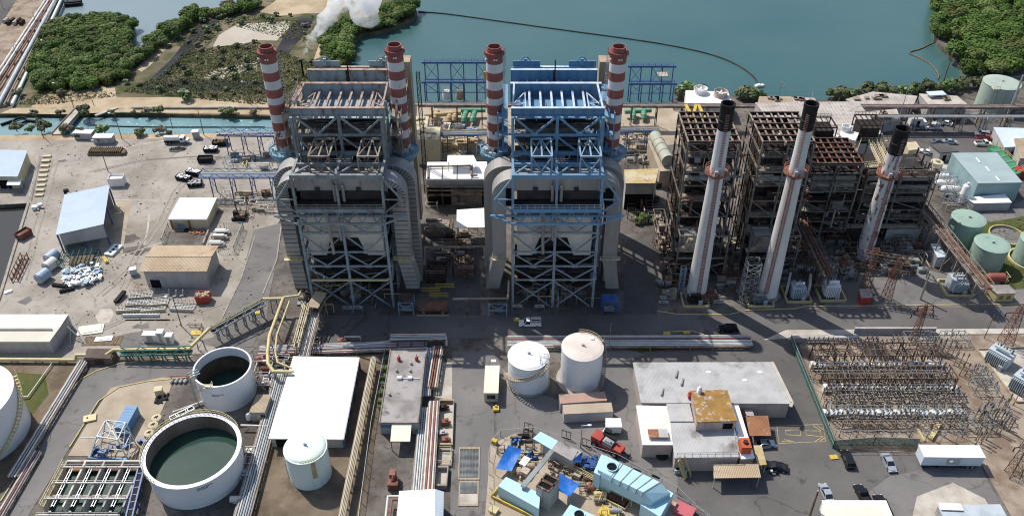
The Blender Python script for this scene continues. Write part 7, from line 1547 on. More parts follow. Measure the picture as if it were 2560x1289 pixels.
for px,w,d,h,lb in(((2290,862),7,3,3,'dense grey switch rack behind the right end of the back row'),((2318,872),5,3,2.6,'small grey switch rack at the end of the back row'),((2442,945),4,3,2.6,'grey switch rack on the right gravel, farther one'),((2452,975),5,3,2.6,'grey switch rack over a yellow base on the right gravel'),((2425,1062),7,4,2.6,'dense grey switch rack with yellow base at the lower right of the switchyard'),((2480,1040),5,3,3,'rack of grey insulators beside the slanting posts'),((2380,855),6,3,2.2,'grey pole frames behind the switchyard fence')):
 cage(lb,px,w,d,h,greys,int(px[0]))
q=MB();a,b=P(2322,1100),P(2345,1062);q.bar((*a[:2],.4),(*b[:2],.5),.9,.7);tag(q.build('cable_trough',pipey),'long pale yellow trough cover lying before the switchyard rows','trough');q=MB();a,b=P(2308,1104),P(2290,1072);q.bar((*a[:2],.3),(*b[:2],.4),.4,.4);tag(q.build('cable_trough',pipey),'thin pale yellow beam lying beside the yellow trough cover','trough')
p=PP(0,(1972,856),(2079,1120),(2180,1112),(2290,1116));t=T('green_fence','solid green mesh fence around the switchyard','fence',p[0]);q=MB();r=MB()
for a,b in zip(p,p[1:]):r.prism([a[:2],b[:2],(b[0]+.06,b[1]),(a[0]+.06,a[1])],.05,2.5);q.rail([(*a[:2],0),(*b[:2],0)],2.6,.1,3)
r.build('mesh_screen',M_('fence_screen',(.07,.17,.135),(.09,.2,.155),.4,.4,.6,.8,alpha=.55),t);q.build('posts',galv,t)
q=MB();q.prism(PP(0,(1975,857),(2142,856),(2142,850),(1976,851)),0,1.6);q.prism(PP(0,(2132,833),(2335,833),(2335,829),(2132,829)),0,1.6);tag(q.build('boundary_wall',wallg),'low pale boundary wall behind the switchyard','wall')
def transformer(lb,px,w,d,h,m,fins='x',pad=None,kerb=True,bush=4,rz=0):
 c=P(*px);t=T('transformer',lb,'transformer',(0,0,0));MB().bb(-w/2,w/2,-d/2,d/2,.3,h).build('tank',m,t)
 q=MB()
 for s in(-1,1):
  for i in range(int(w/.42)):x=-w/2+.2+i*.42;q.bb(x,x+.16,s*(d/2+.5)-.45,s*(d/2+.5)+.45,.6,h-.3)
 q.build('radiator_fins',m,t);q=MB();q.tube((-w*.35,-d*.2,h+.9),(w*.35,-d*.2,h+.9),.38,12);q.bar((-w*.2,-d*.2,h),(-w*.2,-d*.2,h+.8),.2);q.bar((w*.2,-d*.2,h),(w*.2,-d*.2,h+.8),.2);q.build('conservator',m,t)
 for i in range(bush):x=-w*.35+w*.7*i/max(1,bush-1);q=MB();[q.lathe((x,d*.22),[(.09,h+j*.2),(.24,h+.06+j*.2),(.09,h+.17+j*.2)],8)for j in range(6)];q.build('bushing',insul if i%2 else equip,t)
 if kerb:q=MB();a,b=w/2+1.4,d/2+1.8;[q.bar(p_,q_,.3,.7)for p_,q_ in(((-a,-b,.35),(a,-b,.35)),((a,-b,.35),(a,b,.35)),((a,b,.35),(-a,b,.35)),((-a,b,.35),(-a,-b,.35)))];q.build('bund_kerb',pipey if kerb is True else kerb,t)
 MB().box((w*.3,-d/2-1.1,.9),(.9,.5,1.4)).build('control_box',equip,t);t.location=c;t.rotation_euler=(0,0,rz);return t
patch("transformer_pad",[(2440,872),(2540,868),(2700,880),(2700,1000),(2540,1002)],padw,.09)
transformer('big white finned transformer on the pale pad right of the switchyard',(2492,905),5,3.2,3.6,pipeb,kerb=None,bush=6,rz=-.9);transformer('big white finned transformer cut off by the right edge',(2556,975),5.5,3.4,3.8,pipeb,kerb=None,bush=6,rz=-.9)
q=MB();[q.bar(P(*a,.25),P(*b,.25),.3,.5)for a,b in(((2440,872),(2540,1004)),((2440,872),(2560,868)),((2540,1004),(2620,1004)))];tag(q.build('pad_kerb',tan_),'tan kerb around the pale transformer pad','kerb')
transformer('grey transformer between tall fire walls right of the middle smokestack',(1988,738),3.4,2.6,3.4,pipeb);transformer('white transformer with three fin banks below the first rusty trestle',(2072,735),3.6,2.6,3.6,white);transformer('grey transformer with many bushings left of the yellow hut',(2385,722),4,2.8,3.8,pipeb,bush=6);transformer('low dark transformer in a yellow bund at the foot of the middle smokestack',(1895,752),3.6,1.6,1.4,greys,bush=2);transformer('low dark transformer in a yellow bund at the foot of the first smokestack',(1734,752),3.6,1.6,1.4,darkc,bush=2)
q=MB();[q.prism(PP(0,*a),0,4.2)for a in(((1958,742),(1964,742),(1970,712),(1964,712)),((2012,745),(2018,745),(2020,714),(2014,714)))];tag(q.build('fire_wall',wallg),'pair of grey fire walls around the grey transformer','wall')
# -- lattice towers
def lattice(lb,px,yt,w,m,arms=(),name='lattice_tower',wt=.5,lean=0):
 b=P(*px);h=hz(px[1],yt);t=T(name,lb,'tower',b);q=MB();k=max(4,int(h/1.8));W_=lambda s:w+(wt-w)*s
 cr=lambda s:[(b[0]+a*W_(s)/2,b[1]+c*W_(s)/2,h*s)for a,c in((-1,-1),(1,-1),(1,1),(-1,1))]
 for i in range(k):
  a,c=cr(i/k),cr((i+1)/k)
  for j in range(4):q.bar(a[j],c[j],.11);q.bar(a[j],c[(j+1)%4],.06);q.bar(a[(j+1)%4],c[j],.06);q.bar(c[j],c[(j+1)%4],.07)
 q.build('mast',m,t)
 for z,L in arms:
  q=MB();q.bar((b[0]-L,b[1],h*z),(b[0]+L,b[1],h*z),.12,.2);q.bar((b[0]-L,b[1],h*z),(b[0],b[1],h*z+.8),.08);q.bar((b[0]+L,b[1],h*z),(b[0],b[1],h*z+.8),.08);ar=q.build('cross_arm',m,t);q=MB();[q.tube((b[0]+s*L,b[1],h*z-1.2),(b[0]+s*L,b[1],h*z),.13,6)for s in(-1,1)];q.build('insulator',black,ar)
 return t
lattice('rusty lattice pylon on the pavement behind the switchyard',(2280,852),762,1.6,rustr,((.75,2.6),(.86,2.2),(.97,1.8)));lattice('rusty lattice pylon at the right edge beside the main road',(2510,858),762,2.6,rustr,((.8,3),),wt=.9);lattice('rusty lattice pylon at the lower right corner',(2528,1186),1100,2.2,rust,((.8,2.4),),wt=.9)
t1=lattice('twin-legged rusty portal tower beside the flaking smokestack, leg by the red hut',(2158,728),622,2,rustr,(),wt=.9);t2=lattice('twin-legged rusty portal tower beside the flaking smokestack, leg farther right',(2212,748),650,2,rustr,(),wt=.9)
a,b=P(2158,728),P(2212,748);q=MB();h=hz(728,628)
for z in(h,h-2,h-4.5):
 for dy in(-.6,.6):q.bar((a[0]-3,a[1]+dy,z),(b[0]+3.5,b[1]+dy,z),.22)
 for k in range(9):q.bar((a[0]-3+k*(b[0]-a[0]+6)/8,lerp(a,b,k/8)[1]-.6,z),(a[0]-3+k*(b[0]-a[0]+6)/8,lerp(a,b,k/8)[1]+.6,z),.12)
tag(q.build('portal_crossbeams',rust),'red-rusty crossbeams spanning the twin-legged portal tower','crossbeam')
lattice('grey lattice mast left of the middle smokestack',(1862,752),652,3.4,greys,(),wt=3.2);lattice('slender blue-grey lattice mast left of the first smokestack',(1698,732),668,1.2,bluel,(),wt=1.2);lattice('grey lattice support at the lower end of the first rusty trestle',(2058,712),650,4,greys,(),wt=3)
lattice('dark lattice ladder mast rising beside the rust-brown boiler',(1064,480),180,1.1,black,(),wt=.9)
lattice('pale lattice tower right of the first smokestack',(1842,560),316,1.4,galv,(),wt=1.2)
def stick(lb,px,yt,r,m,arms=0,cat='pole',name='utility_pole',grp=None):
 b=P(*px);h=hz(px[1],yt);t=T(name,lb,cat,b,grp);MB().tube((b[0],b[1],0),(b[0],b[1],h),r,8,r*.7).build('pole',m,t);q=MB()
 for i in range(arms):q.bar((b[0]-.2,b[1],h*(.96-i*.17)),(b[0]+1.6,b[1]-.5,h*(.93-i*.17)),.16)
 q.ball((b[0],b[1],h),r*.9,6,4);q.build('fittings',galv,t)
stick('tall leaning-looking brown pole with three arms on the bay shore',(2350,224),126,.28,timber,3);stick('tall pale mast rising above the flaking smokestack',(2235,330),210,.14,galv);stick('tall grey concrete pole left of the white-roofed workshop',(2506,316),190,.4,galv);stick('thick yellow-based concrete pole on the apron',(2298,748),682,.3,conc);stick('thin rusty pole with yellow base at the roadside before the right pylon',(2458,845),788,.1,rust);stick('thin grey pole behind the pinkish-topped tank',(1520,872),806,.08,greys);stick('brown raking post at the lower right by the bottom trailer',(2018,1300),1226,.25,timber);stick('thin pole left of the tiled turbine hall roof',(1944,244),206,.15,galv,2);stick('short lamp on the bay shore behind the tiled roof, left one',(2026,252),228,.1,white);stick('short lamp on the bay shore behind the tiled roof, right one',(2094,254),226,.1,white)
for i,(x,y,yt)in enumerate(((1686,360,282),(1782,330,280),(1545,330,300))):stick('black vent pipe standing behind the rusty boilers, %s of three'%('longest','right','left')[i],(x,y),yt,.28,black,0,'vent pipe','vent_pipe')
# -- pipe bridges and gear on the right
rp_=[(-.9,.3,rustl,.3),(0,.35,rust,.35),(.8,.25,rustr,.3)]
trestle('rusty_trestle','long rusty pipe trestle running down between the middle and the flaking smokestacks',(1988,528,9),(2068,690,8),2.6,rust,grate,7,rp_);trestle('rusty_trestle','long rusty pipe trestle passing the green tanks',(2272,478,9),(2466,722,7),2.8,rustl,grate,9,rp_)
trestle('rusty_trestle','short rusty pipe trestle left of the twin green tank',(2252,492,7),(2318,560,6),2,rustl,tan_,3,rp_[:2])
trestle('main_pipe_rack','very long elevated brown pipe rack along the bay side of the plant',(1046,262,8),(2680,268,8),2.4,rust,tan_,26,SIX([rustl,galv,piper,rustl],2.2,.25),lat=False);trestle('inner_pipe_rack','long dark pipe rack in front of the turbines between the boilers',(1040,335,7),(1640,322,7),3.4,blueg,grate,12,SIX([galv,rustl,pipeb,greys,rustl],3.2,.2),lat=False)
trestle('yard_pipe_rack','white pipe rack behind the parked vans',(2140,290,6),(2680,290,6),1.6,galv,None,9,SIX([pipew,galv,rustl],1.4,.14),lat=False)
def blue_gantry(lb,x0,x1,yb,y1,y2,n,m):
 t=T('blue_gantry',lb,'gantry',P(x0,yb));Y=P(CX,yb)[1];A,B=PY(x0,yb,Y),PY(x1,yb,Y);h1,h2=hz(yb,y1),hz(yb,y2)
 for dy,h in((0,h2),(5,h1)):
  for i in range(n+1):
   x=A[0]+(B[0]-A[0])*i/n;q=MB();q.bar((x,Y+dy,-2),(x,Y+dy,h),.35)
   if i<n and i%2==0:q.bar((x,Y+dy,h-.3),(x+(B[0]-A[0])/n,Y+dy,h*.5),.16);q.bar((x,Y+dy,h*.5),(x+(B[0]-A[0])/n,Y+dy,h-.3),.16)
   q.build('column',m,t)
  q=MB();q.bar((A[0]-1,Y+dy,h),(B[0]+1,Y+dy,h),.5,.7);q.bar((A[0],Y+dy,h*.5),(B[0],Y+dy,h*.5),.25);q.rail([(A[0],Y+dy,h+.3),(B[0],Y+dy,h+.3)],1,.09,2);q.build('crane_beam',m,t)
 return t
blue_gantry('dark blue crane gantry standing in the bay between the two boilers',1062,1222,256,172,206,5,blueg);t=blue_gantry('dark blue crane gantry in the bay right of the blue boiler',1572,1678,256,182,210,4,blueg)
q=MB();c=PY(1654,190,276);q.box((c[0],c[1],c[2]+.5),(3.4,3,.4));q.rail([(c[0]-1.7,c[1]-1.5,c[2]+.7),(c[0]+1.7,c[1]-1.5,c[2]+.7)],1.4,.14,1);q.build('crane_trolley',padw,t)
t=T('yellow_crane','small yellow hoist on top of the dark blue gantry beside the second boiler','hoist',P(1212,256));c=PY(1210,200,278);q=MB();q.box(c,(1.2,1.2,1.6));q.bar((c[0],c[1],c[2]),(c[0],c[1],c[2]+3.2),.8);q.build('hoist',yellow,t);MB().bar((c[0],c[1],0),(c[0],c[1],c[2]-.5),.3).build('post',blueg,t)
t=T('cooling_tower','pale two-fan cooling tower on the bay shore','cooling tower',P(1765,262));h=6;q=MB();ct=[p[:2]for p in PP(h,(1712,226),(1818,230),(1830,262),(1716,258))];q.prism(ct,0,h);q.build('casing',whiter,t);q=MB()
for j in range(8):a,b=lerp(ct[3],ct[2],j/8),lerp(ct[3],ct[2],j/8+.06);q.bar((*a,.3),(*a,h-.2),.15)
q.build('louvres',padw,t)
for x,y in((1748,232),(1799,240)):
 c=P(x,y,h);q=MB();q.lathe(c,[(2.5,h),(2.2,h+.9),(2.4,h+1.9),(2.25,h+1.9),(2.05,h+.9),(2.2,h+.02)],26);fs_=q.build('fan_stack',pink if x>1760 else white,t);q=MB();[q.bar((c[0],c[1],h+1.2),(c[0]+2*cos(a),c[1]+2*sin(a),h+1.3),.5,.08)for a in[i*2*pi/5 for i in range(5)]];q.ball((c[0],c[1],h+1.2),.4,8);q.build('fan',white,fs_)
t=T('skip_hoist','bright yellow steel skip hoist frames before the cooling tower','hoist',P(1735,320));
for a,b in(((1712,262,9),(1742,318,9)),((1738,262,9),(1728,300,9)),((1744,262,9),(1762,300,9))):MB().bar(P(*a),P(*b),1.0,.5).build('beam',yellow,t)
q=MB();[q.bar((P(*a)[0],P(*a)[1],0),P(*a),.3)for a in((1712,262,9),(1742,300,9),(1762,300,9))];q.build('post',yellow,t)
def elbow(lb,m,px,L,r,z=2):
 c=P(*px);t=T('turbine_pipe',lb,'pipe',c,'large coloured turbine pipes');q=MB();q.path([(c[0]+.6,c[1]+L,z),(c[0]+.2,c[1]+L*.4,z),(c[0],c[1],z),(c[0],c[1]-.8,z-.8)],r,14);q.build('pipe',m,t,True);q=MB();[q.tube((c[0]+.1*k,c[1]+L*k*.3,z),(c[0]+.1*k,c[1]+L*k*.3+.2,z),r*1.12,14)for k in(.4,1.4,2.6)];q.build('flange',m,t)
tg=M_("turbine_green",(.1,.3,.19),(.13,.34,.22),.4,.42,.62,.5);ty=M_("turbine_cream_yellow",(.5,.39,.22),(.42,.31,.18),.4,.42,.62,.6)
for x,y,m,lb in((1085,308,ty,'yellow turbine pipe, first from the left between the boilers'),(1120,310,ty,'yellow turbine pipe, second from the left between the boilers'),(1134,308,ty,'yellow turbine pipe nearest the green ones'),(1158,310,tg,'green turbine pipe next to the yellow ones'),(1180,310,tg,'green turbine pipe nearest the blue boiler'),(1580,304,tg,'pale green turbine pipe right of the blue boiler, left of two'),(1606,302,tg,'pale green turbine pipe right of the blue boiler, right of two')):elbow(lb,m,(x,y),4.6,.95)
for x,y,m,lb in((1115,245,white,'round white vessel at the shore between the boilers'),(1148,246,roofyel,'round orange-tan vessel at the shore between the boilers')):c=P(x,y);t=T('shore_vessel',lb,'vessel',c);MB().lathe(c,[(1.5,0),(1.5,2.6),(1.3,2.9),(.01,3)],18).build('shell',m,t,True);MB().ringrail(c,1.5,2.9,10,.9,.08).build('railing',galv,t)
pipe_run('turbine_header','wide yellow header pipe lying across the yellow turbine pipes',[(1058,290,2.5),(1150,282,2.5)],.8,ty);pipe_run('turbine_header','wide green header pipe lying across the green turbine pipes',[(1150,276,2.5),(1212,276,2.5)],.8,tg);pipe_run('turbine_header','pale green header right of the blue boiler',[(1560,280,2.2),(1626,276,2.2)],.8,tg)
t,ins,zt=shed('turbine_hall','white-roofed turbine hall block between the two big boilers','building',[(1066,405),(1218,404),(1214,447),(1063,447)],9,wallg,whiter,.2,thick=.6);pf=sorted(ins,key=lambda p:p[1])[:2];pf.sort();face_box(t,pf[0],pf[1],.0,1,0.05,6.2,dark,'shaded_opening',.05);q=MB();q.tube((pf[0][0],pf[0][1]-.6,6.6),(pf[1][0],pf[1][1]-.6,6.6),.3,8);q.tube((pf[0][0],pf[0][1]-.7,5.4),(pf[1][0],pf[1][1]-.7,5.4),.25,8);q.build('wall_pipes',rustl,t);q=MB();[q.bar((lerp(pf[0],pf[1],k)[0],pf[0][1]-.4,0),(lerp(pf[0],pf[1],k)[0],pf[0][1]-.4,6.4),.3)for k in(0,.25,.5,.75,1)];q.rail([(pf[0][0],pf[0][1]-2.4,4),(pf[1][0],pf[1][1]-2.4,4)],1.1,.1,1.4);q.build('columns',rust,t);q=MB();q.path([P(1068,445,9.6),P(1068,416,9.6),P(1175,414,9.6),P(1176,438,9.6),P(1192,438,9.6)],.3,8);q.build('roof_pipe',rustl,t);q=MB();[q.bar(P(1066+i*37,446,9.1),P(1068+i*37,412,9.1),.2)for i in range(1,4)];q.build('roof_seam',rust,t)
canopy4('white gable canopy on the turbine hall between the boilers',[(1117,388),(1182,388),(1190,405),(1116,406)],12,whiter,wallg);canopy4('bright white flat canopy in the shaded alley beside the blue boiler',[(1140,524),(1219,519),(1219,568),(1139,568)],7,whiter,rust)
for(x,y,w,d,hh,m,lb)in((1070,395,8,8,9,cream,'big cream block beside the rust-brown boiler'),(1052,352,5,8,7,cream,'cream block behind the big cream block'),(1085,380,3.4,3,6,pipey,'yellowish box right of the big cream block'),(1110,372,5,2.4,3,padc,'tan pump block between the boilers'),(1168,376,6.5,3,3.4,ty,'tan finned exciter block between the boilers'),(1176,345,3,2,3,bluel,'blue-white striped heat exchanger between the boilers'),(1190,350,1.6,2,3.4,white,'white upright vessel beside the blue-white exchanger'),(1166,505,9,4,5.5,rustl,'weathered tan machinery block above the bright white canopy'),(1096,580,6,4,3,rustl,'dim brown machinery in the shaded alley'),(1090,690,5,6,3,rustd,'rusty pump stand at the back of the shaded alley'),(1165,680,4,5,3,rust,'rusty pump stand beside the blue boiler leg')):
 c=P(x,y);t=T('machine_block',lb,'machinery',c);MB().box((c[0],c[1],hh/2),(w,d,hh)).build('body',m,t);g=random.Random(int(x*7));q=MB()
 for i in range(7):q.box((c[0]+g.uniform(-w/2.4,w/2.4),c[1]+g.uniform(-d/2.4,d/2.4),hh+.2),(g.uniform(.5,w*.4),g.uniform(.4,d*.3),g.uniform(.3,.9)))
 q.build('fittings',m,t);MB().rail([(c[0]-w/2,c[1]-d/2,hh),(c[0]+w/2,c[1]-d/2,hh)],1.1,.08,1.2).build('railing',rustl,t)
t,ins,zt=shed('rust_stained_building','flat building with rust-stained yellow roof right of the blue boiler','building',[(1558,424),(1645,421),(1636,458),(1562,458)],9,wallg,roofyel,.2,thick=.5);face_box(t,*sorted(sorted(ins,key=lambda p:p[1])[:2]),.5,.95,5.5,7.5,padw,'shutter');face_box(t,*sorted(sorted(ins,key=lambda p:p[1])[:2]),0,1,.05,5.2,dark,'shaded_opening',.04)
t=T('generator_casing','pale lagged generator casing lying left of the first rusty boiler','generator',P(1645,390));q=MB();a,b=P(1636,342,8),P(1668,402,8);q.tube(a,b,1.9,18);q.ball(a,1.9,18,8);q.build('casing',M_('lagging_green_grey',(.4,.42,.34),(.34,.35,.28),.4,.42,.62,.7,c3=(.2,.17,.12),sc3=.6,lo3=.62,hi3=.74),t,True);q=MB();[q.tube(lerp(a,b,k),lerp(a,b,k+.03),2.0,18)for k in(.25,.45,.7)];q.build('band',padc,t);q=MB();q.prism([p[:2]for p in PP(6,(1618,352),(1655,350),(1695,425),(1648,428))],0,6);q.build('deck',padc,t)
t,ins,zt=shed('turbine_hall','large turbine hall with flat pale tiled roof behind the rusty boilers','building',[(1886,256),(2144,254),(2205,335),(1945,335)],13,wallg,rooftile,.2,thick=.5)
for px4,h,m,lb in(([(1896,241),(1976,241),(1980,257),(1892,257)],5,tan_,'tan-topped shed on the shore behind the tiled hall'),([(1972,243),(2035,245),(2040,257),(1976,257)],4.5,pink,'pinkish-white shed on the shore behind the tiled hall'),([(2112,248),(2180,229),(2292,240),(2282,262),(2140,262)],5,rooftile,'concrete-roofed shore building right of the tiled hall'),([(2296,234),(2392,240),(2418,262),(2320,262)],6,padw,'shore building with a littered pale roof'),([(2140,282),(2240,272),(2250,300),(2150,312)],4,padw,'low pale slab-roofed building behind the flaking smokestack')):
 t,ins,zt=shed('shore_building',lb,'building',px4,h,wallg,m,.2,thick=.4);g=random.Random(int(px4[0][0]));q=MB();p=PP(h,*px4)
 for i in range(6):c=lerp(lerp(p[0],p[1],g.uniform(.15,.85)),lerp(p[-1],p[2],g.uniform(.15,.85)),g.uniform(.25,.75));q.box((c[0],c[1],h+.3),(g.uniform(1,3),g.uniform(.8,2),.6))
 q.build('roof_unit',[padw,galv,rustl][i%3],t)
q=MB();c=P(2338,236,6.8);q.box((c[0],c[1],7.2),(6,3,.2),.1);q.box((c[0],c[1],6.8),(5,2.4,.5),.1);tag(q.build('roof_sheeting',roofl),'pale blue sheeting on the littered shore roof','sheeting')
h=hz(505,457);t,ins,zt=shed('blue_warehouse','grey-green gabled warehouse with teal walls at the right','warehouse',[(2377,382),(2490,381),(2555,456),(2443,458)],h,wallt,roofgb,.15,thick=.2)
for x,y in((2438,394),(2462,416),(2487,440)):q=MB();q.bar(P(x,y,h+.1),P(x+10,y+12,h+.1),.4,.12);q.build('ridge_vent',white,t)
t,ins,zt=shed('annex','low white-roofed annex in front of the grey-green warehouse','annex',[(2412,494),(2510,484),(2528,506),(2434,508)],2.8,wallg,whiter,.15)
struct(MB().sheet(PP(.1,(2348,410),(2376,408),(2440,500),(2405,505))).build('loading_apron',padw))
for px4,h,rm,wm,lb in(([(2482,318),(2620,322),(2620,362),(2510,368)],4,roofl,wallg,'white-roofed workshop at the right edge by the car park'),([(2534,346),(2640,340),(2640,392),(2548,396)],5,tan_,wallg,'tan-roofed building at the right edge'),([(2322,360),(2366,358),(2396,378),(2350,382)],3.4,asphd,wallg,'small grey flat-roofed building in the car park'),([(2262,356),(2288,354),(2300,372),(2270,376)],6,cream,cream,'small cream block hidden behind the flaking smokestack')):
 t,ins,zt=shed('side_building',lb,'building',px4,h,wm,rm,.2,thick=.3);pf=sorted(ins,key=lambda p:p[1])[:2];pf.sort();face_box(t,pf[0],pf[1],.2,.4,0,2.2,dark,'door');face_box(t,pf[0],pf[1],.6,.8,1,2,glass,'window')
t=T('green_skid','long green process skid with yellow railing beside the grey-green warehouse','skid',P(2510,400));p=PP(2.2,(2468,368),(2490,364),(2560,428),(2538,436));MB().prism([e[:2]for e in p],0,2.2).build('body',M_("bright_green",(.05,.26,.12),(.06,.22,.11),.5),t);q=MB();q.rail([(*e[:2],2.2)for e in p],1.1,.1,1.4);q.build('railing',pipey,t);q=MB();[q.tube(lerp(p[0],p[3],k),lerp(p[1],p[2],k),.3,8)for k in(.2,.4,.6,.8)];q.build('pipes',galv,t)
q=MB();c=P(2545,440);q.box((c[0],c[1],1.2),(3.4,3,2.4),-.5);q.box((c[0],c[1],2.45),(3.5,3.1,.1),-.5);tag(q.build('red_container',redp),'dark red container at the lower end of the green skid','container')
def vessel(lb,px,r,h,m,dome=.5):c=P(*px);t=T('upright_vessel',lb,'vessel',c);MB().lathe(c,[(r,.5),(r,h),(r*.8,h+dome*.6),(r*.3,h+dome),(.01,h+dome)],22).build('shell',m,t,True);MB().lathe(c,[(r*.9,0),(r*.9,.5)],12).build('skirt',conc,t);q=MB();q.tube((c[0],c[1],h+dome),(c[0],c[1],h+dome+.6),r*.35,8);q.bar((c[0]+r+.2,c[1],0),(c[0]+r+.2,c[1],h),.12);q.build('fittings',m,t)
vessel('tall white column vessel before the grey-green warehouse',(2400,508),1.1,6,white,.6);vessel('cream flat-topped tank beside the warehouse apron',(2330,436),1.8,4.6,cream,.1);vessel('dark green upright tank between the two rusty trestles',(2305,555),1.2,3.2,tg,.2)
for i,(x,y)in enumerate(((2346,455),(2356,470),(2370,486),(2336,443))):
 c=P(x,y);t=T('bullet_tank','white horizontal bullet tank in the row before the warehouse, %s one'%('second','third','front','back')[i],'tank',c,'white bullet tanks');q=MB();q.tube((c[0]-2,c[1],1.9),(c[0]+2,c[1],1.9),1.05,16);q.ball((c[0]-2,c[1],1.9),1.05,16,8);q.ball((c[0]+2,c[1],1.9),1.05,16,8);q.build('shell',white,t,True);q=MB();[q.bb(c[0]+s-.2,c[0]+s+.2,c[1]-.8,c[1]+.8,0,1.1)for s in(-1.4,1.4)];q.build('saddle',galv,t)
t=T('process_pipework','dense pale process pipework left of the white bullet tanks','pipework',P(2310,480));g=random.Random(21)
for m in(galv,pipew,pipeb):
 q=MB();z0={galv:3,pipew:2,pipeb:4}[m];a,b=P(2290,440),P(2345,530)
 for i in range(12):x,y=g.uniform(a[0],a[0]+6),g.uniform(b[1],a[1]);q.path([(x,y,0),(x,y,z0),(x+g.uniform(1,4),y,z0),(x+4,y,.2)],.11,6)
 q.rail([(a[0],a[1],z0),(a[0]+7,a[1]-10,z0)],1,.08,1);q.build('pipes',m,t)
t=T('red_vessel','red horizontal vessel in a yellow frame below the green tanks','vessel',P(2485,706));c=P(2485,706);q=MB();q.tube((c[0]-1.8,c[1],1.7),(c[0]+1.8,c[1],1.7),1.2,18);q.ball((c[0]-1.8,c[1],1.7),1.2,18,8);q.build('shell',M_('faded_red',(.3,.085,.065),(.24,.075,.06),.4,.42,.62,.65),t,True);q=MB();q.rail([(c[0]+1.9,c[1]-1.3,0),(c[0]+2.6,c[1]-1.3,0),(c[0]+2.6,c[1]+1.3,0)],2.8,.12,1);q.bar((c[0]-3,c[1]-1.7,.3),(c[0]+3,c[1]-1.7,.3),.3,.6);q.build('frame',pipey,t);MB().bb(c[0]-1,c[0]+1,c[1]-.8,c[1]+.8,0,.6).build('saddle',padw,t)
h=hz(757,730);t,ins,zt=shed('yellow_hut','yellow hut with brown flat roof and two windows below the red vessel','hut',[(2466,713),(2520,711),(2540,732),(2492,734)],2.9,pipey,roofk,.25,thick=.25);pf=sorted(ins,key=lambda p:p[1])[:2];pf.sort();face_box(t,pf[0],pf[1],.18,.4,.9,2,roofr,'window');face_box(t,pf[0],pf[1],.6,.82,.9,2,roofr,'window')
t,ins,zt=shed('red_hut','small red hut with grey flat roof between the portal tower legs','hut',[(2146,722),(2172,720),(2180,742),(2152,744)],2.6,redp,roofk,.15)
h=3.6;t,ins,zt=shed('generator_box','pale blue-grey generator box beside the flaking smokestack','generator',[(2324,608),(2346,608),(2366,641),(2342,643)],h,galv,roofl,.1,thick=.2);c=P(2350,622,h);MB().tube((c[0],c[1],h),(c[0],c[1],h+1),.2,8).build('exhaust',black,t);face_box(t,*sorted(sorted(ins,key=lambda p:p[1])[:2]),.1,.9,.4,3,equip,'radiator_grille')
t=T('duct_screen','dark screen wall and grey duct panels behind the flaking smokestack','duct',P(2100,600));q=MB();q.prism([p[:2]for p in PP(0,(2095,612),(2168,610),(2168,596),(2098,598))],0,4.5);q.build('screen',darkc,t);q=MB();q.prism([p[:2]for p in PP(0,(2205,606),(2290,603),(2290,596),(2208,598))],0,4);q.build('duct_panel',wallg,t);q=MB();q.prism([p[:2]for p in PP(4.6,(2092,560),(2290,556),(2292,566),(2095,570))],4.3,4.7);q.build('duct_roof',padc,t)
for x,y,w,m,lb in((1016,778,3.6,bluel,'blue-grey fan frame at the right foot of the rust-brown boiler'),(1243,780,4.4,bluel,'blue-grey fan frame left of the blue boiler front'),(1520,778,4,blueg,'blue fan frame at the right foot of the blue boiler')):
 c=P(x,y);t=T('fan_frame',lb,'frame',c);q=MB()
 for a in(-w/2,w/2):
  for b in(-1.6,1.6):q.bar((c[0]+a,c[1]+b,0),(c[0]+a,c[1]+b,4.2),.2)
 for z in(2,4.2):[q.bar((c[0]-w/2,c[1]+b,z),(c[0]+w/2,c[1]+b,z),.18)for b in(-1.6,1.6)]
 q.bar((c[0]-w/2,c[1]-1.6,4),(c[0],c[1]-1.6,2.4),.12);q.bar((c[0]+w/2,c[1]-1.6,4),(c[0],c[1]-1.6,2.4),.12);q.build('frame',m,t);MB().bb(c[0]-w/2,c[0]+w/2,c[1]-1.7,c[1]+1.7,4.25,4.35).build('roof_plate',m if x>1500 else grate,t);q=MB();q.tube((c[0]-1.2,c[1],1),(c[0]+1.2,c[1],1),.8,12);q.build('motor',greys,t)
t=T('oil_tank','brown horizontal oil tank lying between the boilers by the road','tank',P(1085,782));c=P(1082,778);q=MB();q.tube((c[0]-3.6,c[1],1.6),(c[0]+3.6,c[1],1.6),1.4,18);q.build('shell',rustr,t,True);q=MB();[q.bb(c[0]+s-.3,c[0]+s+.3,c[1]-1.2,c[1]+1.2,0,.8)for s in(-2.4,2.4)];q.bar((c[0]-4,c[1]-1.9,.3),(c[0]+4,c[1]-1.9,.3),.2,.6);q.build('saddle',tan_,t)
for x,y in((1075,728),(1095,742),(1110,718)):c=P(x,y);t=T('yellow_guard_rail','yellow guard rail in the shaded alley, %s one'%{1075:'left',1095:'front',1110:'back'}[x],'guard rail',c);MB().rail([(c[0]-2.4,c[1],0),(c[0]+2.4,c[1],0)],1.2,.14,1.6).build('rails',yellow,t);MB().bb(c[0]-2.4,c[0]+2.4,c[1]-.1,c[1]+.1,0,.2).build('toe_board',yellow,t)
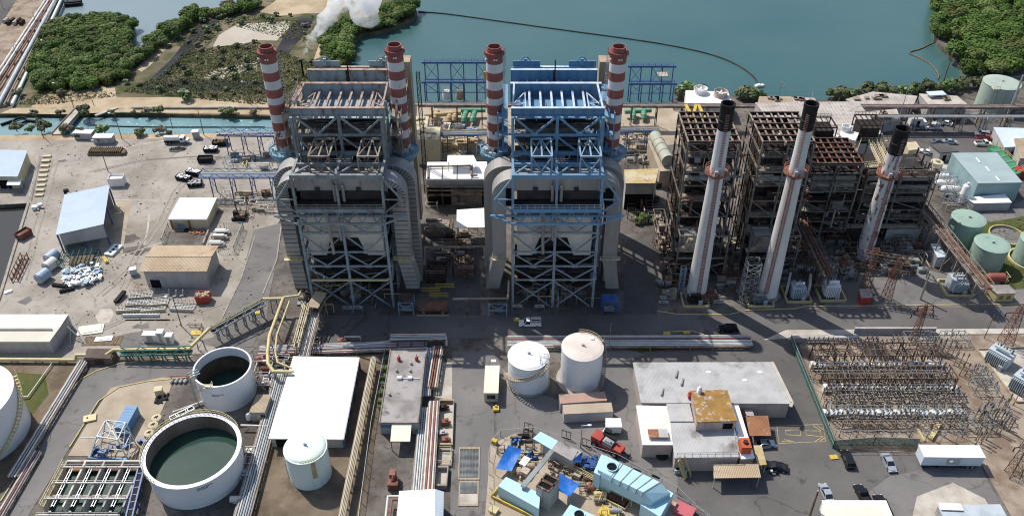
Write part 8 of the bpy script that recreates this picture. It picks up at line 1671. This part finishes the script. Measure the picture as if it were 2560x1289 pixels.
for i,(x,y,tx)in enumerate(((869,780,'EPC'),(893,779,'EPC'),(1291,776,'EPC'),(1347,776,'EPC'),(1655,766,'EPC'),(1793,765,'EPC'))):
 c=P(x,y);t=T('sign_board','white lettered sign on a fence panel at the boiler front, %s from the left'%('first','second','third','fourth','fifth','last')[i],'sign',c,'sign boards');MB().box((c[0],c[1],1.5),(2.2,.06,1.0)).build('board',wallg,t);q=MB();[q.bar((c[0]+s,c[1],0),(c[0]+s,c[1],2.1),.1)for s in(-1.3,1.3)];q.build('post',galv,t)
 cu=bpy.data.curves.new('letters','FONT');cu.body=tx;cu.size=.8;cu.align_x='CENTER';cu.extrude=.02;cu.materials.append(black);o=bpy.data.objects.new('tmp',cu);COL.objects.link(o);me=bpy.data.meshes.new_from_object(o.evaluated_get(bpy.context.evaluated_depsgraph_get()));bpy.data.objects.remove(o);o=bpy.data.objects.new('letters',me);COL.objects.link(o);o.parent=t;o.location=(0,-.06,1.2);o.rotation_euler=(pi/2,0,0)
g=random.Random(44)
for x,y,w,d,hh,m,lb in((1690,690,5,8,4,rustd,'rusty pump house at the left foot of the first rusty boiler'),(1768,748,4,4,1.6,rustr,'red-brown pump cluster in a yellow bund right of the first smokestack'),(1662,742,2,1.6,2,wallg,'small grey panel left of the first smokestack'),(1876,742,3.4,4,1.4,rustr,'rusty valve cluster left of the middle smokestack'),(2110,690,4,4,2.6,greys,'grey equipment block left of the portal tower'),(2270,655,5,4,2,greys,'grey equipment block right of the flaking smokestack'),(2120,640,5,5,3,darkc,'dark pump block left of the flaking smokestack'),(2250,620,5,3,3,rustl,'weathered block right of the flaking smokestack'),(1780,660,6,4,4,rustd,'dark rusty block right of the first smokestack'),(1650,600,3,16,5,rustl,'long weathered gallery of rusty steps left of the first rusty boiler'),(2030,610,5,5,2.4,rustl,'weathered block beneath the first rusty trestle'),(1950,660,5,5,3,rustd,'dark rusty block right of the middle smokestack')):
 c=P(x,y);t=T('rusty_equipment',lb,'machinery',c);q=MB()
 for xx in(-w/2,w/2):
  for yy in(-d/2,0,d/2):q.bar((c[0]+xx,c[1]+yy,0),(c[0]+xx,c[1]+yy,hh),.14)
 for z in(hh*.5,hh):[q.bar((c[0]-w/2,c[1]+yy,z),(c[0]+w/2,c[1]+yy,z),.12)for yy in(-d/2,0,d/2)];[q.bar((c[0]+xx,c[1]-d/2,z),(c[0]+xx,c[1]+d/2,z),.12)for xx in(-w/2,w/2)]
 q.build('frame',rustl,t);q=MB();[q.box((c[0]+g.uniform(-w/2.6,w/2.6),c[1]+g.uniform(-d/2.6,d/2.6),hh*g.uniform(.1,.8)),(g.uniform(.6,1.8),g.uniform(.6,1.6),g.uniform(.5,1.6)))for _ in range(14)];q.build('machines',m,t);q=MB();[q.tube((c[0]+g.uniform(-w/2,w/2),c[1]+g.uniform(-d/2,d/2),.2),(c[0]+g.uniform(-w/2,w/2),c[1]+g.uniform(-d/2,d/2),hh*g.uniform(.5,1.1)),.1,6)for _ in range(10)];q.build('pipes',rust,t)
for x,y,r_,h_,lb in((1735,640,4.6,5,'round grey concrete cistern behind the foot of the first smokestack'),(1912,640,4.0,5,'round grey concrete cistern behind the middle smokestack')):c=P(x,y);t=T('cistern',lb,'cistern',c);q=MB();q.lathe(c,[(r_,0),(r_,h_),(.01,h_+.05)],28);q.build('wall',caseg,t);MB().lathe(c,[(r_+.1,h_-.3),(r_+.1,h_+.1),(r_-.1,h_+.1)],28).build('rim',padw,t)
# -- causeway, canal bridge, bay
for i,(xa,xb,r,m,lb)in enumerate(((-26,112,.45,pipew,'white pipeline on the causeway, farthest left of the bundle'),(-14,120,.45,pipew,'white pipeline on the causeway, second of the bundle'),(4,128,.3,piper,'thin red-brown pipeline on the causeway'),(24,136,.7,pipeb,'thick bluish pipeline on the causeway'),(38,141,.3,rustl,'thin brown pipeline on the causeway right of the thick bluish one'),(58,151,.6,tankl,'pale green pipeline along the right side of the causeway'))):
 a,b=P(xa-60 if i<3 else xa-30,300 if i<3 else 262,1),P(xb,0,1);d=lerp(a,b,1.35);t=T('causeway_pipeline',lb,'pipeline',(a[0],a[1],0),'pipelines on the causeway');MB().tube(a,d,r,10).build('pipe',m,t,True);q=MB()
 for k in range(14):e=lerp(a,d,k/14+.02);q.bb(e[0]-.5,e[0]+.5,e[1]-.2,e[1]+.2,0,1-r*.6)
 q.build('sleepers',conc,t)
q=MB();p=PP(.05,(128,338),(152,338),(202,279),(185,276));q.prism([e[:2]for e in p],-.5,.5);t=T('canal_bridge','narrow concrete bridge over the turquoise canal','bridge',base(p));q.build('deck',padw,t);q=MB();q.bar((*p[0][:2],.7),(*p[3][:2],.7),.2,.5);q.bar((*p[1][:2],.7),(*p[2][:2],.7),.2,.5);q.build('parapet',conc,t);q=MB();[q.bb(e[0]-.5,e[0]+.5,e[1]-2,e[1]+2,-2.4,-.5)for e in(lerp(lerp(p[0],p[1],.5),lerp(p[3],p[2],.5),k)for k in(.3,.7))];q.build('pier',conc,t)
q=MB();a,b=P(236,289,.3),P(292,269,.3);q.bar(a,b,1.2,.3);q.bar((a[0],a[1],0),(b[0],b[1],0),.4,.4);tag(q.build('plank_walk',padw),'pale plank walkway lying across the canal bank','plank')
trestle('bank_pipe','long pale pipe along the sandy bank of the canal',(330,268,.6),(720,268,.6),.8,padw,None,10,[(0,.25,padw,0)],lat=False)
q=MB();q.tube(P(0,312,-.8),P(30,302,-.8),.5,8);c=P(48,303,-.8);q.lathe(c,[(2.4,-1),(2.4,-.3),(2.0,-.3),(2.0,-1)],16);q.tube(P(66,302,-.8),P(112,305,-.8),.5,8);tag(q.build('floating_pump',black),'black floating pump with hoses in the canal','pump')
def boom(name,label,pts,r,m,z=-1.45):
 q=MB();p=[P(x,y,z)for x,y in pts];L=[]
 for i in range(len(p)-1):
  p0,p1,p2,p3=p[max(0,i-1)],p[i],p[i+1],p[min(len(p)-1,i+2)]
  for k in range(8):
   s=k/8;L.append(tuple(.5*(2*p1[j]+(p2[j]-p0[j])*s+(2*p0[j]-5*p1[j]+4*p2[j]-p3[j])*s*s+(3*p1[j]-p0[j]-3*p2[j]+p3[j])*s**3)for j in range(3)))
 L.append(p[-1]);[q.tube(a,b,r,6)for a,b in zip(L,L[1:])];tag(q.build(name,m),label,'boom')
boom('oil_boom','long dark floating boom curving across the bay',[(1044,30),(1120,36),(1280,58),(1440,80),(1580,99),(1690,117),(1780,138),(1840,162),(1880,190),(1895,212)],.3,M_("boom_fabric",(.035,.032,.03),(.07,.06,.05),.2,.42,.62,.8));boom('oil_boom','short hooked floating boom near the mangroves on the right',[(2333,106),(2300,122),(2272,132),(2300,146),(2328,164),(2344,186),(2343,198)],.3,timber)
boom('floating_hose','thin dark floating hose along the canal',[(230,313),(290,316),(400,318),(540,318),(660,318)],.25,black,-1.1)
for x,y,lb in((1823,213,'white bird perched beside the cooling tower bushes'),):pass
q=MB();c=P(1896,216,-1.3);q.box((c[0],c[1],-1),(3.6,1.3,.5),.3);q.box((c[0]-.4,c[1],-.6),(1.4,1,.3),.3);tag(q.build('small_boat',white),'small white boat at the end of the long floating boom','boat')
q=MB();a,b=P(158,4,.6),P(200,0,.6);q.bar((a[0],a[1],-.6),(b[0],b[1],-.6),4,1.2);q.bar((a[0],a[1],.2),(b[0],b[1],.2),2,.5);tag(q.build('barge',black),'dark barge moored beside the causeway at the top edge','barge')
for i in range(6):
 c=P(14+i*8,56+(i%2)*4);q=MB();q.tube((c[0],c[1]-1.6,.8),(c[0],c[1]+1.6,.8),.8,12);q.tube((c[0],c[1]-1.7,.8),(c[0],c[1]-1.5,.8),.5,10);tag(q.build('pipe_section',rustd if i%3 else padw),'short pipe section stacked on the ground by the causeway road','pipe section','pipe sections by the causeway')
for x,y,yt,lb in((6,22,0,'lamp pole beside the causeway road at the top left'),(92,70,30,'lamp pole among the causeway pipelines, upper one'),(40,140,112,'lamp pole among the causeway pipelines, lower one')):lamp_pole(x,y,yt,lb,'lamp poles of the causeway',1,galv)
b=P(757,190);t=T('steam_vent','thin dark vent pipe blowing white steam behind the rust-brown boiler','vent',b);zt_=hz(190,150);MB().tube((b[0],b[1],0),(b[0],b[1],zt_),.35,10).build('pipe',black,t);MB().lathe(b,[(.5,zt_-.5),(.5,zt_),(.3,zt_)],12).build('nozzle',black,t)
sm=bpy.data.materials.new("steam");sm.use_nodes=True;n=sm.node_tree.nodes;l=sm.node_tree.links;n.remove(n["Principled BSDF"]);pv=n.new("ShaderNodeVolumePrincipled");pv.inputs["Color"].default_value=(.995,.995,1,1);pv.inputs["Anisotropy"].default_value=.1
ge=n.new("ShaderNodeNewGeometry");no=n.new("ShaderNodeTexNoise");no.inputs["Scale"].default_value=.3;no.inputs["Detail"].default_value=5;no.inputs["Roughness"].default_value=.65;l.new(ge.outputs["Position"],no.inputs["Vector"])
mr=n.new("ShaderNodeMapRange");mr.inputs[1].default_value=.4;mr.inputs[2].default_value=.66;mr.inputs[4].default_value=.65;l.new(no.outputs[0],mr.inputs[0]);l.new(mr.outputs[0],pv.inputs["Density"]);l.new(pv.outputs[0],n["Material Output"].inputs["Volume"])
sm.cycles.volume_step_rate=.6 if hasattr(sm.cycles,'volume_step_rate')else 1
def plume(path,label,seed):
 g=random.Random(seed);mbd=bpy.data.metaballs.new('steam_meta');o=bpy.data.objects.new('steam_meta',mbd);COL.objects.link(o);mbd.resolution=1.3;mbd.threshold=.25
 for i in range(len(path)-1):
  (a,ra),(b_,rb)=path[i],path[i+1]
  for k in range(9):
   s=k/9;c=lerp(a,b_,s);r=ra+(rb-ra)*s;e=mbd.elements.new();e.co=(c[0]+g.uniform(-.7,.7)*r,c[1]+g.uniform(-.7,.7)*r,c[2]+g.uniform(-.7,.7)*r);e.radius=r*g.uniform(.7,1.35)
 dg=bpy.context.evaluated_depsgraph_get();me=bpy.data.meshes.new_from_object(o.evaluated_get(dg));bpy.data.objects.remove(o);me.materials.clear();me.materials.append(sm);q=bpy.data.objects.new('steam_plume',me);COL.objects.link(q);tag(q,label,'steam',None,'stuff')
Yb=b[1]
plume([((b[0],Yb,zt_),.5),(PY(764,128,Yb+1),.9),(PY(772,104,Yb+1),1.4),(PY(790,78,Yb+3),1.9),(PY(818,50,Yb+6),2.6),(PY(846,18,Yb+8),3.2),(PY(862,-20,Yb+10),4)],'white steam plume rising from the vent pipe',5)
plume([(PY(925,62,250),1.6),(PY(918,40,250),2.6),(PY(905,15,252),4),(PY(900,-20,254),5)],'second drifting cloud of white steam',6)
def wire(lb,a,b,sag,r=.05):
 q=MB();L=[tuple(lerp(a,b,k/14)[j]-(sag*4*(k/14)*(1-k/14)if j==2 else 0)for j in range(3))for k in range(15)];[q.tube(u,v,r,4)for u,v in zip(L,L[1:])];tag(q.build('power_line',galv),lb,'power line')
wire('thin power line crossing the bay side behind the tiled hall',PY(1700,216,285),PY(2350,200,290),1.5);wire('upper thin power line along the bay shore towards the brown pole',PY(1944,212,285),PY(2560,190,290),2)
t=T('motorcycle','dark motorcycle with a white box parked by the office canopy','motorcycle',P(1932,1184));c=P(1932,1184);q=MB();[q.lathe((0,0),[(.01,0),(.01,.01)],4)for _ in()];q.tube((c[0]-.7,c[1]-.06,.33),(c[0]-.7,c[1]+.06,.33),.33,12);q.tube((c[0]+.7,c[1]-.06,.33),(c[0]+.7,c[1]+.06,.33),.33,12);q.build('wheels',black,t);q=MB();q.bar((c[0]-.6,c[1],.7),(c[0]+.5,c[1],.75),.28,.3);q.bar((c[0]+.45,c[1],.7),(c[0]+.7,c[1],1.1),.1);q.bar((c[0]+.5,c[1]-.35,1.1),(c[0]+.5,c[1]+.35,1.1),.06);q.build('frame',carK,t);MB().box((c[0]-.6,c[1],1),(.4,.4,.35)).build('top_box',white,t)
def clutter(lb,px4,n,h,ms,seed):
 p=PP(0,*px4);t=T('process_equipment',lb,'machinery',base(p));g=random.Random(seed);pt=lambda:lerp(lerp(p[0],p[1],g.random()),lerp(p[3],p[2],g.random()),g.random())
 for i in range(n):
  a=pt();z=g.uniform(.4,h);k=i%5;m=ms[i%len(ms)]
  if k<2:
   L=g.uniform(2,7);b=(a[0]+L,a[1],z)if g.random()<.6 else(a[0],a[1]-L*.6,z);MB().path([(a[0],a[1],0),(a[0],a[1],z),b,(b[0],b[1],0)],g.choice([.08,.12,.2]),6).build('pipe',m,t)
  elif k==2:q=MB();q.box((a[0],a[1],z*.3),(g.uniform(.8,2.6),g.uniform(.8,2),z*.6),g.choice([0,0,.2]));q.box((a[0],a[1],z*.6+.15),(.6,.5,.3));q.build('machine',m,t)
  elif k==3:q=MB();q.tube((a[0]-1.2,a[1],.9),(a[0]+1.2,a[1],.9),g.uniform(.4,.8),12);q.box((a[0],a[1],.3),(1.6,.9,.6));q.build('drum',m,t)
  else:
   w,d=g.uniform(2,4)*min(1,h/1.5),g.uniform(1.5,3)*min(1,h/1.5);q=MB()
   for sx in(-.5,.5):
    for sy in(-.5,.5):q.bar((a[0]+w*sx,a[1]+d*sy,0),(a[0]+w*sx,a[1]+d*sy,z+1.2),.12)
    q.bar((a[0]+w*sx,a[1]-d/2,z),(a[0]+w*sx,a[1]+d/2,z),.12);q.bar((a[0]-w/2,a[1]+d*sx,z),(a[0]+w/2,a[1]+d*sx,z),.12);q.bar((a[0]-w/2,a[1]+d*sx,z+1.2),(a[0]+w/2,a[1]+d*sx,z+1.2),.08)
   q.build('platform',m,t)
RS=[rust,rustd,rustl,greys,rustr]
for a in(('dark rusty equipment in the shade right of the blue boiler',[(1560,470),(1660,468),(1650,560),(1556,560)],26,5,[rustd,darkc,rust,caseg],1),('rusty pipework at the left foot of the first rusty boiler',[(1632,610),(1690,610),(1690,745),(1650,745)],34,5,RS,2),('rusty equipment between the first and middle smokestacks',[(1770,600),(1880,600),(1870,735),(1775,735)],40,5,RS,3),('rusty equipment right of the middle smokestack',[(1950,600),(2040,600),(2040,705),(1945,705)],30,4,RS,4),('rusty equipment left of the flaking smokestack',[(2060,575),(2150,575),(2140,690),(2075,690)],40,5,RS,5),('grey and rusty equipment right of the flaking smokestack',[(2180,575),(2310,575),(2320,690),(2190,690)],48,4,RS+[galv],6),('rusty pumps and pipes deep in the shaded alley',[(1066,560),(1200,560),(1200,690),(1070,690)],36,4,RS+[rustl],7),('machinery on the turbine deck front between the two big boilers',[(1066,470),(1215,470),(1215,520),(1066,530)],30,6,[rustl,rust,casing,greys],8),('white and brown pipes beside the foot of the yellow trestle',[(640,895),(715,895),(700,985),(650,985)],26,2.2,[pipew,piper,galv,greys],9),('scattered yellow and white machines beneath the canal-side blue gantry',[(560,375),(690,375),(690,425),(550,425)],24,1.8,[pipey,white,galv,rustl,blue],10),('brown and yellow machinery beneath the blue gantry by the skips',[(555,485),(690,485),(690,535),(590,540)],30,2.6,[rustl,pipey,rust,tan_,white],11),('pale pipes and cabinets left of the first rusty boiler',[(1545,330),(1625,330),(1640,415),(1550,415)],34,4,[padc,rustl,galv,cream],12),('tan pipework and cabinets between the big boilers behind the hall',[(1050,330),(1215,330),(1215,385),(1100,390)],36,4,[padc,rustl,pipey,galv,cream,white],13),('white and grey pipework at the foot of the tall pipe rack',[(2180,292),(2560,292),(2560,306),(2180,306)],30,3,[galv,rustl,white,yellow],14),('pipe stubs and valves along the long low pipe bundle',[(700,850),(880,850),(880,885),(700,890)],24,1.6,[pipew,galv,rustl,piper],15),('pumps and pipes before the turbine header pipes',[(1060,312),(1215,312),(1215,326),(1060,326)],24,2.2,[padc,galv,blue,white,rustl],16),('pipes and pumps between the brimming tank and the grey pipe bundle',[(606,1130),(640,1090),(620,1230),(585,1260)],14,1.6,[galv,pipew,rustl],17),('small pumps, valves and pipes on the left of the turbine yard',[(1238,1118),(1330,1110),(1330,1190),(1262,1200)],20,.7,[pipey,rustl,greys,tan_,black],18),('brown and yellow skid machinery in the middle of the turbine yard',[(1385,1160),(1440,1150),(1500,1200),(1450,1250)],18,.8,[pipey,rustl,greys,rustr,tan_],19),('pipes and valves on the lower part of the turbine yard',[(1470,1240),(1520,1230),(1580,1289),(1490,1300)],14,.7,[pipey,rustl,tan_,galv],20),('pipes and scrap between the inlet house and the fence gates',[(1255,1096),(1320,1088),(1330,1104),(1270,1112)],12,.7,[black,rustl,greys,tan_],21),('brown and grey pipework at the foot of the rust-brown boiler by the road',[(750,700),(800,700),(800,790),(745,790)],24,3,[rustl,pipey,greys,rust],22),('dim pipework inside the front of the blue boiler base',[(1290,730),(1470,730),(1470,752),(1290,752)],26,3.5,[rustl,pipey,rust,greys],23),('dim pipework inside the front of the rust-brown boiler base',[(800,726),(970,726),(970,748),(800,748)],26,3.5,[rustl,pipey,rust,greys],24)):clutter(*a)
